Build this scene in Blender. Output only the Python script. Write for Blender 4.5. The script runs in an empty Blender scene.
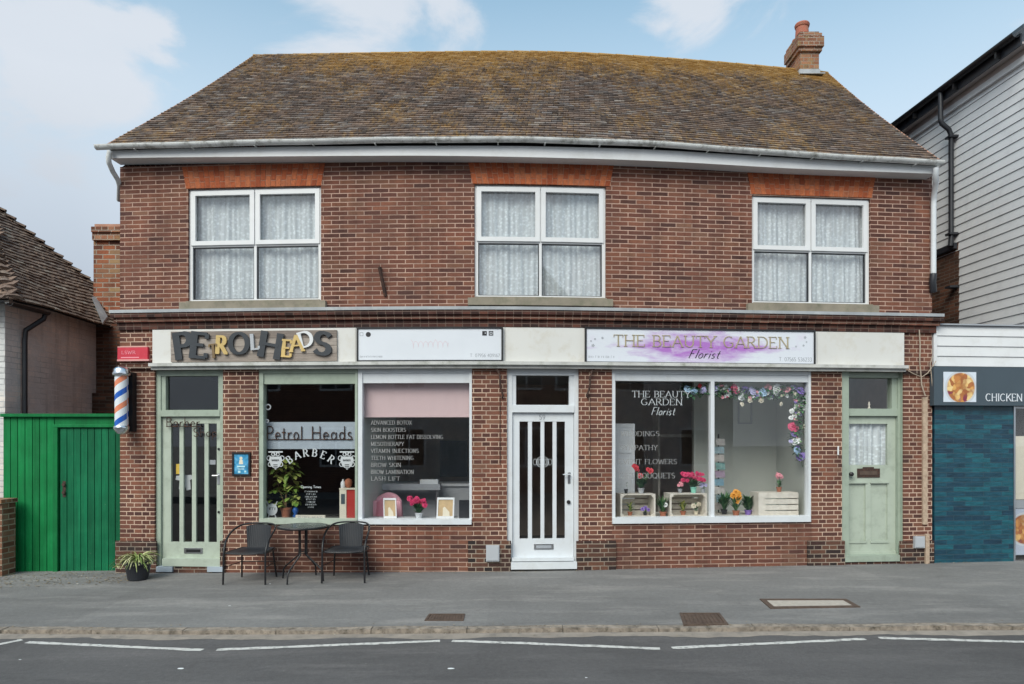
import bpy, math, random
from mathutils import Vector
random.seed(7)
sc = bpy.context.scene
COL = sc.collection
R = math.radians
FPX = 683.0; CX = 512.0; HY = 445.0; HC = 1.68      # lens in pixels, optical centre, horizon row, eye height

# ------------------------------------------------------------------ facade plan (gently bowed front wall)
KN = [(-80, 9.58), (60, 9.42), (120, 9.36), (200, 9.27), (320, 9.17), (430, 9.11), (500, 9.11), (560, 9.15),
      (640, 9.24), (750, 9.38), (850, 9.50), (945, 9.63), (1200, 10.0)]
def dpx(px):
    for (a, da), (b, db) in zip(KN, KN[1:]):
        if px <= b or b == KN[-1][0]:
            t = (px - a) / (b - a)
            return da + (db - da) * t
TAB = []
_raw = []
for i in range(-80, 1201, 5):
    _raw.append((i, sum(dpx(min(1199, max(-79, i + k))) for k in (-50, -30, -15, 0, 15, 30, 50)) / 7))
s_ = 0; prev = None
for px, d in _raw:
    p = ((px - CX) / FPX * d, d)
    if prev: s_ += math.hypot(p[0] - prev[0], p[1] - prev[1])
    TAB.append((s_, p[0], p[1])); prev = p
def plan(s):
    lo, hi = 0, len(TAB) - 2
    while lo < hi:
        m = (lo + hi + 1) // 2
        if TAB[m][0] <= s: lo = m
        else: hi = m - 1
    a, b = TAB[lo], TAB[lo + 1]
    t = (s - a[0]) / (b[0] - a[0])
    a0 = TAB[max(0, lo - 4)]; b0 = TAB[min(len(TAB) - 1, lo + 5)]
    dx, dy = b0[1] - a0[1], b0[2] - a0[2]; L = math.hypot(dx, dy)
    return a[1] + (b[1] - a[1]) * t, a[2] + (b[2] - a[2]) * t, dy / L, -dx / L
def F(s, z, o=0.0):
    x, y, nx, ny = plan(s)
    return Vector((x + nx * o, y + ny * o, z))
def SP(px, o=0.0):
    lo, hi = 0.0, TAB[-1][0]
    for _ in range(40):
        m = (lo + hi) / 2; p = F(m, 0, o)
        if CX + FPX * p.x / p.y < px: lo = m
        else: hi = m
    return (lo + hi) / 2
def ZP(px, y, o=0.0):
    p = F(SP(px, o), 0, o)
    return HC + (HY - y) * p.y / FPX
def PT(px, y, d):
    return Vector(((px - CX) / FPX * d, d, HC + (HY - y) / FPX * d))
def lerp(a, b, t): return a + (b - a) * t
def GZ(x):
    if x < 0: return max(-.12, -.066 * (-x / 5.4))
    return min(.03, .02 * x / 5.8)
def YK(x): return 6.42 + (.18 * (x / 4.9) ** 2 if x < 0 else .03 * min(1, x / 4.8)) if x > -6 else 6.69
def PZ(x, y):                                         # pavement height
    k = YK(x); return GZ(x) - .05 * max(0, min(1, (9.2 - y) / (9.2 - k)))

# ------------------------------------------------------------------ mesh builder
class MB:
    def __init__(s): s.v = []; s.f = []; s.uv = []; s.mi = []; s.cur = 0
    def face(s, pts, uvs=None):
        n = len(s.v); s.v += [Vector(p) for p in pts]
        s.f.append(tuple(range(n, n + len(pts)))); s.uv.append(uvs or [(0, 0)] * len(pts)); s.mi.append(s.cur)
    def grid(s, rows, uvr=None, closed=False):          # shared-vertex grid
        n0 = len(s.v); m = len(rows[0])
        for r in rows: s.v += [Vector(p) for p in r]
        for i in range(len(rows) - 1):
            for j in range(m if closed else m - 1):
                k = (j + 1) % m
                s.f.append((n0 + i * m + j, n0 + i * m + k, n0 + (i + 1) * m + k, n0 + (i + 1) * m + j))
                if uvr: s.uv.append([uvr[i][j], uvr[i][k], uvr[i + 1][k], uvr[i + 1][j]])
                else: s.uv.append([(0, 0)] * 4)
                s.mi.append(s.cur)
    def hexa(s, P, uv=None):
        # P: 8 points, 0-3 bottom ring (front-left, front-right, back-right, back-left), 4-7 top ring
        n = len(s.v); s.v += [Vector(p) for p in P]
        for q in ((0, 1, 5, 4), (1, 2, 6, 5), (2, 3, 7, 6), (3, 0, 4, 7), (4, 5, 6, 7), (3, 2, 1, 0)):
            s.f.append(tuple(n + k for k in q)); s.uv.append([(P[k][0] + P[k][1], P[k][2]) if q not in ((4, 5, 6, 7), (3, 2, 1, 0)) else (P[k][0], P[k][1]) for k in q]); s.mi.append(s.cur)
    def box(s, x0, x1, y0, y1, z0, z1):
        s.hexa([(x0, y0, z0), (x1, y0, z0), (x1, y1, z0), (x0, y1, z0), (x0, y0, z1), (x1, y0, z1), (x1, y1, z1), (x0, y1, z1)])
    def fb(s, s0, s1, z0, z1, o0, o1, step=.5):        # box bent along the facade; o0 < o1 (o1 = front); z0, z1 may vary with s
        n = max(1, int(math.ceil((s1 - s0) / step)))
        Z0 = z0 if callable(z0) else (lambda q: z0); Z1 = z1 if callable(z1) else (lambda q: z1)
        S = [lerp(s0, s1, i / n) for i in range(n + 1)]
        for a, b in zip(S, S[1:]):
            a0, b0, a1, b1 = Z0(a), Z0(b), Z1(a), Z1(b)
            s.face([F(a, a0, o1), F(b, b0, o1), F(b, b1, o1), F(a, a1, o1)], [(a, a0), (b, b0), (b, b1), (a, a1)])
            s.face([F(b, b0, o0), F(a, a0, o0), F(a, a1, o0), F(b, b1, o0)], [(b, b0), (a, a0), (a, a1), (b, b1)])
            s.face([F(a, a1, o1), F(b, b1, o1), F(b, b1, o0), F(a, a1, o0)], [(a, o1), (b, o1), (b, o0), (a, o0)])
            s.face([F(a, a0, o0), F(b, b0, o0), F(b, b0, o1), F(a, a0, o1)], [(a, o0), (b, o0), (b, o1), (a, o1)])
        for a, fl in ((s0, 0), (s1, 1)):
            q = [F(a, Z0(a), o0), F(a, Z0(a), o1), F(a, Z1(a), o1), F(a, Z1(a), o0)]; u = [(a + o0, Z0(a)), (a + o1, Z0(a)), (a + o1, Z1(a)), (a + o0, Z1(a))]
            if fl: q.reverse(); u.reverse()
            s.face(q, u)
    def frame(s, s0, s1, z0, z1, w, o0, o1, wb=None, wt=None):
        wb = w if wb is None else wb; wt = w if wt is None else wt
        s.fb(s0, s0 + w, z0, z1, o0, o1); s.fb(s1 - w, s1, z0, z1, o0, o1)
        s.fb(s0 + w, s1 - w, z0, z0 + wb, o0, o1); s.fb(s0 + w, s1 - w, z1 - wt, z1, o0, o1)
    def tube(s, pts, r, n=8, caps=True):
        pts = [Vector(p) for p in pts]; rows = []
        rr = r if isinstance(r, (list, tuple)) else [r] * len(pts)
        up = Vector((0, 0, 1)); last = None
        for i, p in enumerate(pts):
            t = (pts[min(i + 1, len(pts) - 1)] - pts[max(i - 1, 0)]).normalized()
            a = last if last is not None else (up if abs(t.z) < .9 else Vector((1, 0, 0)))
            u = (a - t * a.dot(t)).normalized(); w = t.cross(u); last = u
            rows.append([p + (u * math.cos(k * 2 * math.pi / n) + w * math.sin(k * 2 * math.pi / n)) * rr[i] for k in range(n)])
        s.grid(rows, closed=True)
        if caps: s.face(list(reversed(rows[0]))); s.face(rows[-1])
    def lathe(s, c, prof, n=24, cap=True):              # prof: (r, z) from bottom to top
        rows = [[(c[0] + r * math.cos(2 * math.pi * k / n), c[1] + r * math.sin(2 * math.pi * k / n), c[2] + z) for k in range(n)] for r, z in prof]
        uv = [[(k / n, z) for k in range(n)] for r, z in prof]
        n0 = len(s.v); s.grid(rows, uv, closed=True)
        if cap: s.face(list(reversed(rows[0]))); s.face(rows[-1])
    def build(s, name, mat, parent=None, smooth=False, bevel=0, org=None, merge=False):
        if parent is not None: O = Vector(parent['_o'])
        elif org is not None: O = Vector(org)
        else:
            xs = [v.x for v in s.v]; ys = [v.y for v in s.v]; zs = [v.z for v in s.v]
            O = Vector(((min(xs) + max(xs)) / 2, (min(ys) + max(ys)) / 2, min(zs)))
        me = bpy.data.meshes.new(name)
        me.from_pydata([v - O for v in s.v], [], s.f)
        ul = me.uv_layers.new(name='UVMap'); k = 0
        flat = []
        for u in s.uv:
            for a in u: flat += [a[0], a[1]]
        ul.data.foreach_set('uv', flat)
        mats = mat if isinstance(mat, (list, tuple)) else [mat]
        for m in mats: me.materials.append(m)
        if len(mats) > 1: me.polygons.foreach_set('material_index', s.mi)
        if smooth:
            me.polygons.foreach_set('use_smooth', [True] * len(me.polygons))
        me.update()
        o = bpy.data.objects.new(name, me); COL.objects.link(o)
        if parent is not None: o.parent = parent
        else: o.location = O
        o['_o'] = list(O)
        if bevel:
            b = o.modifiers.new('Bevel', 'BEVEL'); b.width = bevel; b.segments = 2; b.limit_method = 'ANGLE'
        return o
def thing(name, loc, label, cat, group=None):
    o = bpy.data.objects.new(name, None); COL.objects.link(o); o.location = loc
    o.empty_display_size = .2; o['_o'] = list(loc)
    o['label'] = label; o['category'] = cat
    if group: o['group'] = group
    return o
def tag(o, label, cat, group=None):
    o['label'] = label; o['category'] = cat
    if group: o['group'] = group
    return o
def struct(o): o['kind'] = 'structure'; return o

# ------------------------------------------------------------------ materials
def newmat(name):
    m = bpy.data.materials.new(name); m.use_nodes = True
    nt = m.node_tree; return m, nt, nt.nodes['Principled BSDF']
def N(nt, t, **kw):
    n = nt.nodes.new(t)
    for k, v in kw.items():
        if k in n.inputs: n.inputs[k].default_value = v
        else: setattr(n, k, v)
    return n
def ramp(nt, stops, interp='LINEAR'):
    r = nt.nodes.new('ShaderNodeValToRGB'); cr = r.color_ramp; cr.interpolation = interp
    while len(cr.elements) > 1: cr.elements.remove(cr.elements[-1])
    cr.elements[0].position = stops[0][0]; cr.elements[0].color = (*stops[0][1], 1)
    for p, c in stops[1:]:
        e = cr.elements.new(p); e.color = (*c, 1)
    return r
def mixc(nt, fac, a, b, mode='MIX'):
    n = nt.nodes.new('ShaderNodeMix'); n.data_type = 'RGBA'; n.blend_type = mode
    for i, x in ((0, fac), (6, a), (7, b)):
        if isinstance(x, bpy.types.NodeSocket): nt.links.new(x, n.inputs[i])
        elif isinstance(x, (tuple, list)): n.inputs[i].default_value = (*x[:3], 1)
        else: n.inputs[i].default_value = x
    return n.outputs[2]
def g3(v): return (v, v, v)
def noise(nt, vec, scale, detail=4, rough=.55):
    n = N(nt, 'ShaderNodeTexNoise', Scale=scale, Detail=detail, Roughness=rough)
    nt.links.new(vec, n.inputs['Vector']); return n.outputs['Fac']
def rmap(nt, v, a, b, c=0., d=1.):
    n = N(nt, 'ShaderNodeMapRange'); nt.links.new(v, n.inputs[0])
    for i, x in enumerate((a, b, c, d)): n.inputs[i + 1].default_value = x
    return n.outputs[0]
def mth(nt, op, a, b=None):
    n = N(nt, 'ShaderNodeMath', operation=op)
    for i, x in enumerate((a, b)):
        if x is None: continue
        if isinstance(x, bpy.types.NodeSocket): nt.links.new(x, n.inputs[i])
        else: n.inputs[i].default_value = x
    return n.outputs[0]
def bump(nt, bs, h, strength=.3, dist=.01):
    b = N(nt, 'ShaderNodeBump', Strength=strength, Distance=dist)
    nt.links.new(h, b.inputs['Height']); nt.links.new(b.outputs[0], bs.inputs['Normal'])
def paint(name, col, rough=.5, var=.12, dirt=None, dirt_amt=.25, scale=3., metallic=0., bmp=.1, spec=.5):
    m, nt, bs = newmat(name)
    tc = N(nt, 'ShaderNodeTexCoord'); v = tc.outputs['Object']
    c1 = tuple(x * (1 - var) for x in col); c2 = tuple(min(1, x * (1 + var)) for x in col)
    n1 = noise(nt, v, scale, 6); c = mixc(nt, rmap(nt, n1, .3, .7), c1, c2)
    if dirt:
        n2 = noise(nt, v, scale * .9 + 2.3, 8, .7); c = mixc(nt, mth(nt, 'MULTIPLY', rmap(nt, n2, .5, .72), dirt_amt), c, dirt)
    nt.links.new(c, bs.inputs['Base Color'])
    nt.links.new(rmap(nt, n1, .3, .7, rough - .06, rough + .08), bs.inputs['Roughness'])
    bs.inputs['Metallic'].default_value = metallic
    bs.inputs['Specular IOR Level'].default_value = spec
    if bmp: bump(nt, bs, noise(nt, v, 60, 3), bmp, .004)
    return m
def brick(name, cols, mortar, bw=.222, rh=.0595, ms=.0065, squash=1., sqf=2, off=.5, stain=(.03, .025, .025), stain_amt=.5, moss=None, offs=(0, 0), bmp=.7):
    m, nt, bs = newmat(name)
    tc = N(nt, 'ShaderNodeTexCoord'); mp = N(nt, 'ShaderNodeMapping'); mp.inputs['Location'].default_value = (offs[0], offs[1], 0)
    nt.links.new(tc.outputs['UV'], mp.inputs['Vector']); v = mp.outputs[0]
    # slight waviness of the courses
    b = N(nt, 'ShaderNodeTexBrick'); b.offset = off; b.offset_frequency = 2; b.squash = squash; b.squash_frequency = sqf
    b.inputs['Scale'].default_value = 1; b.inputs['Mortar Size'].default_value = ms; b.inputs['Mortar Smooth'].default_value = .25
    b.inputs['Brick Width'].default_value = bw; b.inputs['Row Height'].default_value = rh; b.inputs['Bias'].default_value = 0
    b.inputs['Color1'].default_value = (0, 0, 0, 1); b.inputs['Color2'].default_value = (1, 1, 1, 1); b.inputs['Mortar'].default_value = (.5, .5, .5, 1)
    wv = N(nt, 'ShaderNodeTexNoise', Scale=9.0, Detail=2.0); nt.links.new(v, wv.inputs['Vector'])
    wm = N(nt, 'ShaderNodeVectorMath', operation='MULTIPLY_ADD'); nt.links.new(wv.outputs['Color'], wm.inputs[0])
    wm.inputs[1].default_value = (.006, .006, 0); nt.links.new(v, wm.inputs[2])
    nt.links.new(wm.outputs[0], b.inputs['Vector'])
    r = ramp(nt, cols); nt.links.new(b.outputs['Color'], r.inputs[0])
    obj = tc.outputs['Object']
    fine = noise(nt, obj, 45, 5, .7); c = mixc(nt, .55, r.outputs[0], mixc(nt, rmap(nt, fine, .3, .7), tuple(x * .62 for x in (1, 1, 1)), g3(1.)), 'MULTIPLY')
    big = noise(nt, obj, .9, 5, .6)
    c = mixc(nt, mth(nt, 'MULTIPLY', rmap(nt, big, .48, .68), stain_amt), c, stain)
    wp = noise(nt, obj, 1.7, 5, .65); c = mixc(nt, mth(nt, 'MULTIPLY', rmap(nt, wp, .46, .62), .55), c, mixc(nt, 1., c, (1.40, 1.22, 1.08), 'MULTIPLY'))
    sm_ = N(nt, 'ShaderNodeMapping'); sm_.inputs['Scale'].default_value = (4.5, 4.5, .55); nt.links.new(obj, sm_.inputs[0])
    stk = noise(nt, sm_.outputs[0], 1.0, 6, .62); c = mixc(nt, mth(nt, 'MULTIPLY', rmap(nt, stk, .50, .64), .55), c, mixc(nt, 1., c, (.52, .50, .50), 'MULTIPLY'))
    rp_ = noise(nt, obj, 3.1, 3, .5); 
    mn = noise(nt, obj, 2.2, 4)
    mc = mixc(nt, rmap(nt, mn, .40, .72), mortar, tuple(x * .45 for x in mortar))
    c = mixc(nt, b.outputs['Fac'], c, mc)
    if moss:
        c = mixc(nt, mth(nt, 'MULTIPLY', rmap(nt, noise(nt, obj, 4, 6, .7), .5, .66), moss[1]), c, moss[0])
    nt.links.new(c, bs.inputs['Base Color']); bs.inputs['Roughness'].default_value = .88
    bs.inputs['Specular IOR Level'].default_value = .25
    h = mth(nt, 'ADD', mth(nt, 'MULTIPLY', b.outputs['Fac'], -1.), mth(nt, 'MULTIPLY', fine, .6))
    bump(nt, bs, h, bmp, .008)
    return m
def island(name, cols, rough=.85, lichen=None, zr=None, fine=40, spec=.3):
    m, nt, bs = newmat(name)
    tc = N(nt, 'ShaderNodeTexCoord'); obj = tc.outputs['Object']; ob0 = obj
    if lichen: mq = N(nt, 'ShaderNodeMapping'); mq.inputs['Scale'].default_value = (1.25, .45, .45); nt.links.new(obj, mq.inputs[0]); obj = mq.outputs[0]; fine = 24
    g = N(nt, 'ShaderNodeNewGeometry'); r = ramp(nt, cols); nt.links.new(g.outputs['Random Per Island'], r.inputs[0])
    c = mixc(nt, .6, r.outputs[0], mixc(nt, rmap(nt, noise(nt, obj, fine, 5, .75), .33, .67), g3(.40), g3(1.3)), 'MULTIPLY')
    if lichen:
        col, lo, hi, amt = lichen
        nz = noise(nt, obj, 1.3, 6, .65); n3 = noise(nt, obj, 15, 5, .8)
        sp = N(nt, 'ShaderNodeSeparateXYZ'); nt.links.new(ob0, sp.inputs[0])
        hgt = rmap(nt, sp.outputs['Z'], zr[0], zr[1], 0, 1)
        hh = mth(nt, 'MULTIPLY', mth(nt, 'MULTIPLY', mth(nt, 'POWER', hgt, 4.), .25), rmap(nt, sp.outputs['X'], -4.8, -1.5, .25, 1.))
        k = mth(nt, 'ADD', mth(nt, 'ADD', mth(nt, 'MULTIPLY', nz, .42), mth(nt, 'MULTIPLY', n3, .58)), hh)
        c = mixc(nt, mth(nt, 'MULTIPLY', rmap(nt, k, lo, hi), amt), c, col)
        sp2 = noise(nt, obj, 26, 3, .6)
        c = mixc(nt, mth(nt, 'MULTIPLY', rmap(nt, sp2, .60, .70), .45), c, (.42, .38, .33))
    nt.links.new(c, bs.inputs['Base Color']); bs.inputs['Roughness'].default_value = rough; bs.inputs['Specular IOR Level'].default_value = spec
    bump(nt, bs, noise(nt, obj, 30, 4), .4, .006)
    return m
def glassmat(name, tint=(1, 1, 1), ior=1.5):
    m = bpy.data.materials.new(name); m.use_nodes = True; nt = m.node_tree; nt.nodes.clear()
    o = N(nt, 'ShaderNodeOutputMaterial'); t = N(nt, 'ShaderNodeBsdfTransparent'); t.inputs[0].default_value = (*tint, 1)
    gl = N(nt, 'ShaderNodeBsdfGlossy'); gl.inputs['Roughness'].default_value = .0; fr = N(nt, 'ShaderNodeFresnel'); ge = N(nt, 'ShaderNodeNewGeometry'); nt.links.new(rmap(nt, ge.outputs['Backfacing'], 0, 1, ior, 1 / ior), fr.inputs[0])
    tc = N(nt, 'ShaderNodeTexCoord'); b = N(nt, 'ShaderNodeBump', Strength=.02, Distance=.02)
    nt.links.new(noise(nt, tc.outputs['Object'], 1.2, 1), b.inputs['Height']); nt.links.new(b.outputs[0], gl.inputs['Normal'])
    mx = N(nt, 'ShaderNodeMixShader'); nt.links.new(fr.outputs[0], mx.inputs[0]); nt.links.new(t.outputs[0], mx.inputs[1]); nt.links.new(gl.outputs[0], mx.inputs[2])
    nt.links.new(mx.outputs[0], o.inputs[0]); return m

BR = [(0, (.085, .042, .036)), (.12, (.120, .052, .042)), (.4, (.155, .067, .049)), (.62, (.184, .077, .054)), (.85, (.210, .092, .062)), (.95, (.19, .092, .062)), (1, (.215, .115, .08))]
M = {}
M['brick_up'] = brick('brick_stretcher', BR, (.50, .335, .265), stain=(.085, .042, .034), stain_amt=.45)
M['brick_lo'] = brick('brick_bonded', BR, (.60, .43, .33), squash=.5, off=.5, stain=(.05, .028, .025), stain_amt=.35, offs=(.03, 0))
M['brick_riser'] = brick('brick_riser', BR, (.46, .31, .24), stain=(.06, .035, .03), stain_amt=.6, offs=(.07, 0))
M['brick_plinth'] = brick('brick_plinth', [(0, (.03, .025, .025)), (.5, (.07, .035, .03)), (1, (.16, .075, .05))], (.36, .29, .23), squash=.5, stain=(.03, .027, .024), stain_amt=.6)
M['brick_cornice'] = brick('brick_cornice', [(0, (.035, .02, .018)), (.6, (.075, .032, .027)), (1, (.13, .055, .04))], (.16, .11, .09), bw=.1125, ms=.006, off=0., rh=.075, stain=(.03, .02, .02))
M['brick_cornice2'] = brick('brick_cornice_red', [(0, (.09, .04, .03)), (.6, (.16, .062, .045)), (1, (.25, .12, .09))], (.32, .22, .17), bw=.1125, ms=.006, rh=.075, off=0.)
M['brick_old'] = brick('brick_orange', [(0, (.12, .05, .035)), (.3, (.26, .09, .05)), (.6, (.34, .12, .06)), (.85, (.26, .14, .085)), (1, (.38, .25, .13))], (.38, .31, .25), rh=.082, ms=.010, stain=(.16, .10, .06), stain_amt=.5)
M['brick_chim'] = brick('brick_chimney', [(0, (.13, .06, .04)), (.5, (.30, .12, .07)), (1, (.40, .20, .12))], (.38, .31, .25), rh=.075, ms=.008, squash=.5, stain=(.14, .085, .055), stain_amt=.6, moss=((.30, .22, .09), .55))
M['brick_wallend'] = brick('brick_lowwall', [(0, (.10, .05, .035)), (.5, (.22, .10, .06)), (1, (.30, .18, .12))], (.35, .28, .2), rh=.075, ms=.010, stain=(.06, .05, .04), stain_amt=.8)
M['brick_paint'] = brick('brick_painted', [(0, (.68, .63, .61)), (1, (.74, .69, .67))], (.68, .63, .61), rh=.075, ms=.005, bmp=.25, stain=(.50, .43, .40), stain_amt=.7)
M['brick_white'] = brick('brick_whitewash', [(0, (.66, .66, .65)), (1, (.74, .74, .73))], (.6, .6, .6), rh=.075, ms=.007, stain=(.5, .5, .5))
M['brick_dark'] = brick('brick_darkred', [(0, (.06, .03, .02)), (.5, (.13, .055, .035)), (1, (.20, .09, .055))], (.13, .10, .08), ms=.008, stain=(.03, .025, .02), stain_amt=.6)
M['vouss'] = island('rubbed_red_brick', [(0, (.30, .070, .028)), (.5, (.41, .105, .040)), (.85, (.47, .145, .06)), (1, (.34, .115, .058))], .85)
M['mortar'] = paint('mortar', (.42, .22, .15), .9, .2, dirt=(.4, .33, .27), dirt_amt=.5)
M['tile'] = island('clay_tile', [(0, (.10, .080, .072)), (.3, (.145, .108, .090)), (.55, (.185, .132, .105)), (.75, (.22, .155, .12)), (.9, (.185, .165, .16)), (.97, (.23, .195, .17)), (1, (.31, .27, .24))],
                   lichen=((.46, .265, .06), .508, .65, .66), zr=(5.7, 9.8))
M['tile_left'] = island('old_peg_tile', [(0, (.14, .10, .08)), (.4, (.19, .13, .10)), (.7, (.23, .16, .12)), (.9, (.25, .19, .15)), (1, (.33, .28, .23))],
                        lichen=((.22, .19, .13), .56, .72, .5), zr=(3., 9.))
M['lead'] = paint('lead_sheet', (.34, .36, .38), .6, .2, dirt=(.55, .55, .53), dirt_amt=.5)
M['gutter'] = paint('weathered_gutter', (.64, .65, .64), .65, .15, dirt=(.13, .12, .09), dirt_amt=.95, scale=5.5)
M['white'] = paint('white_upvc', (.70, .71, .72), .35, .02, dirt=(.5, .48, .44), dirt_amt=.15, bmp=0)
M['fascia'] = paint('white_fascia', (.67, .68, .69), .45, .03, dirt=(.42, .40, .36), dirt_amt=.25, bmp=.05)
M['fasciaboard'] = paint('cream_board', (.64, .635, .61), .55, .03, dirt=(.45, .38, .26), dirt_amt=.4, scale=1.5)
M['ledge'] = paint('weathered_ledge', (.52, .52, .50), .7, .15, dirt=(.22, .23, .18), dirt_amt=.8)
M['whitepaint'] = paint('white_gloss_paint', (.64, .67, .70), .38, .03, dirt=(.4, .38, .33), dirt_amt=.25)
M['sage'] = paint('sage_green_paint', (.33, .39, .32), .42, .06, dirt=(.18, .21, .16), dirt_amt=.5, scale=4)
M['sage_light'] = paint('pale_sage_paint', (.41, .465, .39), .42, .05, dirt=(.20, .23, .18), dirt_amt=.45, scale=5)
M['green'] = paint('green_paint', (.004, .16, .045), .6, .18, dirt=(.02, .20, .075), dirt_amt=.5, scale=2.2, spec=.2)
M['green2'] = paint('green_paint_deep', (.003, .115, .048), .6, .18, dirt=(.015, .15, .065), dirt_amt=.5, scale=2.2, spec=.2)
def grain(m, amt=.5):
    nt = m.node_tree; bs = nt.nodes['Principled BSDF']; src = bs.inputs['Base Color'].links[0].from_socket; tc = N(nt, 'ShaderNodeTexCoord')
    mp = N(nt, 'ShaderNodeMapping'); mp.inputs['Scale'].default_value = (16, 16, .9); nt.links.new(tc.outputs['Object'], mp.inputs[0]); g = noise(nt, mp.outputs[0], 1.4, 6, .7)
    c = mixc(nt, amt, src, mixc(nt, rmap(nt, g, .3, .7), g3(.5), g3(1.5)), 'MULTIPLY'); sp = noise(nt, tc.outputs['Object'], 13, 6, .75)
    c = mixc(nt, mth(nt, 'MULTIPLY', rmap(nt, sp, .66, .72), .6), c, (.16, .24, .17))
    ge = N(nt, 'ShaderNodeNewGeometry'); c = mixc(nt, 1., c, mixc(nt, ge.outputs['Random Per Island'], g3(.78), g3(1.18)), 'MULTIPLY'); nt.links.new(c, bs.inputs['Base Color'])
grain(M['green'], .45); grain(M['green2'], .5)
M['sill'] = paint('stone_sill', (.25, .22, .17), .85, .2, dirt=(.12, .13, .08), dirt_amt=.7, scale=5)
M['faintvinyl'] = paint('faint_vinyl', (.30, .30, .30), .5, .02, bmp=0)
M['blackmetal'] = paint('black_metal', (.012, .012, .014), .4, .2, bmp=.05)
M['blackplastic'] = paint('black_plastic', (.02, .022, .028), .4, .2, bmp=.05)
M['rattan'] = None
M['rust'] = paint('rusty_iron', (.05, .028, .022), .8, .35, dirt=(.15, .06, .03), dirt_amt=.8, scale=20)
M['steel'] = paint('brushed_steel', (.55, .56, .58), .32, .1, metallic=1.)
M['chrome'] = paint('worn_chrome', (.65, .68, .72), .2, .1, metallic=1., bmp=0)
M['glass'] = glassmat('window_glass', ior=1.62); M['glass2'] = glassmat('double_glazing', ior=2.0)
M['slate'] = paint('slate_grey_sign', (.055, .078, .098), .5, .06)
M['dark'] = paint('dark_interior', (.025, .022, .02), .8, .2)
M['brown_int'] = paint('brown_interior', (.50, .40, .33), .8, .2)
M['grey_int'] = paint('grey_interior', (.42, .44, .44), .8, .05)
M['greygreen'] = paint('grey_green_wall', (.50, .53, .49), .85, .04)
M['counter'] = paint('grey_counter', (.42, .44, .47), .5, .04)
M['floor_int'] = paint('shop_floor', (.16, .13, .11), .6, .2)
M['lace'] = None
M['blackvinyl'] = paint('black_print', (.02, .02, .025), .4, .1, bmp=0)
M['whitevinyl'] = paint('white_vinyl', (.80, .82, .84), .5, .02, bmp=0)
M['greyvinyl'] = paint('pale_grey_vinyl', (.5, .53, .55), .5, .02, bmp=0)
M['darkletter'] = paint('charcoal_letter', (.028, .034, .042), .45, .2, bmp=.15)
M['yellowletter'] = paint('ochre_letter', (.56, .40, .15), .5, .15)
M['brownletter'] = paint('brown_letter', (.20, .13, .06), .6, .3)
M['gold'] = paint('gold_letter', (.45, .38, .24), .4, .15, metallic=.4)
M['plank'] = None
M['signface'] = paint('white_sign_face', (.66, .69, .74), .35, .02, bmp=0)
M['pinkpaint'] = paint('pale_pink_print', (.66, .56, .61), .5, .05, bmp=0)
M['greyprint'] = paint('grey_print', (.33, .35, .38), .5, .05, bmp=0)
M['blind'] = paint('pink_blind', (.62, .47, .48), .7, .03)
M['pinkvelvet'] = paint('pink_velvet', (.85, .42, .50), .8, .1)
M['crate'] = paint('limewashed_wood', (.68, .64, .57), .7, .12, dirt=(.3, .25, .18), dirt_amt=.4, scale=8)
M['terracotta'] = paint('terracotta', (.36, .13, .07), .8, .15)
M['chimpot'] = paint('chimney_pot_clay', (.38, .12, .075), .8, .2, dirt=(.25, .18, .12), dirt_amt=.6, scale=8)
M['mint'] = paint('mint_ceramic', (.25, .62, .50), .3, .05)
M['leaf'] = island('leaf_green', [(0, (.03, .11, .04)), (.5, (.06, .19, .08)), (1, (.16, .30, .12))], .5)
M['leaf_yellow'] = island('leaf_yellowgreen', [(0, (.10, .20, .03)), (.5, (.24, .34, .07)), (1, (.48, .50, .14))], .5)
M['spider'] = island('variegated_leaf', [(0, (.15, .24, .06)), (.5, (.38, .42, .16)), (1, (.62, .60, .36))], .5)
M['fuchsia'] = paint('fuchsia_petal', (.62, .03, .13), .6, .2)
M['redp'] = paint('red_petal', (.60, .03, .05), .6, .2)
M['pinkp'] = paint('pink_petal', (.80, .32, .38), .6, .1)
M['whitep'] = paint('white_petal', (.78, .80, .80), .6, .05)
M['bluep'] = paint('pale_blue_petal', (.40, .58, .78), .6, .1)
M['purplep'] = paint('purple_petal', (.22, .14, .48), .6, .15)
M['lilacp'] = paint('lilac_petal', (.50, .48, .75), .6, .1)
M['orangep'] = paint('orange_petal', (.75, .32, .03), .6, .15)
M['creamp'] = paint('cream_petal', (.72, .66, .52), .6, .1)
M['redcab'] = paint('red_cabinet', (.42, .03, .025), .4, .08)
M['cream'] = paint('cream_card', (.66, .62, .52), .6, .05)
M['redsign'] = paint('red_sign', (.55, .03, .055), .4, .1, dirt=(.6, .2, .2), dirt_amt=.3)
M['pinkedge'] = paint('faded_pink_edge', (.62, .30, .28), .5, .1)
M['pipe'] = paint('flaking_pipe', (.45, .34, .25), .8, .2, dirt=(.22, .13, .09), dirt_amt=.8, scale=14)
M['meter'] = paint('grey_box_plastic', (.42, .44, .47), .6, .05)
M['bluegrey'] = paint('blue_grey_board', (.36, .42, .48), .6, .08)
M['blue'] = paint('blue_paint', (.01, .09, .35), .4, .1)
M['cable'] = paint('old_cable', (.40, .33, .26), .7, .2)
M['concrete'] = paint('cover_concrete', (.42, .38, .33), .9, .15, dirt=(.25, .22, .19), dirt_amt=.6, scale=12, bmp=.5)
M['ironcover'] = paint('iron_cover', (.09, .06, .045), .7, .3, scale=15)

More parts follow.
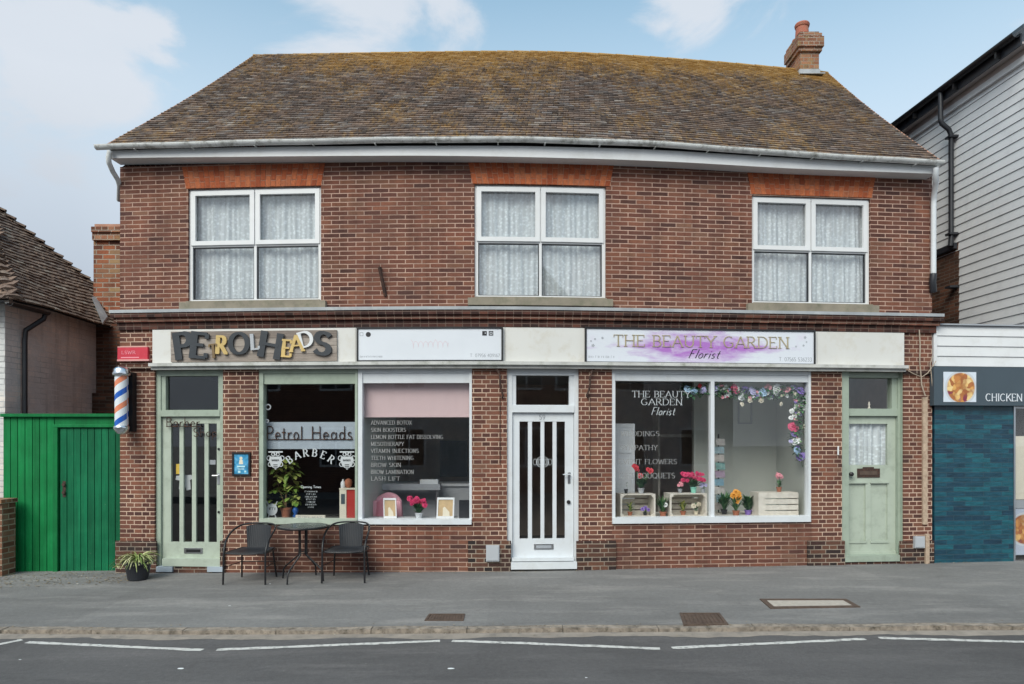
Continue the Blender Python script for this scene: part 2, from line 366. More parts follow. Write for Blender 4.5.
def mk_lace():
    m, nt, bs = newmat('net_lace'); tc = N(nt, 'ShaderNodeTexCoord'); uv = tc.outputs['UV']
    vo = N(nt, 'ShaderNodeTexVoronoi', Scale=26.); nt.links.new(uv, vo.inputs['Vector'])
    n1 = noise(nt, uv, 14, 3)
    sx_ = N(nt, 'ShaderNodeSeparateXYZ'); nt.links.new(uv, sx_.inputs[0]); st_ = mth(nt, 'SINE', mth(nt, 'MULTIPLY', sx_.outputs[0], 88.))
    a = mth(nt, 'MULTIPLY', rmap(nt, mth(nt, 'ADD', vo.outputs['Distance'], mth(nt, 'MULTIPLY', n1, .5)), .35, .8, 1., .72), rmap(nt, st_, -.6, .6, .78, 1.))
    bs.inputs['Base Color'].default_value = (.80, .87, .90, 1); bs.inputs['Roughness'].default_value = .9
    nt.links.new(a, bs.inputs['Alpha']); return m
M['lace'] = mk_lace()
def mk_rattan():
    m, nt, bs = newmat('woven_rattan'); tc = N(nt, 'ShaderNodeTexCoord')
    w = N(nt, 'ShaderNodeTexWave', Scale=22.); w.bands_direction = 'Z'; nt.links.new(tc.outputs['Object'], w.inputs['Vector'])
    w2 = N(nt, 'ShaderNodeTexWave', Scale=14.); w2.bands_direction = 'X'; nt.links.new(tc.outputs['Object'], w2.inputs['Vector'])
    k = mth(nt, 'MULTIPLY', w.outputs['Fac'], w2.outputs['Fac'])
    nt.links.new(mixc(nt, k, (.008, .010, .014), (.035, .04, .05)), bs.inputs['Base Color']); bs.inputs['Roughness'].default_value = .5
    bump(nt, bs, k, .6, .006); return m
M['rattan'] = mk_rattan()
def mk_plank():
    m, nt, bs = newmat('weathered_plank'); tc = N(nt, 'ShaderNodeTexCoord'); mp = N(nt, 'ShaderNodeMapping'); mp.inputs['Scale'].default_value = (1.5, 1.5, 28)
    nt.links.new(tc.outputs['Object'], mp.inputs[0]); n1 = noise(nt, mp.outputs[0], 2.5, 6, .7)
    g = N(nt, 'ShaderNodeNewGeometry'); r = ramp(nt, [(0, (.22, .18, .155)), (.5, (.30, .25, .215)), (1, (.38, .33, .29))]); nt.links.new(g.outputs['Random Per Island'], r.inputs[0])
    c = mixc(nt, .8, r.outputs[0], mixc(nt, rmap(nt, n1, .3, .7), g3(.45), g3(1.2)), 'MULTIPLY')
    nt.links.new(c, bs.inputs['Base Color']); bs.inputs['Roughness'].default_value = .8; bump(nt, bs, n1, .5, .004); return m
M['plank'] = mk_plank()
def mk_asphalt(name, c1, c2, patch, lightp, sc_=1., speck=.5, crack=.10):
    m, nt, bs = newmat(name); tc = N(nt, 'ShaderNodeTexCoord'); o = tc.outputs['Object']
    big = noise(nt, o, .55 * sc_, 6, .6); c = mixc(nt, rmap(nt, big, .32, .68), c1, c2)
    mp = N(nt, 'ShaderNodeMapping'); mp.inputs['Scale'].default_value = (.35, 1.6, 1); mp.inputs['Rotation'].default_value = (0, 0, .12); nt.links.new(o, mp.inputs[0])
    st = noise(nt, mp.outputs[0], 1.9, 7, .65); c = mixc(nt, mth(nt, 'MULTIPLY', rmap(nt, st, .50, .68), .6), c, lightp)
    st2 = noise(nt, mp.outputs[0], 3.1, 5, .6); c = mixc(nt, mth(nt, 'MULTIPLY', rmap(nt, st2, .56, .75), .5), c, patch)
    f = noise(nt, o, 130, 3, .8); c = mixc(nt, speck, c, mixc(nt, rmap(nt, f, .25, .75), g3(.45), g3(1.5)), 'MULTIPLY')
    med = noise(nt, o, 22, 4, .7); c = mixc(nt, .5, c, mixc(nt, rmap(nt, med, .3, .7), g3(.75), g3(1.2)), 'MULTIPLY')
    v = N(nt, 'ShaderNodeTexVoronoi', Scale=7.); nt.links.new(o, v.inputs['Vector'])
    c = mixc(nt, mth(nt, 'MULTIPLY', rmap(nt, v.outputs['Distance'], .05, .02), .35), c, (.4, .38, .35))
    cw = N(nt, 'ShaderNodeTexNoise', Scale=1.7, Detail=6.); nt.links.new(o, cw.inputs['Vector']); ca = N(nt, 'ShaderNodeVectorMath', operation='MULTIPLY_ADD')
    nt.links.new(cw.outputs['Color'], ca.inputs[0]); ca.inputs[1].default_value = (.9, .9, 0); nt.links.new(o, ca.inputs[2])
    ve = N(nt, 'ShaderNodeTexVoronoi', Scale=.42); ve.feature = 'DISTANCE_TO_EDGE'; nt.links.new(ca.outputs[0], ve.inputs['Vector'])
    c = mixc(nt, mth(nt, 'MULTIPLY', rmap(nt, ve.outputs['Distance'], .006, .001), crack), c, (.05, .048, .045))
    vc = N(nt, 'ShaderNodeTexVoronoi', Scale=.33); vc.distance = 'CHEBYCHEV'; nt.links.new(o, vc.inputs['Vector']); sc_ = N(nt, 'ShaderNodeSeparateColor'); nt.links.new(vc.outputs['Color'], sc_.inputs[0])
    c = mixc(nt, 1., c, mixc(nt, sc_.outputs[0], g3(.93), g3(1.05)), 'MULTIPLY')
    nt.links.new(c, bs.inputs['Base Color']); bs.inputs['Roughness'].default_value = .88; bs.inputs['Specular IOR Level'].default_value = .3
    bump(nt, bs, f, .6, .006); return m
M['pave'] = mk_asphalt('footway_asphalt', (.162, .158, .154), (.208, .204, .199), (.125, .121, .118), (.31, .295, .28))
M['road'] = mk_asphalt('road_asphalt', (.092, .088, .088), (.122, .117, .117), (.068, .066, .066), (.16, .15, .148), speck=.6, crack=.0)
M['gutterdust'] = paint('gutter_dust', (.27, .235, .20), .95, .18, dirt=(.14, .13, .12), dirt_amt=.7, scale=7, bmp=.5)
M['kerb'] = paint('kerb_concrete', (.26, .22, .18), .95, .4, dirt=(.05, .042, .03), dirt_amt=.95, scale=13, bmp=.8)
M['roadpaint'] = None
def mk_roadpaint():
    m, nt, bs = newmat('worn_road_paint'); tc = N(nt, 'ShaderNodeTexCoord'); o = tc.outputs['Object']
    n1 = noise(nt, o, 20, 6, .75); c = mixc(nt, rmap(nt, n1, .50, .66), (.58, .57, .54), (.16, .155, .15))
    nt.links.new(c, bs.inputs['Base Color']); bs.inputs['Roughness'].default_value = .8; return m
M['roadpaint'] = mk_roadpaint()
def mk_tealtile():
    m, nt, bs = newmat('teal_glazed_tile'); tc = N(nt, 'ShaderNodeTexCoord')
    b = N(nt, 'ShaderNodeTexBrick'); b.offset = .37; b.inputs['Scale'].default_value = 1; b.inputs['Brick Width'].default_value = .28; b.inputs['Row Height'].default_value = .068
    b.inputs['Mortar Size'].default_value = .003; b.inputs['Color1'].default_value = (0, 0, 0, 1); b.inputs['Color2'].default_value = (1, 1, 1, 1); b.inputs['Mortar'].default_value = (.3, .3, .3, 1)
    nt.links.new(tc.outputs['UV'], b.inputs['Vector'])
    r = ramp(nt, [(0, (.011, .042, .075)), (.4, (.011, .064, .100)), (.75, (.011, .086, .125)), (1, (.013, .115, .15))]); nt.links.new(b.outputs['Color'], r.inputs[0])
    mp = N(nt, 'ShaderNodeMapping'); mp.inputs['Scale'].default_value = (2.5, 1, 14); nt.links.new(tc.outputs['Object'], mp.inputs[0])
    n1 = noise(nt, mp.outputs[0], 2.2, 5, .7); c = mixc(nt, .8, r.outputs[0], mixc(nt, rmap(nt, n1, .3, .7), g3(.35), g3(1.3)), 'MULTIPLY')
    c = mixc(nt, b.outputs['Fac'], c, (.03, .06, .08)); nt.links.new(c, bs.inputs['Base Color']); bs.inputs['Roughness'].default_value = .3
    bump(nt, bs, mth(nt, 'ADD', n1, mth(nt, 'MULTIPLY', b.outputs['Fac'], -1.)), .4, .006); return m
M['teal'] = mk_tealtile()
def mk_splash(s0, z0):                                 # printed watercolour band on the florist's sign (UV = metres along the sign)
    m, nt, bs = newmat('sign_print_watercolour'); tc = N(nt, 'ShaderNodeTexCoord'); sp = N(nt, 'ShaderNodeSeparateXYZ'); nt.links.new(tc.outputs['UV'], sp.inputs[0])
    du = rmap(nt, sp.outputs[0], s0 - 1.15, s0 + 1.15, -1, 1); dv = rmap(nt, sp.outputs[1], z0 - .2, z0 + .2, -1, 1)
    mp = N(nt, 'ShaderNodeMapping'); mp.inputs['Scale'].default_value = (1.6, 6, 1); nt.links.new(tc.outputs['UV'], mp.inputs[0])
    nz = noise(nt, mp.outputs[0], 1.7, 5, .6)
    r2 = mth(nt, 'ADD', mth(nt, 'POWER', mth(nt, 'ABSOLUTE', du), 2.5), mth(nt, 'MULTIPLY', mth(nt, 'ABSOLUTE', dv), .75))
    k = mth(nt, 'SUBTRACT', mth(nt, 'MULTIPLY', nz, 2.2), r2)
    c = mixc(nt, rmap(nt, k, .1, .95), (.66, .69, .75), (.40, .17, .52)); c = mixc(nt, rmap(nt, noise(nt, tc.outputs['UV'], 5, 4), .55, .8), c, (.64, .60, .71))
    nt.links.new(c, bs.inputs['Base Color']); bs.inputs['Roughness'].default_value = .35; return m
def mk_food(name, cu, cv, rad, back):
    m, nt, bs = newmat(name); tc = N(nt, 'ShaderNodeTexCoord'); uv = tc.outputs['UV']
    vm = N(nt, 'ShaderNodeVectorMath', operation='DISTANCE'); nt.links.new(uv, vm.inputs[0]); vm.inputs[1].default_value = (cu, cv, 0)
    dn = N(nt, 'ShaderNodeTexNoise', Scale=9., Detail=3.); nt.links.new(uv, dn.inputs['Vector'])
    dv = N(nt, 'ShaderNodeVectorMath', operation='MULTIPLY_ADD'); nt.links.new(dn.outputs['Color'], dv.inputs[0]); dv.inputs[1].default_value = (.12, .12, 0); nt.links.new(uv, dv.inputs[2])
    vo = N(nt, 'ShaderNodeTexVoronoi', Scale=14.); nt.links.new(dv.outputs[0], vo.inputs['Vector'])
    sp = N(nt, 'ShaderNodeSeparateColor'); nt.links.new(vo.outputs['Color'], sp.inputs[0])
    r = ramp(nt, [(0, (.30, .08, .03)), (.3, (.55, .22, .06)), (.55, (.75, .42, .12)), (.85, (.80, .60, .28)), (.95, (.25, .04, .08)), (1, (.2, .03, .06))]); nt.links.new(sp.outputs[0], r.inputs[0])
    c = mixc(nt, rmap(nt, vo.outputs['Distance'], .35, .8, 0, .7), r.outputs[0], (.30, .10, .03))
    c = mixc(nt, rmap(nt, vm.outputs['Value'], rad * .93, rad), c, (.55, .58, .62)); c = mixc(nt, rmap(nt, vm.outputs['Value'], rad * 1.1, rad * 1.12), c, back)
    nt.links.new(c, bs.inputs['Base Color']); bs.inputs['Roughness'].default_value = .4; return m

# ------------------------------------------------------------------ stroke lettering
def arc(cx, cy, rx, ry, a0, a1, n=10):
    return [(cx + rx * math.cos(R(lerp(a0, a1, i / n))), cy + ry * math.sin(R(lerp(a0, a1, i / n)))) for i in range(n + 1)]
G = {
 'A': (.84, [[(.04, 0), (.42, 1)], [(.42, 1), (.80, 0)], [(.18, .34), (.66, .34)]]),
 'B': (.68, [[(.1, 0), (.1, 1)], [(.1, 1), (.34, 1)] + arc(.34, .76, .22, .24, 90, -90) + [(.1, .52)], [(.34, .52)] + arc(.37, .26, .25, .26, 90, -90) + [(.1, 0)]]),
 'C': (.80, [arc(.44, .5, .38, .5, 48, 312, 14)]),
 'D': (.82, [[(.1, 0), (.1, 1)], [(.1, 1), (.34, 1)] + arc(.34, .5, .42, .5, 90, -90, 12) + [(.1, 0)]]),
 'E': (.66, [[(.1, 0), (.1, 1)], [(.1, 1), (.58, 1)], [(.1, .52), (.48, .52)], [(.1, 0), (.6, 0)]]),
 'F': (.62, [[(.1, 0), (.1, 1)], [(.1, 1), (.58, 1)], [(.1, .52), (.46, .52)]]),
 'G': (.86, [arc(.44, .5, .38, .5, 48, 320, 14) + [(.74, .42)], [(.5, .42), (.78, .42)]]),
 'H': (.86, [[(.12, 0), (.12, 1)], [(.74, 0), (.74, 1)], [(.12, .52), (.74, .52)]]),
 'I': (.30, [[(.15, 0), (.15, 1)]]),
 'J': (.44, [[(.3, 1), (.3, .15)] + arc(.14, .15, .16, .17, 0, -120, 6)]),
 'K': (.80, [[(.12, 0), (.12, 1)], [(.12, .38), (.70, 1)], [(.32, .58), (.74, 0)]]),
 'L': (.62, [[(.1, 1), (.1, 0)], [(.1, 0), (.58, 0)]]),
 'M': (1.0, [[(.12, 0), (.12, 1)], [(.12, 1), (.5, .1)], [(.5, .1), (.88, 1)], [(.88, 1), (.88, 0)]]),
 'N': (.86, [[(.12, 0), (.12, 1)], [(.12, 1), (.74, 0)], [(.74, 0), (.74, 1)]]),
 'O': (.92, [arc(.46, .5, .40, .5, 0, 360, 20)]),
 'P': (.66, [[(.1, 0), (.1, 1)], [(.1, 1), (.34, 1)] + arc(.34, .74, .25, .26, 90, -90) + [(.1, .48)]]),
 'Q': (.92, [arc(.46, .5, .40, .5, 0, 360, 20), [(.5, .2), (.86, -.12)]]),
 'R': (.76, [[(.1, 0), (.1, 1)], [(.1, 1), (.34, 1)] + arc(.34, .75, .24, .25, 90, -90) + [(.1, .5)], [(.32, .5), (.70, 0)]]),
 'S': (.66, [arc(.33, .75, .23, .25, 30, 270) + arc(.33, .25, .25, .25, 90, -150)]),
 'T': (.72, [[(.36, 0), (.36, 1)], [(.02, 1), (.70, 1)]]),
 'U': (.84, [[(.12, 1), (.12, .35)] + arc(.42, .35, .30, .35, 180, 360) + [(.72, 1)]]),
 'V': (.80, [[(.04, 1), (.40, 0)], [(.40, 0), (.76, 1)]]),
 'W': (1.1, [[(.04, 1), (.3, 0)], [(.3, 0), (.55, .9)], [(.55, .9), (.8, 0)], [(.8, 0), (1.06, 1)]]),
 'X': (.78, [[(.06, 0), (.72, 1)], [(.06, 1), (.72, 0)]]),
 'Y': (.76, [[(.38, 0), (.38, .48)], [(.38, .48), (.04, 1)], [(.38, .48), (.72, 1)]]),
 'Z': (.7, [[(.06, 1), (.62, 1)], [(.62, 1), (.06, 0)], [(.06, 0), (.64, 0)]]),
 '0': (.66, [arc(.33, .5, .26, .5, 0, 360, 16)]), '1': (.4, [[(.08, .8), (.24, 1)], [(.24, 1), (.24, 0)]]),
 '2': (.62, [arc(.3, .72, .23, .28, 160, -30, 8) + [(.06, 0)], [(.06, 0), (.56, 0)]]),
 '3': (.6, [arc(.28, .75, .22, .25, 150, -90, 8), arc(.28, .25, .25, .25, 90, -150, 8)]),
 '4': (.64, [[(.46, 0), (.46, 1)], [(.46, 1), (.04, .3)], [(.04, .3), (.62, .3)]]),
 '5': (.6, [[(.52, 1), (.12, 1)], [(.12, 1), (.1, .55)] + arc(.28, .3, .25, .3, 110, -150, 8)]),
 '6': (.62, [arc(.31, .28, .24, .28, 0, 360, 12), [(.08, .35), (.2, .75), (.48, 1)]]),
 '7': (.58, [[(.04, 1), (.54, 1)], [(.54, 1), (.2, 0)]]),
 '8': (.62, [arc(.31, .75, .2, .25, 0, 360, 12), arc(.31, .26, .25, .26, 0, 360, 12)]),
 '9': (.62, [arc(.31, .72, .24, .28, 0, 360, 12), [(.54, .65), (.44, .25), (.16, 0)]]),
 ':': (.26, [[(.13, .08), (.13, .18)], [(.13, .5), (.13, .6)]]), '.': (.24, [[(.12, 0), (.12, .1)]]), ' ': (.42, []), '-': (.5, [[(.08, .4), (.42, .4)]]), '@': (.9, [arc(.45, .45, .4, .45, -40, 300, 14), arc(.45, .45, .17, .2, 0, 360, 10)]),
 'a': (.58, [arc(.27, .27, .2, .27, 20, 380, 12), [(.47, .54), (.47, .08), (.54, 0)]]),
 'b': (.56, [[(.08, 1), (.08, 0)], arc(.28, .27, .2, .27, 0, 360, 12)]),
 'c': (.5, [arc(.27, .27, .2, .27, 50, 310, 10)]),
 'd': (.6, [arc(.27, .27, .2, .27, 0, 360, 12), [(.48, 1), (.48, 0)]]),
 'e': (.54, [[(.07, .28), (.47, .28)] + arc(.27, .27, .2, .27, 5, 310, 10)]),
 'g': (.58, [arc(.27, .27, .2, .27, 0, 360, 12), [(.48, .54), (.48, -.15)] + arc(.28, -.15, .2, .18, 0, -150, 6)]),
 'h': (.56, [[(.08, 1), (.08, 0)], [(.08, .35)] + arc(.28, .34, .2, .2, 170, 0, 6) + [(.48, 0)]]),
 'i': (.24, [[(.12, .54), (.12, 0)], [(.12, .74), (.12, .8)]]),
 'l': (.24, [[(.12, 1), (.12, 0)]]),
 'm': (.86, [[(.08, .54), (.08, 0)], [(.08, .35)] + arc(.25, .36, .17, .18, 170, 0, 6) + [(.42, 0)], [(.42, .35)] + arc(.6, .36, .18, .18, 170, 0, 6) + [(.78, 0)]]),
 'n': (.56, [[(.08, .54), (.08, 0)], [(.08, .35)] + arc(.28, .34, .2, .2, 170, 0, 6) + [(.48, 0)]]),
 'o': (.56, [arc(.28, .27, .21, .27, 0, 360, 14)]),
 'p': (.56, [[(.08, .54), (.08, -.35)], arc(.28, .27, .2, .27, 0, 360, 12)]),
 'r': (.42, [[(.08, .54), (.08, 0)], [(.08, .3), (.2, .5), (.38, .52)]]),
 's': (.46, [arc(.22, .41, .14, .14, 40, 270, 6) + arc(.22, .13, .15, .14, 90, -150, 6)]),
 't': (.40, [[(.18, .85), (.18, .1), (.28, 0), (.36, .03)], [(.02, .54), (.34, .54)]]),
 'u': (.56, [[(.08, .54), (.08, .2)] + arc(.27, .2, .19, .2, 180, 360, 6) + [(.46, .54)], [(.46, .54), (.46, 0)]]),
 'y': (.52, [[(.05, .54), (.26, 0)], [(.48, .54), (.14, -.35)]]),
}
def ribbon(mb, pts, wid, mp, depth, o0):
    P = [Vector((p[0], p[1])) for p in pts]
    Q = [P[0]]
    for p in P[1:]:
        if (p - Q[-1]).length > 1e-5: Q.append(p)
    P = Q
    if len(P) < 2: return
    closed = (P[0] - P[-1]).length < 1e-4
    L, Rr = [], []
    for i, p in enumerate(P):
        if closed and i in (0, len(P) - 1): t0 = (P[-1] - P[-2]).normalized(); t1 = (P[1] - P[0]).normalized()
        else:
            t0 = (p - P[i - 1]).normalized() if i else None; t1 = (P[i + 1] - p).normalized() if i < len(P) - 1 else None
            t0 = t0 or t1; t1 = t1 or t0
        t = (t0 + t1); t = t.normalized() if t.length > 1e-4 else t1
        n = Vector((-t.y, t.x)); k = 1 / max(.55, n.dot(Vector((-t1.y, t1.x))))
        w = wid(abs(t.y)) / 2 * k
        L.append(p + n * w); Rr.append(p - n * w)
    for i in range(len(P) - 1):
        a, b, c, d = Rr[i], Rr[i + 1], L[i + 1], L[i]
        f = [mp(q.x, q.y, o0 + depth) for q in (a, b, c, d)]
        mb.face(f)
        if depth > .001:
            bk = [mp(q.x, q.y, o0) for q in (a, b, c, d)]
            mb.face([bk[0], bk[1], f[1], f[0]]); mb.face([bk[2], bk[3], f[3], f[2]])
            if i == 0 and not closed: mb.face([bk[3], bk[0], f[0], f[3]])
            if i == len(P) - 2 and not closed: mb.face([bk[1], bk[2], f[2], f[1]])
def glyph(mb, ch, x0, y0, sx, sy, mp, thick, thin, serif, depth, o0, slant=0):
    w, strokes = G.get(ch, G[' '])
    k = 0
    def T(p): return (x0 + (p[0] + slant * p[1]) * sx, y0 + p[1] * sy)
    wid = lambda v: (thin + (thick - thin) * v) * sy
    for st in strokes:
        ribbon(mb, [T(p) for p in st], wid, mp, depth, o0 + k * .0006); k += 1
        if serif and ch.isalpha():
            for e, n in ((st[0], st[1]), (st[-1], st[-2])):
                dx, dy = n[0] - e[0], n[1] - e[1]
                closed = abs(st[0][0] - st[-1][0]) + abs(st[0][1] - st[-1][1]) < 1e-4
                if closed: continue
                if e[1] in (0, 1) and abs(dy) > abs(dx) * .9 and not (ch in 'VWA' and abs(e[0] - w / 2) < .08) and not (ch == 'M' and e[1] == 0 and .2 < e[0] < .8):
                    ribbon(mb, [T((e[0] - serif, e[1] + (.0 if e[1] == 0 else 0))), T((e[0] + serif, e[1]))], lambda v: thin * sy * 1.1, mp, depth, o0 + k * .0006); k += 1
                elif abs(dx) > abs(dy) and ch in 'EFLTZ' and e[1] in (0, 1) and (e[0] > .5 or (ch == 'T')):
                    sg = -1 if e[1] == 1 else 1
                    ribbon(mb, [T(e), T((e[0], e[1] + sg * serif * 1.5))], lambda v: thin * sy * 1.3, mp, depth, o0 + k * .0006); k += 1
    return w * sx
def scribble(mb, W, h, mp, o0=0., seed=1, th=.16, cursive=False):
    rg = random.Random(seed); x = 0; k = 0
    if cursive:
        pts = []; n = max(4, int(W / (h * .42)))
        for i in range(n * 6):
            t_ = i / 6; pts.append((W * i / (n * 6) + .10 * h * math.sin(t_ * 6.28), h * (.35 + .30 * math.cos(t_ * 6.28) * (1.5 if int(t_) % 5 == 0 else 1))))
        ribbon(mb, pts, lambda v: th * h * .5, mp, 0, o0); return
    while x < W:
        w = h * rg.uniform(.3, .6)
        for st in rg.choice(([[(0, 0), (0, 1)], [(0, .5), (.8, .5)]], [[(0, 1), (.5, 0)], [(.5, 0), (1, 1)]], [arc(.5, .5, .45, .5, 0, 360, 8)], [[(0, 0), (0, 1)], [(0, 1), (.9, 1)]])):
            ribbon(mb, [(x + p[0] * w, p[1] * h) for p in st], lambda v: th * h, mp, 0, o0 + k * .0002); k = (k + 1) % 7
        x += w + h * rg.choice((.25, .25, .25, .7))
def textw(t, h, sp=.06, sx=1.): return sum((G.get(c, G[' '])[0] + sp) * h * sx for c in t)
def text(mb, t, h, mp, x=0., y=0., align='l', thick=.15, thin=.06, serif=.1, depth=.0, o0=0., sp=.06, sx=1., slant=0., jit=0.):
    W = textw(t, h, sp, sx)
    if align == 'c': x -= W / 2
    if align == 'r': x -= W
    for c in t:
        glyph(mb, c, x, y + (random.uniform(-jit, jit) * h if jit else 0), h * sx, h, mp, thick, thin, serif, depth, o0, slant)
        x += (G.get(c, G[' '])[0] + sp) * h * sx
def FM(s, z, o, rot=0.):
    c, q = math.cos(rot), math.sin(rot)
    return lambda u, v, d: F(s + u * c - v * q, z + u * q + v * c, o + d)

# ================================================================== GROUND, ROAD, PAVEMENT
XS = [-60, -30, -15, -8, -6.6, -5.8, -5, -4, -3, -2, -1, 0, 1, 2, 3, 4, 5, 6, 7, 8, 15, 30, 60]
mb = MB(); mb.grid([[(x, y, -.35) for x in (-900, 0, 900)] for y in (-900, 0, 900)])
struct(mb.build('ground', M['pave'], org=(0, 0, 0)))
mb = MB()
rows = []
for t in (0, .25, .5, .75, 1, 1.04, 1.3):
    rows.append([(x, lerp(YK(x) + .125, 9.2, t), PZ(x, lerp(YK(x) + .125, 9.2, t))) for x in XS])
rows.append([(x, 30, GZ(x)) for x in XS])
mb.grid(rows)
mb.grid([[(x, YK(x) + .125, -.4) for x in XS], rows[0]])
struct(mb.build('pavement', M['pave'], org=(0, 0, 0), smooth=True))
def KZ(x): return PZ(x, YK(x))
def RZ(x): return KZ(x) - .045
mb = MB(); x = -14.0
while x < 14:
    e = x + .905; j = random.uniform(-.006, .006); jz = random.uniform(-.005, .003)
    n = 5
    for i in range(n):
        a = lerp(x, e, i / n); b = lerp(x, e, (i + 1) / n)
        a += .004 if i == 0 else 0; b -= .004 if i == n - 1 else 0
        P = []
        for zt in (0, 1):
            for q, oo in ((a, 0), (b, 0), (b, .12), (a, .12)):
                w = .012 * math.sin(q * 23) * math.sin(q * 7.1) if oo == 0 else 0
                P.append((q, YK(q) + oo + j + w + (.012 if zt and oo == 0 else 0), (KZ(q) + .004 + jz + .006 * math.sin(q * 31)) if zt else -.4))
        mb.hexa(P)
    x = e
struct(mb.build('kerb', M['kerb'], org=(0, 0, 0)))
mb = MB()
YR = (-2.3, 0, 2, 4, 5, 6.02)
mb.grid([[(x, y, RZ(x) - .03 * 0) for x in XS] for y in YR] + [[(x, YK(x) + .02, RZ(x) + .004) for x in XS]])
struct(mb.build('road', M['road'], org=(0, 0, 0), smooth=True))
mb = MB(); nn = 260
mb.grid([[(lerp(-13, 13, i / nn), YK(lerp(-13, 13, i / nn)) - (.13 + .035 * math.sin(i * .37) * math.sin(i * .113 + 1) + random.uniform(-.02, .02)), RZ(lerp(-13, 13, i / nn)) + .004) for i in range(nn + 1)],
         [(lerp(-13, 13, i / nn), YK(lerp(-13, 13, i / nn)) + .004, RZ(lerp(-13, 13, i / nn)) + .010) for i in range(nn + 1)]])
struct(mb.build('gutter_strip', M['gutterdust'], org=(0, 0, 0)))
def road_pt(px, y):
    z = -.1
    for _ in range(6):
        d = (HC - z) * FPX / (y - HY); x = (px - CX) / FPX * d; z = RZ(x)
    return Vector((x, d, z + .004))
mb = MB()
for (a, b) in (((-60, 657), (22, 640)), ((27, 642.5), (202, 650.5)), ((217, 650), (440, 641.3)), ((452, 641.3), (660, 649)), ((672, 648.3), (865, 639.3)), ((879, 638.3), (1090, 644))):
    A_, B_ = road_pt(*a), road_pt(*b); t = (B_ - A_).normalized(); n = Vector((-t.y, t.x, 0)) * .036
    k = 30
    rows = [[], []]
    for i in range(k + 1):
        p = A_.lerp(B_, i / k); p.z = RZ(p.x) + .004
        rows[0].append(p - n * random.uniform(.7, 1.12)); rows[1].append(p + n * random.uniform(.7, 1.12))
    mb.grid(rows)
struct(mb.build('road_marking', M['roadpaint'], org=(0, 0, 0)))
# far pavement on the near side
mb = MB(); mb.box(-60, 60, -5.2, -2.3, -.5, .0); struct(mb.build('pavement', M['pave'], org=(0, 0, 0)))

def cover(name, pts, label, mats, cat, bars):
    W = []
    for px, y in pts:
        z = -.03
        for _ in range(6):
            d = (HC - z) * FPX / (y - HY); x = (px - CX) / FPX * d; z = PZ(x, d)
        W.append(Vector((x, d, z)))
    c = sum(W, Vector()) / 4; t = thing(name, c, label, cat)
    def L(q, w, dz): p = (W[0].lerp(W[1], q)).lerp(W[3].lerp(W[2], q), w); p.z = PZ(p.x, p.y) + dz; return p
    def slab(mb, a, b, c_, d, z0, z1):
        mb.hexa([L(a, c_, z0), L(b, c_, z0), L(b, d, z0), L(a, d, z0), L(a, c_, z1), L(b, c_, z1), L(b, d, z1), L(a, d, z1)])
    f = MB(); fx, fy = bars[0], bars[1]
    slab(f, 0, 1, 0, fy, -.01, .010); slab(f, 0, 1, 1 - fy, 1, -.01, .010); slab(f, 0, fx, fy, 1 - fy, -.01, .010); slab(f, 1 - fx, 1, fy, 1 - fy, -.01, .010)
    f.build('cover_frame', M['ironcover'], t)
    p = MB()
    if bars[2]:
        slab(p, fx, 1 - fx, fy, 1 - fy, -.02, .0035)
        n = bars[2]
        for i in range(n):
            a = lerp(fx + .01, 1 - fx - .01, (i + .15) / n); b = lerp(fx + .01, 1 - fx - .01, (i + .85) / n)
            slab(p, a, b, fy + .04, 1 - fy - .04, .001, .008)
    else: slab(p, fx, 1 - fx, fy, 1 - fy, -.02, .007)
    p.build('cover_plate', mats, t)
cover('inspection_cover', [(770.5, 609), (860.5, 607.5), (846, 599.5), (759.5, 599.5)], 'long pavement inspection cover filled with pale concrete in a rusty frame', M['concrete'], 'manhole cover', (.06, .17, 0))
cover('drain_cover', [(683.5, 625.5), (728.5, 625), (719.5, 613.5), (679.5, 613.5)], 'square ribbed brown iron cover beside the kerb in front of the florist window', M['ironcover'], 'drain cover', (.07, .08, 9))
cover('drain_cover', [(424.5, 621), (463.5, 621), (465, 614.5), (429, 614.5)], 'small brown iron cover in the pavement in front of the pink-blind window', M['ironcover'], 'drain cover', (.06, .1, 11))

# ================================================================== MAIN BUILDING
B = thing('brick_building', (0, 9.3, 0), 'two storey red brick shop building with bowed front and mossy tiled roof', 'building')
sL, sR = SP(120), SP(932)
ZS = 5.47                                            # soffit level
ZC = ZP(512, 309)                                    # cornice top
def wall_holes(mb, s0, s1, z0, z1, holes, o=0., rev=.11):
    ss = sorted(set([s0, s1] + [h[0] for h in holes] + [h[1] for h in holes] + [lerp(s0, s1, i / 24) for i in range(25)]))
    zz = sorted(set([z0, z1] + [h[2] for h in holes] + [h[3] for h in holes]))
    zz = [z for z in zz if z0 - 1e-6 <= z <= z1 + 1e-6]
    for a, b in zip(ss, ss[1:]):
        for c, d in zip(zz, zz[1:]):
            ms, mz = (a + b) / 2, (c + d) / 2
            if any(h[0] < ms < h[1] and h[2] < mz < h[3] for h in holes): continue
            mb.face([F(a, c, o), F(b, c, o), F(b, d, o), F(a, d, o)], [(a, c), (b, c), (b, d), (a, d)])
    for h in holes:
        a, b, c, d = h[:4]
        for s, f in ((a, 0), (b, 1)):
            q = [F(s, c, o), F(s, d, o), F(s, d, o - rev), F(s, c, o - rev)]; u = [(s, c), (s, d), (s - rev, d), (s - rev, c)]
            if f: q.reverse(); u.reverse()
            mb.face(q, u)
        mb.face([F(a, c, o), F(a, c, o - rev), F(b, c, o - rev), F(b, c, o)], [(a, c), (a, c - rev), (b, c - rev), (b, c)])
        mb.face([F(a, d, o), F(b, d, o), F(b, d, o - rev), F(a, d, o - rev)], [(a, d), (b, d), (b, d + rev), (a, d + rev)])
UW = []
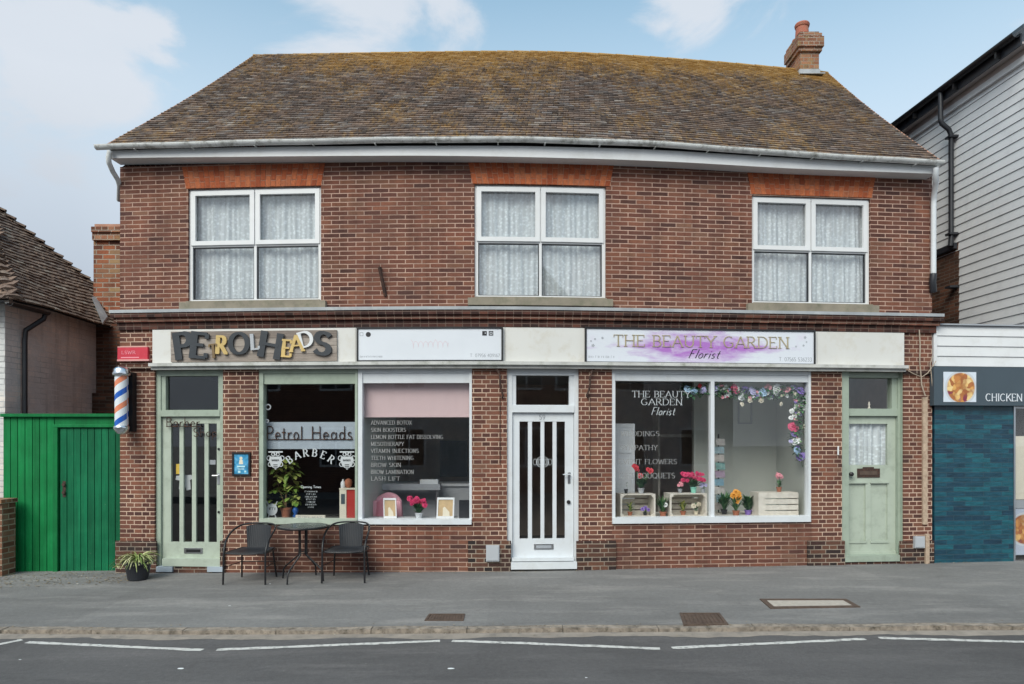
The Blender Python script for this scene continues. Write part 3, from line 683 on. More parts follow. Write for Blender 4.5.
for (x0, x1, yt, yb, l0, l1, lt, lb) in ((188, 321, 187.5, 302, 182, 325.5, 165, 187), (474.5, 606, 185, 298.8, 468, 614, 163.5, 184.5), (752, 870.5, 197, 305, 747, 875.5, 175, 196)):
    m_ = (x0 + x1) / 2
    UW.append(dict(s0=SP(x0), s1=SP(x1), z0=ZP(m_, yb), z1=ZP(m_, yt), l0=SP(l0), l1=SP(l1), lt=ZP(m_, lt), lb=ZP(m_, lb)))
up_holes = [(w['s0'], w['s1'], w['z0'] - .0, w['z1']) for w in UW]
mb = MB(); wall_holes(mb, sL, sR, ZC - .02, ZS + .02, up_holes)
EY = 15.5
for s, fl in ((sL, 0), (sR, 1)):                     # side and back walls
    p = F(s, 0, 0); q = Vector((p.x + (.0 if fl == 0 else .6), EY, 0))
    uv = [(0, -.2), (6, -.2), (6, ZS), (0, ZS)]
    f = [Vector((q.x, q.y, -.2)), Vector((p.x, p.y, -.2)), Vector((p.x, p.y, ZS)), Vector((q.x, q.y, ZS))]
    if fl: f.reverse()
    mb.face(f, uv)
mb.build('wall', M['brick_up'], B)
def zb(px, y): return ZP(px, y)
# lower openings: door L, shop window L (both), door C, florist window, door R
def Hh(x0, x1, yt, yb): m_ = (x0 + x1) / 2; return (SP(x0), SP(x1), ZP(m_, yb), ZP(m_, yt))
hDL = Hh(154.5, 223, 367, 572); hWL = Hh(258.5, 472, 367.5, 524.5); hDC = Hh(507, 579, 366, 571); hWR = Hh(612, 811.5, 368, 523); hDR = Hh(842, 903.5, 370, 563)
ZF0, ZF1 = ZP(512, 366.5), ZP(512, 327.5)            # fascia band
GL = -.25
def gapped(h): return (h[0], h[1], GL + .01 if h in (hDL, hDC, hDR) else h[2], ZF0 - .0)
HL = [(hDL[0], hDL[1], GL - 1, ZF0), (hWL[0], hWL[1], GL - 1, ZF0), (hDC[0], hDC[1], GL - 1, ZF0), (hWR[0], hWR[1], GL - 1, ZF0), (hDR[0], hDR[1], GL - 1, ZF0)]
mb = MB(); wall_holes(mb, sL, sR, GL, ZC - .02, HL, rev=.13); mb.build('wall', M['brick_lo'], B)
for h in (hWL, hWR): mb = MB(); mb.fb(h[0], h[1], GL, h[2], -.13, .0); mb.build('stall_riser', M['brick_riser'], B)
mb = MB()
for x0, x1, yt in ((115.5, 156, 541), (220, 224.5, 541), (468, 511, 541), (576.5, 616, 541), (808, 845, 541), (900.5, 934, 541)):
    m_ = (x0 + x1) / 2
    mb = MB(); mb.fb(SP(x0, .03), SP(x1, .03), GL, ZP(m_, yt, .03), -.08 if x0 in (220,) else .001, .032); mb.build('plinth', M['brick_plinth'], B)
# string-course cornice
def band(y0, y1, o0, o1, ext=.0): return (sL - ext, sR + ext, ZP(512, y1), ZP(512, y0), o0, o1)
mb = MB(); mb.fb(sL - .08, sR + .10, ZP(512, 311.2), ZP(512, 309) + .012, -.01, .115); mb.build('cornice_flashing', M['lead'], B)
mb = MB(); mb.fb(sL - .07, sR + .10, ZP(512, 315.6), ZP(512, 311.2), -.01, .105); mb.fb(sL - .02, sR + .04, ZP(512, 327.3), ZP(512, 320), -.01, .035); mb.build('cornice', M['brick_cornice'], B)
mb = MB(); mb.fb(sL - .045, sR + .07, ZP(512, 320), ZP(512, 315.6), -.01, .07); mb.build('cornice', M['brick_cornice2'], B)
# pilaster capital ledge at fascia foot
mb = MB()
mb.fb(SP(119), SP(153), ZF0 - .012, ZF0 + .035, 0, .05); mb.fb(SP(903.5), SP(933), ZF0 - .05, ZF0 - .005, 0, .04)
mb.build('pilaster_ledge', M['brick_plinth'], B)
# fascia boards
f0, f1 = SP(153.5), SP(903)
mb = MB()
cuts = [153.5, 356, 505, 585, 816, 903]
for a, b in zip(cuts, cuts[1:]): mb.fb(SP(a) + .002, SP(b) - .002, ZF0 + .055, ZF1 - .002, 0, .028)
mb.build('fascia_board', M['fasciaboard'], B)
mb = MB()
mb.fb(f0, f1, ZF0 + .012, ZF0 + .055, 0, .12); mb.fb(f0 + .01, f1 - .01, ZF0 - .03, ZF0 + .012, 0, .075)
mb.build('fascia_ledge', M['ledge'], B)
# ---- lintels of rubbed brick
for w in UW:
    mb = MB(); s0, s1, z0, z1 = w['l0'], w['l1'], w['lb'], w['lt']
    mb.fb(s0 + .045, s1 - .045, z0 + .002, z1 - .002, -.05, .003)
    lt = mb.build('lintel_bed', M['mortar'], B)
    mb = MB(); n = int((s1 - s0) / .073)
    for i in range(n):
        t0, t1 = i / n, (i + 1) / n
        def SX(t, v): return lerp(lerp(s0 + .06, s1 - .06, t), lerp(s0, s1, t), v)
        zs = [0, .5, 1] if (i % 2 == 0) else [0, .28, .78, 1]
        for v0, v1 in zip(zs, zs[1:]):
            g = .0035; gv = .02
            a, b, c, d = SX(t0, v0) + g, SX(t1, v0) - g, SX(t1, v1) - g, SX(t0, v1) + g
            zz0, zz1 = lerp(z0, z1, v0 + (gv if v0 else 0)), lerp(z0, z1, v1 - (gv if v1 < 1 else 0)); o = .008 + random.uniform(-.001, .001)
            mb.hexa([F(a, zz0, o), F(b, zz0, o), F(b, zz0, -.03), F(a, zz0, -.03), F(d, zz1, o), F(c, zz1, o), F(c, zz1, -.03), F(d, zz1, -.03)])
    mb.build('lintel', M['vouss'], B)
# ---- upper windows
for i, w in enumerate(UW):
    s0, s1, z0, z1 = w['s0'], w['s1'], w['z0'], w['z1']; W_ = s1 - s0; H_ = z1 - z0
    zt = z0 + H_ * (.503); mid = (s0 + s1) / 2
    mb = MB()
    e = .002
    mb.frame(s0 + e, s1 - e, z0 + e, z1 - e, .045, -.105, -.035)
    mb.fb(s0 + .047, s1 - .047, zt - .014, zt + .014, -.1, -.045)
    mb.fb(mid - .018, mid + .018, z0 + .047, zt - .014, -.1, -.043); mb.fb(mid - .012, mid + .012, zt + .014, z1 - .047, -.1, -.045)
    win = mb.build('window', M['white'], B, bevel=.003)
    P_ = [(s0 + .047, mid - .018, z0 + .047, zt - .014, .0), (mid + .018, s1 - .047, z0 + .047, zt - .014, .0),
          (s0 + .028, mid - .008, zt + .008, z1 - .022, 1), (mid + .008, s1 - .028, zt + .008, z1 - .022, 1)]
    for a, b, c, d, sash in P_:
        if sash:
            mb = MB(); mb.frame(a, b, c, d, .062, -.06, -.022, wb=.058); mb.build('sash', M['white'], win, bevel=.004)
            a += .058; b -= .058; c += .054; d -= .058
        else:
            mb = MB(); mb.frame(a, b, c, d, .012, -.09, -.055); mb.build('glazing_bead', M['blackplastic'], win)
        mb = MB(); mb.fb(a, b, c, d, -.072, -.068); mb.build('pane', M['glass2'], win)
    mb = MB(); mb.fb(s0 - .085, s1 + .08, z0 - .10, z0 - .004, -.1, .075); mb.fb(s0 + .0, s1 - .0, z0 - .004, z0 + .012, -.03, .06)
    mb.build('sill', M['sill'], win, bevel=.006)
    # net curtains
    lab = ['net curtain in the upper window above the barber shop', 'net curtain in the middle upper window', 'net curtain in the upper window above the florist'][i]
    mb = MB(); n = 150; rows = []; uvr = []; ph = random.uniform(0, 6)
    for j in range(9):
        v = j / 8; r = []; u = []
        for k in range(n + 1):
            t = k / n; s = lerp(s0 + .01, s1 - .01, t)
            o = -.16 - .011 * math.sin(t * 62 + ph + .8 * math.sin(t * 9)) - .007 * math.sin(t * 131 + 2.1 * v + ph) - .01 * math.sin(t * 17 + v * 3)
            r.append(F(s + .006 * math.sin(v * 5 + t * 40), lerp(z0 + .01, z1 - .04, v), o)); u.append((s * 1.0, lerp(z0, z1, v)))
        rows.append(r); uvr.append(u)
    mb.grid(rows, uvr); tag(mb.build('net_curtain', M['lace'], smooth=True), lab, 'curtain', 'net curtains behind the upper windows')
    mb = MB(); mb.fb(s0 - .25, s1 + .25, z0 - .4, z1 + .3, -2.2, -2.15); mb.fb(s0 - .3, s1 + .3, z0 - .45, z0 - .4, -2.15, -.14)
    mb.fb(s0 - .3, s1 + .3, z1 + .2, z1 + .25, -2.15, -.14)
    for q in (s0 - .3, s1 + .25): mb.fb(q, q + .05, z0 - .4, z1 + .2, -2.15, -.14)
    mb.build('room', M['brown_int'], B)

# ---- roof
def along(tab, o):                                     # height along the sagging eaves
    T = [(SP(px, o), ZP(px, y, o)) for px, y in tab]
    def f(q):
        if q <= T[0][0]: return T[0][1]
        for k in range(len(T) - 1):
            if q <= T[k + 1][0]:
                p0, p1, p2, p3 = T[max(0, k - 1)][1], T[k][1], T[k + 1][1], T[min(len(T) - 1, k + 2)][1]; t = (q - T[k][0]) / (T[k + 1][0] - T[k][0])
                return .5 * (2 * p1 + (p2 - p0) * t + (2 * p0 - 5 * p1 + 4 * p2 - p3) * t * t + (3 * p1 - p0 - 3 * p2 + p3) * t ** 3)
        return T[-1][1]
    return f
zSof = along([(110, 164.6), (250, 163), (420, 162), (530, 163.5), (660, 167.5), (790, 174.5), (940, 180)], 0)
zFt = along([(110, 151), (250, 147.6), (420, 146.2), (530, 146.6), (660, 150.5), (790, 158.5), (940, 166.5)], .2)
zGt = along([(100, 145.3), (160, 143.5), (250, 141), (420, 138), (530, 138), (660, 142.6), (790, 152), (940, 161)], .3)
zE = 5.7
RIDGE = [(255, 55.5, 14.30), (430, 52.5, 14.18), (560, 52.5, 14.15), (700, 61, 14.45), (826, 72.5, 14.8)]
rp = [PT(*r) for r in RIDGE]
def ridge(t):
    L = [0]
    for a, b in zip(rp, rp[1:]): L.append(L[-1] + (b - a).length)
    q = t * L[-1]
    for i in range(len(rp) - 1):
        if q <= L[i + 1] or i == len(rp) - 2:
            k = (q - L[i]) / (L[i + 1] - L[i]); p0 = rp[max(0, i - 1)]; p3 = rp[min(len(rp) - 1, i + 2)]; p1 = rp[i]; p2 = rp[i + 1]
            return .5 * ((2 * p1) + (p2 - p0) * k + (2 * p0 - 5 * p1 + 4 * p2 - p3) * k * k + (3 * p1 - p0 - 3 * p2 + p3) * k ** 3)
OE = .255
e0, e1 = SP(107, OE), SP(940, OE)
def eave(t): return F(lerp(e0, e1, t), zGt(lerp(e0, e1, t)) + .012, OE)
def RS(u, v):
    sag = -.05 * math.sin(math.pi * v) * (1 + .3 * math.sin(u * 9))
    return eave(u).lerp(ridge(u), v) + Vector((0, 0, sag))
mb = MB()
U = [i / 40 for i in range(41)]; V = [i / 8 for i in range(9)]
mb.grid([[RS(u, v) + Vector((0, .02, -.03)) for u in U] for v in V])
back = lambda u: Vector((ridge(u).x, ridge(u).y + 4.4, zE))
mb.grid([[ridge(u) + Vector((0, .02, -.03)) for u in U], [back(u) for u in U]])
for u in (0, 1): mb.face([RS(u, 0) + Vector((0, .02, -.03)), ridge(u) + Vector((0, .02, -.03)), back(u)])
roof = mb.build('roof', M['dark'], B)
def tiles(RSf, nu, nv, keep=lambda p, u, v: True, th=.014, jit=1.):
    mb = MB(); E = .002
    for j in range(nv):
        for i in range(-1 if j % 2 else 0, nu):
            u0 = (i + (.5 if j % 2 else 0)) / nu; u1 = u0 + 1 / nu
            u0, u1 = max(0, u0), min(1, u1)
            if u1 - u0 < .2 / nu: continue
            v0 = j / nv; v1 = min(1.0, (j + 1.25) / nv)
            c = RSf((u0 + u1) / 2, v0)
            if not keep(c, (u0 + u1) / 2, v0): continue
            du = (u1 - u0) * .02; rv = random.uniform(-.10, .05) / nv * jit
            um = (u0 + u1) / 2
            pu = (RSf(min(1, um + .01), v0) - RSf(max(0, um - .01), v0)).normalized(); pv = (RSf(um, min(1, v0 + .02)) - RSf(um, max(0, v0 - .0))).normalized()
            n = pu.cross(pv).normalized(); n = n if n.z > 0 else -n
            h = th + random.uniform(0, .007) * jit; tl = random.uniform(-.005, .005) * jit
            a = RSf(u0 + du, v0); b = RSf(u1 - du, v0); sh = pv * (rv * (RSf(um, 1) - RSf(um, 0)).length)
            a += sh; b += sh; c_ = RSf(u1 - du, v1); d = RSf(u0 + du, v1)
            mb.hexa([a + n * (.004), b + n * .004, c_ - n * .004, d - n * .004, a + n * (h + .012 + tl), b + n * (h + .012 - tl), c_ + n * .006, d + n * .006])
    return mb
mb = tiles(RS, 72, 52, th=.013); mb.build('roof_tiles', M['tile'], roof)
mb = MB(); n = 34
for i in range(n):
    a, b = ridge(i / n), ridge((i + .97) / n); t = (b - a).normalized(); sd = Vector((-t.y, t.x, 0)).normalized()
    rows = []
    for p, k in ((a, 1.06), (b, .97)):
        rows.append([p + sd * (.115 * k * math.cos(q * math.pi / 8)) + Vector((0, 0, .075 * k * math.sin(q * math.pi / 8) - .075)) for q in range(9)])
    mb.grid(rows); mb.face(rows[0]); mb.face(list(reversed(rows[1])))
mb.build('ridge_tiles', M['tile'], roof)
# verge mortar fillets
mb = MB()
for u, sg in ((0, -1), (1, 1)):
    pts = [RS(u, v / 10) + Vector((sg * .012, 0, -.004)) for v in range(11)]
    mb.tube(pts, .02, 6)
mb.build('verge', M['mortar'], roof)
# gable triangles
for s, u in ((sL, 0), (sR, 1)):
    mb = MB(); p = F(s, ZS, 0); q = Vector((p.x + (.6 if u else 0), EY, ZS))
    r_ = ridge(u) + Vector((.1 if u == 0 else -.1, 0, -.25))
    mb.face([p, q, r_], [(p.y, p.z), (q.y, q.z), (r_.y, r_.z)]); mb.build('gable', M['brick_up'], B)
# soffit, fascia, gutter
sf0, sf1 = SP(110, .2), SP(936, .2)
mb = MB(); mb.fb(sf0, sf1, lambda q: zSof(q), lambda q: zSof(q) + .02, -.02, .19, step=.35); mb.build('soffit', M['fascia'], B)
mb = MB(); mb.fb(sf0, sf1, lambda q: zSof(q) - .004, zFt, .19, .212, step=.35)
for px in (448, 642, 790): mb.fb(SP(px, .22), SP(px, .22) + .03, lambda q: zSof(q) - .006, lambda q: zFt(q) + .001, .212, .2145)
mb.build('eaves_fascia', M['fascia'], B)
g0, g1 = SP(96.5, .28), SP(942, .28)
def halfpipe(mb, path, r, th=.006, n=10):
    rows = []
    for i, (p, side) in enumerate(path):
        r1 = [p + side * (r * math.cos(math.pi + k * math.pi / n)) + Vector((0, 0, r * math.sin(math.pi + k * math.pi / n))) for k in range(n + 1)]
        r2 = [p + side * ((r - th) * math.cos(2 * math.pi - k * math.pi / n)) + Vector((0, 0, (r - th) * math.sin(2 * math.pi - k * math.pi / n))) for k in range(n + 1)]
        rows.append(r1 + r2)
    mb.grid(rows, closed=True); mb.face(rows[0]); mb.face(list(reversed(rows[-1])))
mb = MB(); path = []
nG = 46
for i in range(nG + 1):
    s = lerp(g0, g1, i / nG); a = F(s, 0, 0); b = F(s, 0, 1); sd = (b - a)
    path.append((F(s, zGt(s) + .003 * math.sin(i * .9), .285), sd))
halfpipe(mb, path, .053)
gut = mb.build('gutter', M['gutter'], B)
mb = MB()
for px in (135, 192, 255, 313, 375, 436, 498, 545, 600, 655, 708, 760, 812, 862, 915):
    mb = MB(); s = SP(px, .28); mb.fb(s - .008, s + .008, zGt(s) - .062, zGt(s) - .052, .213, .30); mb.build('gutter_bracket', M['gutter'], gut)
def pipe_along(pxys, r, n=10):
    mb = MB(); pts = [F(SP(px, o), ZP(px, y, o), o) for px, y, o in pxys]; mb.tube(pts, r, n); return mb
mb = pipe_along([(110, 151, .28), (108.5, 158, .28), (109, 163, .26), (113, 172, .12), (118, 180, .05), (119.5, 186, -.05), (119, 200, -.3)], .033)
mb.build('downpipe', M['gutter'], B, smooth=True)
mb = pipe_along([(936, 168, .28), (935.5, 174, .27), (936, 182, .2), (933.8, 197, .07), (933.6, 204, .06), (933.4, 276, .06)], .036)
mb.build('downpipe', M['whitepaint'], B, smooth=True)
mb = pipe_along([(933.4, 274, .06), (932.6, 282, .07), (933.5, 292, .03)], .045); mb.build('downpipe_shoe', M['blackplastic'], B, smooth=True)
# ---- chimney on the ridge
cd = 14.35
cx0 = PT(800, 80, cd).x; cx1 = PT(819, 80, cd).x; cy0, cy1 = cd, cd + .58
zt = lambda y: HC + (HY - y) / FPX * cd
sk = -.012
def chim(z0, z1, e):
    return [(cx0 - e - (0), cy0 - e, z0), (cx1 + e, cy0 - e, z0), (cx1 + e - .0, cy1 + e, z0), (cx0 - e, cy1 + e, z0), (cx0 - e, cy0 - e, z1), (cx1 + e, cy0 - e, z1), (cx1 + e, cy1 + e, z1), (cx0 - e, cy1 + e, z1)]
mb = MB(); mb.hexa(chim(zt(95), zt(52), 0)); mb.hexa(chim(zt(52), zt(48), .045)); mb.hexa(chim(zt(48), zt(38), .075)); mb.hexa(chim(zt(38), zt(34), .045)); mb.hexa(chim(zt(34), zt(31.5), .0))
ch = mb.build('chimney', M['brick_chim'], roof)
mb = MB(); mb.lathe(((cx0 + cx1) / 2 - .05, cy0 + .25, zt(33)), [(.16, 0), (.14, .06), (.128, .25), (.145, .265), (.155, .31), (.14, .34), (.11, .34), (.11, .1)], 20)
mb.build('chimney_pot', M['chimpot'], B); mb = MB(); mb.lathe(((cx0 + cx1) / 2 - .05, cy0 + .46, zt(33)), [(.15, 0), (.128, .05), (.118, .12), (.10, .13), (.10, .1)], 20)
cp = mb.build('chimney_pot', M['chimpot'], B, smooth=False)
mb = MB(); mb.hexa(chim(zt(76), zt(69.5), .018)); mb.hexa([(cx0 - .06, cy0 - .16, zt(77.5)), (cx1 + .06, cy0 - .16, zt(77.5)), (cx1 + .06, cy0 + .1, zt(75)), (cx0 - .06, cy0 + .1, zt(75)), (cx0 - .06, cy0 - .16, zt(76.5)), (cx1 + .06, cy0 - .16, zt(76.5)), (cx1 + .06, cy0 + .1, zt(74)), (cx0 - .06, cy0 + .1, zt(74))])
mb.build('chimney_flashing', M['lead'], roof)

# ================================================================== DOORS AND SHOP WINDOWS
def S_(px, o=0.): return SP(px, o)
def fbp(mb, x0, x1, yt, yb, o0, o1):                  # facade box measured on its front face
    m_ = (x0 + x1) / 2; mb.fb(SP(x0, o1), SP(x1, o1), ZP(m_, yb, o1), ZP(m_, yt, o1), o0, o1)
def handle(parent, px, y, o, mat='steel', long=14):
    mb = MB(); s = SP(px, o); z = ZP(px, y, o)
    mb.tube([F(s, z, o), F(s, z, o + .05)], .011, 8); mb.tube([F(s + .01, z, o + .05), F(s - long / 75, z + .0, o + .05)], .009, 8)
    mb.fb(s - .018, s + .018, z - .12, z + .03, o, o + .008)
    return mb.build('handle', M[mat], parent)
def glazed_door(outer, tr, rail, leaf, strips, sy, slot, sill, mat, matl, o=-.07):
    ox0, ox1, oy0, oy1 = outer
    zt_ = ZF0 - .032
    mb = MB(); m_ = (ox0 + ox1) / 2
    s0, s1 = SP(ox0) + .002, SP(ox1) - .002; w0 = SP(tr[0], o) - SP(ox0, o)
    zb_ = ZP(m_, oy1)
    lx0, lx1 = SP(leaf[0], o), SP(leaf[1], o)
    zr0, zr1 = ZP(m_, rail[1], o), ZP(m_, rail[0], o)
    mb.fb(s0, lx0 - .004, zb_, zt_, -.128, o + .035); mb.fb(lx1 + .004, s1, zb_, zt_, -.128, o + .035)
    mb.fb(lx0 - .004, lx1 + .004, zr0, zr1, -.128, o + .045)
    tz0, tz1 = ZP(m_, tr[3], o), ZP(m_, tr[2], o); tx0, tx1 = SP(tr[0], o), SP(tr[1], o)
    mb.fb(lx0 - .004, lx1 + .004, tz1, zt_, -.128, o + .034)
    if tx0 - lx0 > .0: mb.fb(lx0 - .004, tx0, zr1, tz1, -.12, o + .02)
    if lx1 - tx1 > .0: mb.fb(tx1, lx1 + .004, zr1, tz1, -.12, o + .02)
    mb.fb(max(tx0, lx0 - .004), min(tx1, lx1 + .004), zr1, tz0, -.12, o + .02)
    d = mb.build('door_frame', mat, B, bevel=.004)
    mb = MB(); mb.fb(tx0, tx1, tz0, tz1, -.102, -.098); mb.build('transom_pane', M['glass'], d)
    # leaf
    lz1 = zr0 - .004; lz0 = ZP(m_, leaf[3], o)
    gz0, gz1 = ZP(m_, sy[1], o), ZP(m_, sy[0], o)
    xs = [lx0]
    for a, b in strips: xs += [SP(a, o), SP(b, o)]
    xs.append(lx1)
    mb = MB()
    mb.fb(lx0, lx1, gz1, lz1, o - .04, o); mb.fb(lx0, lx1, lz0, gz0, o - .04, o)
    for k in range(0, len(xs), 2): mb.fb(xs[k], xs[k + 1], gz0, gz1, o - .04, o - (0 if k in (0, len(xs) - 2) else .004))
    leaf_o = mb.build('door', matl, B, bevel=.003)
    mb = MB(); mb.fb(xs[1], xs[-2], gz0, gz1, o - .026, o - .022); mb.build('pane', M['glass'], leaf_o)
    mb = MB(); fbp(mb, slot[0], slot[1], slot[2], slot[3], o, o + .008); sl = mb.build('letter_plate', M['steel'], leaf_o)
    mb = MB(); fbp(mb, slot[0] + 2.2, slot[1] - 2.2, slot[2] + 1.3, slot[3] - 1.2, o + .008, o + .011); mb.build('letter_flap', M[slot[4]], leaf_o)
    mb = MB(); fbp(mb, leaf[0] - .5, leaf[1] + .5, sill[0], sill[1], -.12, .03); mb.build('threshold', matl, B, bevel=.004)
    return d, leaf_o
# barber door
dL, lfL = glazed_door((154.5, 223, 367, 572), (166.5, 219, 376, 410), (410.5, 416.5), (162.5, 221, 417, 558.5),
                      [(171, 179.3), (183.3, 191.8), (195.8, 204.3), (208.3, 216.8)], (423.5, 542), (184, 202.5, 548, 553.5, 'blackmetal'), (559, 566.5), M['sage'], M['sage_light'])
mb = MB(); fbp(mb, 156, 172, 566.8, 572, -.1, .05); mb.build('step_block', M['bluegrey'], B); mb = MB(); fbp(mb, 207, 223, 566.8, 572, -.1, .05); mb.build('step_block', M['bluegrey'], B)
mb = MB(); fbp(mb, 172.2, 206.8, 567.2, 574, -.1, .02); mb.build('step', M['brick_plinth'], B)
handle(lfL, 218.7, 475.5, -.07, 'steel', 5)
for y in (449, 512): mb = MB(); mb.tube([F(SP(219, -.07), ZP(219, y, -.07), -.07), F(SP(219, -.07), ZP(219, y, -.07), -.055)], .016, 10); mb.build('lock', M['blackmetal'], lfL)
# white door
dC, lfC = glazed_door((507, 579, 366, 571), (516, 569, 375.5, 405), (405.5, 412.5), (512.5, 573.5, 413, 557.5),
                      [(519.5, 528), (532, 540.6), (544.3, 552.7), (556.5, 565)], (421.5, 538.6), (534, 553.5, 544, 549.5, 'greyprint'), (558, 561.2), M['whitepaint'], M['whitepaint'])
mb = MB(); fbp(mb, 511, 577, 562.2, 569.3, -.12, .05); mb.build('step', M['whitepaint'], B, bevel=.004)
mb = MB(); fbp(mb, 514, 573, 561.2, 562.2, -.12, .015); mb.build('threshold_bar', M['blackmetal'], B)
handle(lfC, 569, 474.5, -.07, 'steel', 7)
mb = MB(); s = SP(568.5, -.07); z = ZP(568.5, 502, -.07); mb.tube([F(s, z, -.07), F(s, z, -.05)], .026, 14); mb.build('lock', M['blackmetal'], lfC)
mb = MB(); text(mb, '59', .062, FM(SP(543), ZP(543, 419.2), -.069), align='c', thick=.16, thin=.1, serif=0, depth=.003, sp=.12); mb.build('house_number', M['greyprint'], lfC)
# white oval motif in the white door glass
mb = MB(); c = FM(SP(542.5, -.092), ZP(542.5, 462, -.092), -.0915)
for rx, ry in ((.085, .075), (.055, .05), (.02, .05)):
    ribbon(mb, arc(0, 0, rx, ry, 0, 360, 20), lambda v: .006, c, 0, rx * .01)
for k in range(5): ribbon(mb, arc(-.1 + k * .05, 0, .03, .04, 0, 360, 10), lambda v: .005, c, 0, .0012 + k * .0003)
mb.build('glass_motif', M['greyvinyl'], lfC)
# sage side door, right
oR = -.12
mb = MB(); s0, s1 = SP(842) + .002, SP(903.5) - .002; zt_ = ZF0 - .032; zb_ = ZP(872, 563)
a0, a1 = SP(845, oR), SP(895.5, oR)
mb.fb(s0, a0 - .003, zb_, zt_, -.128, -.02); mb.fb(a1 + .085, s1, zb_, zt_, -.128, -.02); mb.fb(a1 + .003, a1 + .085, zb_, zt_, -.128, -.07)
zr0, zr1 = ZP(870, 416, oR), ZP(870, 408.8, oR); tz1 = ZP(870, 378, oR)
mb.fb(a0 - .003, a1 + .003, zr0, zr1, -.2, -.075); mb.fb(a0 - .003, a1 + .003, tz1, zt_, -.2, -.06); mb.fb(SP(890.5, oR), a1 + .003, zr1, tz1, -.2, -.09)
dR = mb.build('door_frame', M['sage'], B, bevel=.004)
mb = MB(); mb.fb(a0 - .003, SP(890.5, oR), zr1, tz1, -.142, -.138); mb.build('transom_pane', M['glass'], dR)
lz0, lz1 = ZP(870, 554.5, oR), zr0 - .004
gx0, gx1, gz0, gz1 = SP(848.8, oR), SP(887.5, oR), ZP(868, 465, oR), ZP(868, 423.8, oR)
mb = MB(); mb.fb(a0, gx0, lz0, lz1, -.165, oR); mb.fb(gx1, a1, lz0, lz1, -.165, oR); mb.fb(gx0, gx1, gz1, lz1, -.165, oR)
pz1, pz0 = ZP(868, 483, oR), ZP(868, 541.5, oR)
mb.fb(gx0, gx1, pz1, gz0, -.165, oR); mb.fb(gx0, gx1, lz0, pz0, -.165, oR); mm = (gx0 + gx1) / 2
mb.fb(mm - .04, mm + .04, pz0, pz1, -.165, oR); mb.fb(gx0, mm - .04, pz0, pz1, -.165, oR - .022); mb.fb(mm + .04, gx1, pz0, pz1, -.165, oR - .022)
for a, b in ((gx0, mm - .04), (mm + .04, gx1)):
    mb.fb(a - .015, b + .015, pz1 - .005, pz1 + .022, oR + .0005, oR + .014); mb.fb(a - .01, b + .01, pz0 - .02, pz0 + .012, oR + .0005, oR + .014)
mb.fb(a0 + .002, a1 - .002, lz0 + .002, lz0 + .045, oR, oR + .02)
lfR = mb.build('door', M['sage_light'], B, bevel=.003)
mb = MB(); mb.fb(gx0, gx1, gz0, gz1, oR - .026, oR - .022); mb.build('pane', M['glass'], lfR)
mb = MB(); fbp(mb, 857.5, 880, 468.5, 477.5, oR, oR + .01); fbp(mb, 863, 874, 467, 468.5, oR, oR + .01); lp = mb.build('letter_plate', M['rust'], lfR)
mb = MB(); fbp(mb, 860, 877.5, 471, 475, oR + .01, oR + .015); mb.build('letter_flap', M['ironcover'], lfR)
mb = MB(); s, z = SP(849.5, oR), ZP(849.5, 474, oR); mb.tube([F(s, z, oR), F(s, z, oR + .03), F(s, z, oR + .035), F(s, z, oR + .06), F(s, z, oR + .07)], [.012, .012, .03, .03, .015], 12)
for y in (488.5, 500): mb.tube([F(SP(847.5, oR), ZP(847, y, oR), oR), F(SP(847.5, oR), ZP(847, y, oR), oR + .01)], .014, 8)
mb.build('handle', M['blackmetal'], lfR)
mb = MB(); mb.fb(s0 + .01, a1 + .083, ZP(868, 561.5), ZP(868, 555.3), -.2, .02); mb.build('threshold', M['sage'], B, bevel=.004)
mb = MB(); mb.fb(s0, s1, -.15, ZP(868, 561.5), -.2, .0); mb.build('step', M['brick_plinth'], B)
mb = MB(); rows = []
for j in range(5):
    rows.append([F(lerp(gx0 - .01, gx1 + .01, k / 60), lerp(gz0 - .01, gz1, j / 4), oR - .06 - .018 * math.sin(k * .75 + math.sin(k * .2) * 2)) for k in range(61)])
mb.grid(rows, [[(k / 60 * .5, j * .15) for k in range(61)] for j in range(5)])
tag(mb.build('net_curtain', M['lace'], smooth=True), 'net curtain behind the glass of the pale green panelled door', 'curtain')
mb = MB(); s = SP(846, -.15); z = ZP(868, 408)
mb.lathe(F(SP(869, -.2), ZP(869, 408.5, -.2), -.2), [(.02, 0), (.02, .01), (.01, .02), (.014, .045), (.018, .06), (.008, .075), (.010, .09), (.0, .10)], 12)
tag(mb.build('figurine', M['cream'], smooth=True), 'tiny pale figurine standing on the transom bar above the pale green panelled door', 'figurine')

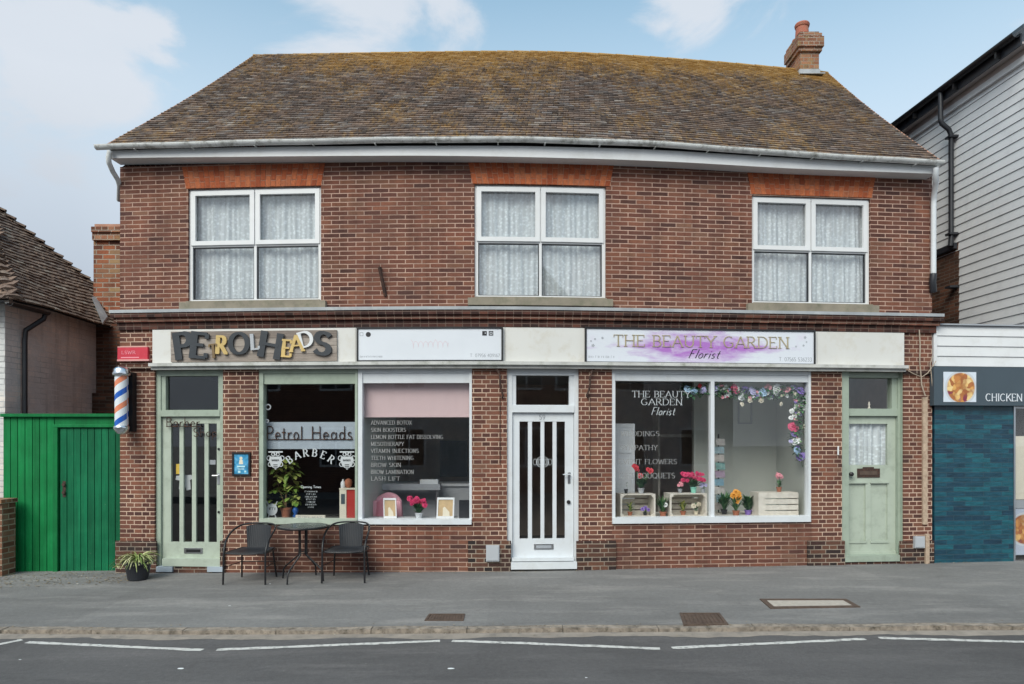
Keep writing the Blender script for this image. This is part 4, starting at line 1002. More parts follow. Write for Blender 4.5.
# shop windows
def shop_window(x0, x1, board, gl, sill, mulls, mat, o=-.05, sill_mat=None, bx=None):
    m_ = (x0 + x1) / 2; s0, s1 = SP(x0) + .002, SP(x1) - .002
    zt_ = ZF0 - .032; zb_ = ZP(m_, sill[1]); gz1, gz0 = ZP(m_, gl[1][0], o), ZP(m_, gl[1][1], o)
    g0_, g1_ = SP(gl[0][0], o), SP(gl[0][1], o)
    mb = MB(); mb.fb(s0, g0_, zb_, zt_, -.12, o + .04); mb.fb(g1_, s1, zb_, zt_, -.12, o + .04)
    zbd = ZP(m_, board, o)
    mb.fb(g0_, g1_, gz1, zt_, -.12, o + .02); mb.fb(g0_, g1_, zt_ - .05, zt_ - .001, o + .02, o + .037)
    for a, b in mulls: mb.fb(SP(a, o), SP(b, o), gz0, gz1, -.11, o + .03)
    w = mb.build('shop_window', mat, B, bevel=.004)
    mb = MB(); fbp(mb, x0 + .5 if bx is None else bx[0], x1 - .5 if bx is None else bx[1], sill[0], sill[1], -.12, .035); mb.build('sill', sill_mat or mat, w, bevel=.005)
    xs = [g0_] + [SP(q, o) for ab in mulls for q in ab] + [g1_]
    for k in range(0, len(xs), 2):
        mb = MB(); mb.fb(xs[k], xs[k + 1], gz0, gz1, -.092, -.086, step=3); mb.build('pane', M['glass'], w)
    return w
wB = shop_window(258.5, 357.5, 383, ((264.5, 355.8), (384, 519)), (519, 524.5), [], M['sage'], sill_mat=M['sage_light'])
wP = shop_window(357.7, 472, 383, ((363, 469.5), (383, 519.5)), (519.5, 524.5), [], M['whitepaint'])
wF = shop_window(612, 811.5, 382, ((614.6, 807), (381.6, 517)), (517, 522.8), [(710, 713.6)], M['whitepaint'])
# dark shadow gaps below sills are the brick; shop rooms
def room(px0, px1, depth, floor_z, ceil_z, mats, o0=-.135, name='shop_interior'):
    s0, s1 = SP(px0), SP(px1); wall_m, floor_m, ceil_m = mats
    x0, x1 = F(s0, 0, o0), F(s1, 0, o0)
    mb = MB()
    A0, A1, B0, B1 = F(s0, floor_z, o0), F(s1, floor_z, o0), F(s0, floor_z, o0 - depth), F(s1, floor_z, o0 - depth)
    up = Vector((0, 0, ceil_z - floor_z))
    n = 8; fr = [F(lerp(s0, s1, i / n), floor_z, o0) for i in range(n + 1)]; bk = [F(lerp(s0, s1, i / n), floor_z, o0 - depth) for i in range(n + 1)]
    mb.cur = 1; mb.grid([fr, bk]); mb.cur = 2; mb.grid([[p + up for p in bk], [p + up for p in fr]])
    mb.cur = 0; mb.grid([bk, [p + up for p in bk]]); mb.face([A0, B0, B0 + up, A0 + up]); mb.face([B1, A1, A1 + up, B1 + up])
    return mb.build(name, [wall_m, floor_m, ceil_m], B)
zc = ZF0 - .03
room(122, 357.2, 4.0, -.06, zc + .1, (M['dark'], M['floor_int'], M['dark']))
room(357.8, 606, 3.4, -.03, zc + .1, (M['brown_int'], M['floor_int'], M['grey_int']))
room(607, 836, 3.0, -.03, zc + .1, (M['brown_int'], M['floor_int'], M['grey_int']))
room(837, 925, 2.5, 0, zc + .1, (M['brown_int'], M['floor_int'], M['dark']), o0=-.21)
# partition walls / display floors
mb = MB(); zF = ZP(708, 517.5)
mb.fb(SP(612), SP(811.5), zF - .06, zF - .012, -.95, -.125); mb.build('display_shelf', M['crate'], B)
mb = MB(); mb.fb(SP(727), SP(836), -.02, zc, -1.35, -1.28)
mb.face([F(SP(811), -.02, -.135), F(SP(811), zc, -.135), F(SP(820), zc, -1.28), F(SP(820), -.02, -1.28)]); mb.build('partition', M['greygreen'], B)
zW = ZP(415, 519.5); zBb = ZP(310, 519)
mb = MB(); mb.fb(SP(358), SP(472), zW - .06, zW - .012, -.5, -.125); mb.build('display_shelf', M['whitepaint'], B)
mb = MB(); mb.fb(SP(259), SP(357), zBb - .06, zBb - .012, -.5, -.125); mb.build('display_shelf', M['dark'], B)
mb = MB(); mb.face([F(SP(359.5), -.02, -.136), F(SP(359.5), zc, -.136), F(SP(359.5) + .16, zc, -1.6), F(SP(359.5) + .16, -.02, -1.6)]); mb.build('partition', M['greygreen'], B)
# salon counter
t = thing('reception_counter', F(SP(425), -.02, -1.5), 'grey reception counter inside the pink-blind shop', 'counter')
mb = MB(); a, b = SP(383, -1.3), SP(480, -1.3); mb.fb(a, b, -.02, ZP(420, 486, -1.3), -1.9, -1.3); mb.build('counter_front', M['counter'], t)
mb = MB(); mb.fb(a - .04, b, ZP(420, 486, -1.3), ZP(420, 483.5, -1.3) , -1.95, -1.26); mb.build('counter_top', M['whitepaint'], t)
t = thing('treatment_bed', F(SP(408, -1.1), -.02, -1.1), 'grey padded treatment bed with a white pillow behind the pink tub chair', 'bed')
mb = MB(); fbp(mb, 378, 440, 484, 490, -1.15, -.95); mb.build('mattress', M['greyprint'], t, bevel=.02)
mb = MB(); fbp(mb, 420, 438, 479.5, 484, -1.12, -.97); mb.build('pillow', M['whitepaint'], t, bevel=.02)
for px in (381, 437): mb = MB(); mb.tube([F(SP(px, -1.05), -.02, -1.05), F(SP(px, -1.05), ZP(px, 490, -1.05), -1.05)], .02, 8); mb.build('leg', M['steel'], t)
# plain black slab set deep inside salon
mb = MB(); mb.fb(SP(436, -2.), SP(465, -2.), ZP(450, 478, -2.), ZP(450, 440, -2.), -2.6, -2.5); tag(mb.build('dark_panel', M['blackmetal']), 'plain black panel deep inside the pink-blind shop', 'screen')

# ---- lettering on glass
oG = -.0848
xx = SP(371, oG)
for i, (t_, y) in enumerate((('ADVANCED BOTOX', 424.5), ('SKIN BOOSTERS', 431.7), ('LEMON BOTTLE FAT DISSOLVING', 438.8), ('MESOTHERAPY', 445.8), ('VITAMIN INJECTIONS', 452.7), ('TEETH WHITENING', 459.8), ('BROW SKIN', 466.8), ('BROW LAMINATION', 473.8), ('LASH LIFT', 480.5))):
    mb = MB(); h = .052; W = textw(t_, h, .1); target = {0: 42, 1: 36, 2: 74, 3: 34, 4: 49, 5: 44, 6: 31, 7: 44, 8: 30, 9: 24}[i] / 75.
    text(mb, t_, h, FM(xx, ZP(400, y, oG), oG), thick=.12, thin=.06, serif=.1, sp=.1, sx=target / W); mb.build('window_lettering', M['faintvinyl'], wP)
mb = MB()
def fit(mb, t_, x0, x1, y, hpx, o, off=0., **kw):
    h = hpx / 75 * .98; s0_, s1_ = SP(x0, o), SP(x1, o); W = textw(t_, h, .08)
    text(mb, t_, h, FM(s0_, ZP((x0 + x1) / 2, y, o), o), sp=.08, sx=(s1_ - s0_) / W, o0=off, **kw)
for a_ in (('THE BEAUTY', 632, 691, 397.3, 6.5), ('GARDEN', 641, 683, 405, 6.5), ('WEDDINGS', 621, 660, 436, 5), ('SYMPATHY', 620, 658, 450, 5), ('EVENT FLOWERS', 619, 677.5, 464, 5), ('GIFT BOUQUETS', 619, 675.5, 478.3, 5.5)):
    mb = MB(); fit(mb, *a_, oG, thick=.12, thin=.05, serif=.13); mb.build('window_lettering', M['faintvinyl'] if a_[3] > 420 else M['greyvinyl'], wF)
mb = MB(); fit(mb, 'Florist', 651, 675, 415, 8, oG, thick=.09, thin=.06, serif=0, slant=.35); mb.build('window_script', M['greyvinyl'], wF)
mb = MB()
cx_, cy_ = SP(310.5, oG), ZP(310, 489, oG); Rr_ = 33.5 / 75
for k, chh in enumerate('BARBER'):
    a = R(90 + 36 - k * 14.4); s = cx_ + Rr_ * math.cos(a); z = cy_ + Rr_ * math.sin(a); rot = a - math.pi / 2
    text(mb, chh, .098, FM(s, z, oG, rot), align='c', thick=.18, thin=.08, serif=.12)
mb.build('window_lettering', M['greyvinyl'], wB); mb = MB()
text(mb, 'Opening Times', .035, FM(SP(311, oG), ZP(311, 488, oG), oG), align='c', thick=.16, thin=.12, serif=0)
for k in range(7):
    w_ = (.17, .13, .16, .13, .11, .15, .08)[k]; scribble(mb, w_, .020, FM(SP(311, oG) - w_ / 2, ZP(311, 492.3 + k * 2.6, oG), oG), seed=k, th=.12)
mb.build('window_times', M['greyvinyl'], wB)
def crest(mb, px, y, sc_, o):
    c = FM(SP(px, o), ZP(px, y, o), o)
    sh = [(-.075, .07), (.075, .07), (.09, .02), (.06, -.05), (0, -.1), (-.06, -.05), (-.09, .02)]
    mb.face([c(a * sc_, b * sc_, 0) for a, b in reversed(sh)])
    for k, (a, b, r) in enumerate(((-.085, .05, .03), (.085, .05, .03), (-.07, -.03, .028), (.07, -.03, .028), (-.03, .1, .022), (.03, .1, .022), (0, .11, .02))):
        ribbon(mb, arc(a * sc_, b * sc_, r * sc_, r * sc_, 0, 360, 10), lambda v: .010, c, 0, .0006 + k * .0004)
for px in (275.5, 347): mb = MB(); crest(mb, px, 462, 1.05, oG); mb.fb(SP(px, oG) - .10, SP(px, oG) + .10, ZP(px, 452.6, oG), ZP(px, 451.2, oG), oG - .0004, oG + .0004); mb.build('crest_decal', M['greyvinyl'], wB)
for px in (275.5, 347):
    mb = MB(); text(mb, 'BARBER', .022, FM(SP(px, oG), ZP(px, 461, oG), oG + .006), align='c', thick=.2, thin=.14, serif=0)
    for k in range(3): mb.fb(SP(px, oG) - .03 + k * .0, SP(px, oG) + .03, ZP(px, 465 + k * 1.6, oG), ZP(px, 464.4 + k * 1.6, oG), oG + .003, oG + .0036)
    mb.build('crest_print', M['blackvinyl'], wB)
for px, y, r in ((268, 407, .035), (267, 421, .02)): mb = MB(); ribbon(mb, arc(0, 0, r, r, 0, 360, 12), lambda v: .016, FM(SP(px, oG), ZP(px, y, oG), oG), 0, 0); mb.build('round_sticker', M['greyprint'], wB)

# ================================================================== SIGNS
def wire_text(mb, t_, x0, x1, yb, hpx, o, r=.007):
    h = hpx / 75; s0_, s1_ = SP(x0, o), SP(x1, o); W = textw(t_, h, .1); sx = (s1_ - s0_) / W
    zb0 = ZP((x0 + x1) / 2, yb, o); x = 0
    for c in t_:
        for st in G.get(c, G[' '])[1]:
            mb.tube([F(s0_ + x + p[0] * h * sx, zb0 + p[1] * h, o) for p in st], r, 6)
        x += (G.get(c, G[' '])[0] + .1) * h * sx
def signbase(name, px, y, o, label, cat='sign'): return thing(name, F(SP(px, o), ZP(px, y, o), o), label, cat)
t = signbase('shop_sign', 254, 361, .03, 'weathered plank sign with jumbled dark, yellow and white letters reading PETROLHEADS')
mb = MB(); z0_, z1_ = ZP(254, 361.5, .06), ZP(254, 330.5, .06)
for k in range(4):
    a, b = lerp(z0_, z1_, k / 4), lerp(z0_, z1_, (k + 1) / 4); mb.fb(SP(170.5, .06) + random.uniform(0, .01), SP(337, .06) - random.uniform(0, .01), a + .002, b - .002, .03, .058 + random.uniform(-.002, .002), step=3)
mb.build('plank_backing', M['plank'], t)
LT = [('P', 184, 345.5, 18.5, 24, 8, 'darkletter', .3), ('E', 200.3, 345.5, 18, 23.5, -6, 'darkletter', .3), ('T', 214, 351, 8, 13, 5, 'brownletter', .2), ('R', 222.3, 345, 11, 16.5, -3, 'yellowletter', .26),
      ('O', 239.5, 343.5, 20, 20, 3, 'darkletter', .26), ('L', 255.5, 342, 8.5, 14.5, 4, 'meter', .24), ('H', 271, 345.3, 23, 22.5, -10, 'darkletter', .3), ('E', 287.5, 348.5, 10, 16, -4, 'yellowletter', .24),
      ('A', 297, 343.3, 13.5, 15.5, 4, 'yellowletter', .2), ('D', 306, 339.3, 14, 14.5, 14, 'fascia', .24), ('S', 323, 343.5, 19, 21, -12, 'darkletter', .3)]
for k, (chh, px, y, wp, hp, rot, mt, tk) in enumerate(LT):
    h = hp / 74.; w = wp / 74. / G[chh][0]
    mb = MB(); o = .062; c = FM(SP(px, o), ZP(px, y, o), o + (.001 * (k % 3)), R(rot))
    glyph(mb, chh, -wp / 74. / 2, -h / 2, w, h, c, tk, tk * .45, .13 if chh not in 'OS' else 0, .022, 0)
    mb.build('sign_letter', M[mt], t)
def framed_sign(name, px0, px1, yt, yb, label, face):
    m_ = (px0 + px1) / 2; o = .07
    t = signbase(name, m_, yb, .03, label)
    s0, s1, z0, z1 = SP(px0, o), SP(px1, o), ZP(m_, yb, o), ZP(m_, yt, o)
    mb = MB(); mb.frame(s0, s1, z0, z1, .022, .0285, .075); mb.build('sign_frame', M['blackmetal'], t)
    mb = MB(); mb.fb(s0 + .022, s1 - .022, z0 + .022, z1 - .022, .03, .062, step=.3); mb.build('sign_panel', face if face else M['signface'], t)
    return t, s0, s1, z0, z1
t, s0, s1, z0, z1 = framed_sign('shop_sign', 356.5, 503, 326.8, 361.6, 'white framed shop sign with faint pink script and small black icons', None)
oS = .0625
mb = MB(); fit(mb, 'T. 07956 409167', 470, 500, 357, 3.3, oS, thick=.14, thin=.1, serif=0); mb.build('sign_lettering', M['greyprint'], t)
mb = MB(); scribble(mb, .29, .022, FM(SP(360, oS), ZP(370, 357.5, oS), oS), seed=5); mb.build('sign_lettering', M['greyprint'], t)
mb = MB(); scribble(mb, .52, .14, FM(SP(411, oS), ZP(430, 348, oS), oS), cursive=True, th=.10); mb.build('sign_script', M['pinkpaint'], t)
mb = MB(); c = FM(SP(368.3, oS), ZP(368, 334.5, oS), oS)
mb.face([c(.034 * math.cos(k * math.pi / 8), .034 * math.sin(k * math.pi / 8), .0005) for k in range(16)])
for px in (484.5, 491):
    s, z = SP(px, oS), ZP(px, 333.3, oS)
    if px < 490:
        mb.fb(s - .03, s + .004, z - .03, z + .03, oS, oS + .001); mb.fb(s + .016, s + .03, z - .03, z + .03, oS, oS + .001); mb.fb(s + .004, s + .016, z + .012, z + .03, oS, oS + .0012); mb.fb(s + .004, s + .016, z - .03, z - .005, oS, oS + .0012)
    else: mb.frame(s - .03, s + .03, z - .03, z + .03, .012, oS, oS + .001); mb.fb(s - .01, s + .01, z - .01, z + .01, oS, oS + .001)
s, z = SP(361.8, oS), ZP(361, 334.5, oS); 
mb.build('sign_icon', M['blackvinyl'], t)
mb = MB(); mb.frame(s - .028, s + .02, z - .02, z + .028, .006, oS, oS + .001); mb.build('sign_icon', M['greyprint'], t)
sm = SP(700, .07); zm = ZP(700, 347, .07)
t, s0, s1, z0, z1 = framed_sign('shop_sign', 585, 815.5, 328.5, 364.2, 'long florist sign reading THE BEAUTY GARDEN over a purple watercolour wash', mk_splash(sm, zm))
mb = MB(); fit(mb, 'THE BEAUTY GARDEN', 613.5, 790, 347.2, 11.5, oS, thick=.11, thin=.045, serif=.13, depth=.006); mb.build('sign_lettering', M['gold'], t)
mb = MB(); fit(mb, 'Florist', 688, 719.5, 358.3, 9, oS, thick=.10, thin=.07, serif=0, slant=.45, depth=.002); mb.build('sign_script', M['blackvinyl'], t)
mb = MB(); fit(mb, 'T. 07565 536233', 779, 812, 361.3, 4, oS, thick=.15, thin=.1, serif=0); mb.build('sign_lettering', M['greyprint'], t); mb = MB(); scribble(mb, .36, .03, FM(SP(588.5, oS), ZP(600, 358, oS), oS), seed=9, th=.13); mb.build('sign_lettering', M['greyprint'], t)
mb = MB()
for px, y, r in ((591, 341, .012), (595, 339, .014), (602.5, 338, .016), (593, 345.5, .022), (805, 337.5, .02), (796, 346.5, .014), (803.5, 345.5, .015), (806.5, 342, .012)):
    c = FM(SP(px, oS), ZP(px, y, oS), oS)
    for k in range(5):
        a = k * 1.2566; mb.face([c(0, 0, .0008 + k * .0001)] + [c(r * math.cos(a + q), r * math.sin(a + q), .0008 + k * .0001) for q in (-.4, 0, .4)])
mb.build('sign_flowers', M['greyprint'], t)
# red sign
t = signbase('red_sign', 133, 361, .03, 'small red rectangular sign fixed to the brick pier above the striped pole')
mb = MB(); fbp(mb, 117.5, 147.5, 347.3, 359.3, .002, .05); mb.build('sign_panel', M['redsign'], t, bevel=.004)
mb = MB(); fbp(mb, 117, 148.5, 359.3, 361, .002, .06); fbp(mb, 117.5, 147, 346.3, 347.3, .002, .052); mb.build('sign_edge', M['pinkedge'], t)
mb = MB(); fit(mb, 'LSWR', 121.5, 136, 354, 3.2, .051, thick=.14, thin=.1, serif=.1); mb.fb(SP(121, .05), SP(139, .05), ZP(130, 358, .05), ZP(130, 357, .05), .05, .0512); mb.build('sign_lettering', M['pinkp'], t)
# poster
t = signbase('poster_frame', 241, 475.5, .0, 'small blue poster in a black frame on the brick pier beside the barber door', 'poster')
mb = MB(); s0, s1, z0, z1 = SP(232.3, .02), SP(250.3, .02), ZP(241, 475.8, .02), ZP(241, 452.2, .02); mb.frame(s0, s1, z0, z1, .024, .001, .03); mb.build('frame', M['blackmetal'], t)
mb = MB(); mb.fb(s0 + .024, s1 - .024, z0 + .024, z1 - .024, .001, .018); mb.build('poster', paint('poster_blue', (.05, .28, .50), .3, .5, dirt=(.35, .6, .7), dirt_amt=.6, scale=14), t)
mb = MB(); c = FM(SP(241, .0185), ZP(241, 459, .0185), .0185)
mb.face([c(.022 * math.cos(k * .7854), .022 * math.sin(k * .7854) + .01, .0003) for k in range(8)]); mb.face([c(-.03, -.07, .0002), c(.03, -.07, .0002), c(.02, -.01, .0002), c(-.02, -.01, .0002)])
mb.build('poster_figure', M['creamp'], t)
pp_ = paint('poster_pale', (.5, .75, .8), .4, .1, bmp=0)
for k, (px, y, w, h) in enumerate(((241, 466.5, .11, .02), (241, 469, .09, .012), (239.2, 471.8, .035, .03), (245.3, 471.5, .025, .022))):
    mb = MB(); s, z = SP(px, .0185), ZP(px, y, .0185); mb.fb(s - w / 2, s + w / 2, z - h / 2, z + h / 2, .018, .0192); mb.build('poster_print', pp_, t)
# wire lettering over barber door + window board
mb = MB(); wire_text(mb, 'Barber', 166, 201, 426.5, 9, -.03, .0065); wire_text(mb, 'Shop', 193, 218, 436.5, 8.5, -.03, .0065)
mb.tube([F(SP(166, -.03), ZP(180, 426.5, -.03), -.032), F(SP(201, -.03), ZP(180, 426.5, -.03), -.032)], .005, 6)
mb.tube([F(SP(170, -.03), ZP(170, 426.5, -.03), -.03), F(SP(170, -.03), ZP(170, 426.5, -.03), -.072)], .004, 6)
tag(mb.build('wire_lettering', M['rust']), 'rusty wire lettering reading Barber Shop across the green glazed door', 'sign')
t = thing('wire_lettering_board', F(SP(310, -.2), ZP(310, 446, -.2), -.2), 'pale blue board with rusty wire letters Petrol Heads hanging in the barber window', 'sign')
mb = MB(); fbp(mb, 266, 355.2, 422, 449, -.22, -.16); mb.build('board', M['bluegrey'], t)
mb = MB(); wire_text(mb, 'Petrol', 266.5, 304, 439.5, 13.5, -.145, .008); wire_text(mb, 'Heads', 311, 354, 439.5, 13.5, -.145, .008)
mb.tube([F(SP(268, -.145), ZP(290, 439.5, -.145), -.147), F(SP(353, -.145), ZP(290, 439.5, -.145), -.147)], .006, 6); mb.build('wire_letters', M['rust'], t)
# barber pole
pc = F(SP(121.5, .2), 0, .2); zt0, zb0 = ZP(121.5, 367, .2), ZP(121.5, 434.5, .2); t = thing('barber_pole', (pc.x, pc.y, zb0), 'striped blue and orange barber pole with chrome caps on the pier', 'barber pole')
H_ = zt0 - zb0; rr = .082
def mk_stripe():
    m, nt, bs = newmat('barber_stripes'); tc = N(nt, 'ShaderNodeTexCoord'); sp = N(nt, 'ShaderNodeSeparateXYZ'); nt.links.new(tc.outputs['UV'], sp.inputs[0])
    k = mth(nt, 'FRACT', mth(nt, 'ADD', mth(nt, 'ADD', mth(nt, 'MULTIPLY', sp.outputs[1], 2.8), mth(nt, 'MULTIPLY', sp.outputs[0], -1.0)), .376))
    r = ramp(nt, [(0, (.02, .11, .48)), (.22, (.72, .76, .80)), (.5, (.72, .24, .13)), (.72, (.72, .76, .80))], 'CONSTANT')
    nt.links.new(k, r.inputs[0]); nt.links.new(r.outputs[0], bs.inputs['Base Color']); bs.inputs['Roughness'].default_value = .25; return m
mb = MB(); mb.lathe((pc.x, pc.y, zb0), [(rr, H_ * .12), (rr, H_ * .3), (rr, H_ * .6), (rr, H_ * .87)], 32, cap=True)
mb.build('striped_tube', mk_stripe(), t, smooth=False)
mb = MB(); mb.lathe((pc.x, pc.y, zb0), [(.04, 0), (.07, .01), (.086, .05), (.1, H_ * .09), (.1, H_ * .125), (.09, H_ * .13)], 28); mb.build('cap', M['chrome'], t, smooth=True)
mb = MB(); mb.lathe((pc.x, pc.y, zb0), [(.09, H_ * .865), (.105, H_ * .87), (.112, H_ * .90), (.100, H_ * .93), (.1, H_ * .96), (.08, H_ * .99), (.04, H_)], 28); mb.build('cap', M['chrome'], t, smooth=True)
mb = MB(); s = SP(131, .1); mb.fb(s - .05, s + .015, zb0 + .04, zt0 - .06, .0, .09); mb.fb(s - .14, s - .05, zb0 + H_ * .09, zb0 + H_ * .12, .0, .2); mb.fb(s - .14, s - .05, zb0 + H_ * .89, zb0 + H_ * .92, .0, .2); mb.build('bracket', M['blackmetal'], t)

# ================================================================== SMALL FACADE THINGS
mb = MB(); p0 = F(SP(379, .3), ZP(379, 266, .3), .3)
a = F(SP(385.5, 0), ZP(385.5, 296, 0), 0); b = F(SP(379.5, .12), ZP(379.5, 267, .12), .12); mb.tube([a, b], .024, 6)
mb.tube([b, F(SP(381, 0), ZP(381, 268, 0), 0)], .012, 6)
tag(mb.build('iron_bracket', M['rust']), 'old rusty iron bracket stub on the brick wall between the upper windows', 'bracket')
for px, sg, lab in ((499, 1, 'rusty hanging hook bracket on the brick pier left of the white door'), (591, -1, 'rusty hanging hook bracket on the brick pier right of the white door')):
    mb = MB(); pts = []
    for dx, y, o in ((-4, 368, .02), (-1, 371, .06), (1, 377, .08), (1, 384, .07), (2, 390, .05), (4, 395, .04), (3, 398, .02)): pts.append(F(SP(px + dx * sg, o), ZP(px, y, o), o))
    mb.tube(pts, .013, 6); mb.tube([F(SP(px, 0), ZP(px, 372, 0), 0), F(SP(px, .06), ZP(px, 372, .06), .06)], .012, 6)
    mb.tube([F(SP(px + 1 * sg, .012), ZP(px, y, .012), .012 + .004 * math.sin(y)) for y in range(395, 470, 5)], .0045, 5)
    tag(mb.build('hook_bracket', M['rust']), lab, 'bracket')
def meter(px0, px1, yt, yb, lab):
    m_ = (px0 + px1) / 2; t = thing('meter_box', F(SP(m_), ZP(m_, yb), .03), lab, 'meter box', 'grey meter boxes low on the wall')
    mb = MB(); fbp(mb, px0, px1, yt, yb, .03, .07); mb.build('box', M['meter'], t, bevel=.006)
    mb = MB(); fbp(mb, px0 + .9, px1 - .9, yt + 1, yb - 1, .07, .078); mb.build('lid', M['meter'], t, bevel=.003)
meter(486, 499.3, 545.5, 561.5, 'grey meter box on the dark plinth left of the white door')
meter(915, 925, 536.5, 548, 'grey meter box beside the flaking pipe at the right end of the brick front')
t = thing('drain_pipe', F(SP(925.5), ZP(925, 563), .03), 'flaking cream and brown pipe casing running down the right brick pier', 'pipe')
mb = MB(); fbp(mb, 923.2, 927.6, 397, 524.5, .0, .03); mb.build('pipe_casing', M['pipe'], t); mb = MB(); fbp(mb, 925.8, 929.6, 534, 565, .033, .06); mb.build('pipe_casing', M['pipe'], t)
mb = MB()
for pts in ([(905, 366), (909, 371), (914, 374), (922, 377), (928, 373), (933, 366), (936, 361)], [(932, 356), (930, 364), (931, 374), (932, 385), (932.5, 396)], [(919, 330), (920, 345), (919.5, 362), (921, 374), (922, 385), (925, 396)]):
    P = [F(SP(px, .055), ZP(px, y, .055), .055 + .006 * math.sin(px)) for px, y in pts]; mb.tube(P, .006 if pts[0][0] != 919 else .009, 5)
tag(mb.build('loose_cable', M['cable']), 'tangle of loose old cables at the top of the right brick pier', 'cable')
mb = MB(); mb.tube([F(SP(838.5, .02), ZP(838, y, .02), .012) for y in (446, 455)], .012, 6)
tag(mb.build('door_bell', M['white']), 'thin white bell push on the brick beside the pale green panelled door', 'door bell')

# ================================================================== CHAIRS AND TABLE
def make_chair(label):
    t = thing('bistro_chair', (0, 0, 0), label, 'chair', 'black bistro chairs outside the barber shop')
    def sm(pts, k=6):
        out = []; P = [Vector(p) for p in pts]
        for i in range(len(P) - 1):
            p0, p1, p2, p3 = P[max(0, i - 1)], P[i], P[i + 1], P[min(len(P) - 1, i + 2)]
            for j in range(k):
                q = j / k; out.append(.5 * ((2 * p1) + (p2 - p0) * q + (2 * p0 - 5 * p1 + 4 * p2 - p3) * q * q + (3 * p1 - p0 - 3 * p2 + p3) * q ** 3))
        return out + [P[-1]]
    # local frame: x right, -y forward (front of chair), z up
    half = [(.265, -.24, 0), (.262, -.232, .25), (.262, -.222, .42), (.268, -.16, .54), (.272, -.03, .63), (.255, .12, .69), (.20, .215, .725), (.10, .255, .738), (0, .262, .74)]
    pts = sm(half + [(-x, y, z) for x, y, z in reversed(half[:-1])])
    mb = MB(); mb.tube(pts, .0125, 8); mb.build('hoop_frame', M['blackmetal'], t, smooth=True)
    for sg in (1, -1):
        mb = MB(); mb.tube(sm([(sg * .2, .17, .41), (sg * .215, .2, .2), (sg * .23, .235, 0)], 4), .0115, 8); mb.build('leg', M['blackmetal'], t, smooth=True)
    mb = MB(); ring = [(.25, -.2, .40), (.25, .1, .40), (.2, .2, .41), (0, .22, .41), (-.2, .2, .41), (-.25, .1, .40), (-.25, -.2, .40), (-.1, -.245, .395), (.1, -.245, .395), (.25, -.2, .40)]
    mb.tube(sm(ring, 3), .010, 6)
    mb.tube([(.255, -.23, .22), (.225, .22, .22)], .006, 6); mb.tube([(-.255, -.23, .22), (-.225, .22, .22)], .006, 6); mb.tube([(-.225, .22, .22), (.225, .22, .22)], .006, 6)
    mb.build('seat_frame', M['blackmetal'], t, smooth=True)
    mb = MB(); rows = []; rb = []
    for j in range(9):
        y = lerp(-.24, .2, j / 8); r = []
        for i in range(11):
            u = lerp(-1, 1, i / 10); x = u * .235 * (1 - .12 * (j / 8) ** 2); r.append(Vector((x, y, .412 - .018 * (1 - u * u) * math.sin(math.pi * j / 8))))
        rows.append(r)
    mb.grid(rows); mb.grid([[p - Vector((0, 0, .012)) for p in reversed(r)] for r in rows])
    for r in (rows[0], rows[-1]): mb.grid([r, [p - Vector((0, 0, .012)) for p in r]])
    mb.build('seat', M['rattan'], t, smooth=True)
    mb = MB(); rows = []
    for j in range(9):
        v = j / 8; z = lerp(.40, .728, v); r = []
        for i in range(13):
            u = lerp(-1, 1, i / 12); hw = lerp(.14, .165, v); zz = z - (.028 * u * u * v)
            r.append(Vector((u * hw, lerp(.205, .262, v) - .045 * u * u * lerp(.3, 1, v), zz)))
        rows.append(r)
    mb.grid(rows); mb.grid([[p + Vector((0, .011, 0)) for p in reversed(r)] for r in rows])
    for k in (0, -1): mb.grid([[r[k] for r in rows], [r[k] + Vector((0, .011, 0)) for r in rows]])
    mb.build('backrest', M['rattan'], t, smooth=True)
    return t
c1 = make_chair('black woven bistro chair standing nearest the green glazed barber door')
def dup(t, label):
    r = t.copy(); COL.objects.link(r); r['label'] = label
    for ch_ in list(t.children):
        c = ch_.copy(); COL.objects.link(c); c.parent = r
    return r
c2 = dup(c1, 'black woven bistro chair on the right-hand side of the round table')
for c, px, d, th in ((c1, 252, 8.70, 1.5), (c2, 347.5, 8.72, -1)):
    x = (px - CX) / FPX * d; c.location = (x, d, PZ(x, d)); c.rotation_euler = (0, 0, R(-th)); c.scale = (1, 1, .955)
td = 8.72; tx = (303 - CX) / FPX * td; tz = PZ(tx, td)
t = thing('bistro_table', (tx, td, tz), 'round glass-topped black bistro table between the two woven chairs', 'table')
mb = MB(); mb.lathe((tx, td, tz), [(.31, .664), (.317, .668), (.317, .69), (.31, .694), (.302, .69), (.302, .668)], 40, cap=False); mb.build('table_rim', M['blackmetal'], t, smooth=True)
mb = MB(); mb.lathe((tx, td, tz), [(.302, .684), (.302, .690)], 40); mb.build('table_top', paint('frosted_glass_top', (.10, .115, .11), .25, .05, bmp=0), t)
for ang in (75, 160, 250, 340):
    mb = MB(); a = R(ang); cxx, cyy = math.cos(a), math.sin(a)
    mb.tube([(tx + cxx * .16, td + cyy * .16, tz + .675), (tx + cxx * .06, td + cyy * .06, tz + .65), (tx + cxx * .055, td + cyy * .055, tz + .35), (tx + cxx * .06, td + cyy * .06, tz + .32), (tx + cxx * .27, td + cyy * .27, tz + .16), (tx + cxx * .30, td + cyy * .30, tz + .12), (tx + cxx * .31, td + cyy * .31, tz)], .0105, 8); mb.build('table_leg', M['blackmetal'], t, smooth=True)
mb = MB(); mb.tube([(tx + .062 * math.cos(k * .5236), td + .062 * math.sin(k * .5236), tz + .35) for k in range(13)], .006, 6)
mb.build('leg_ring', M['blackmetal'], t, smooth=True)

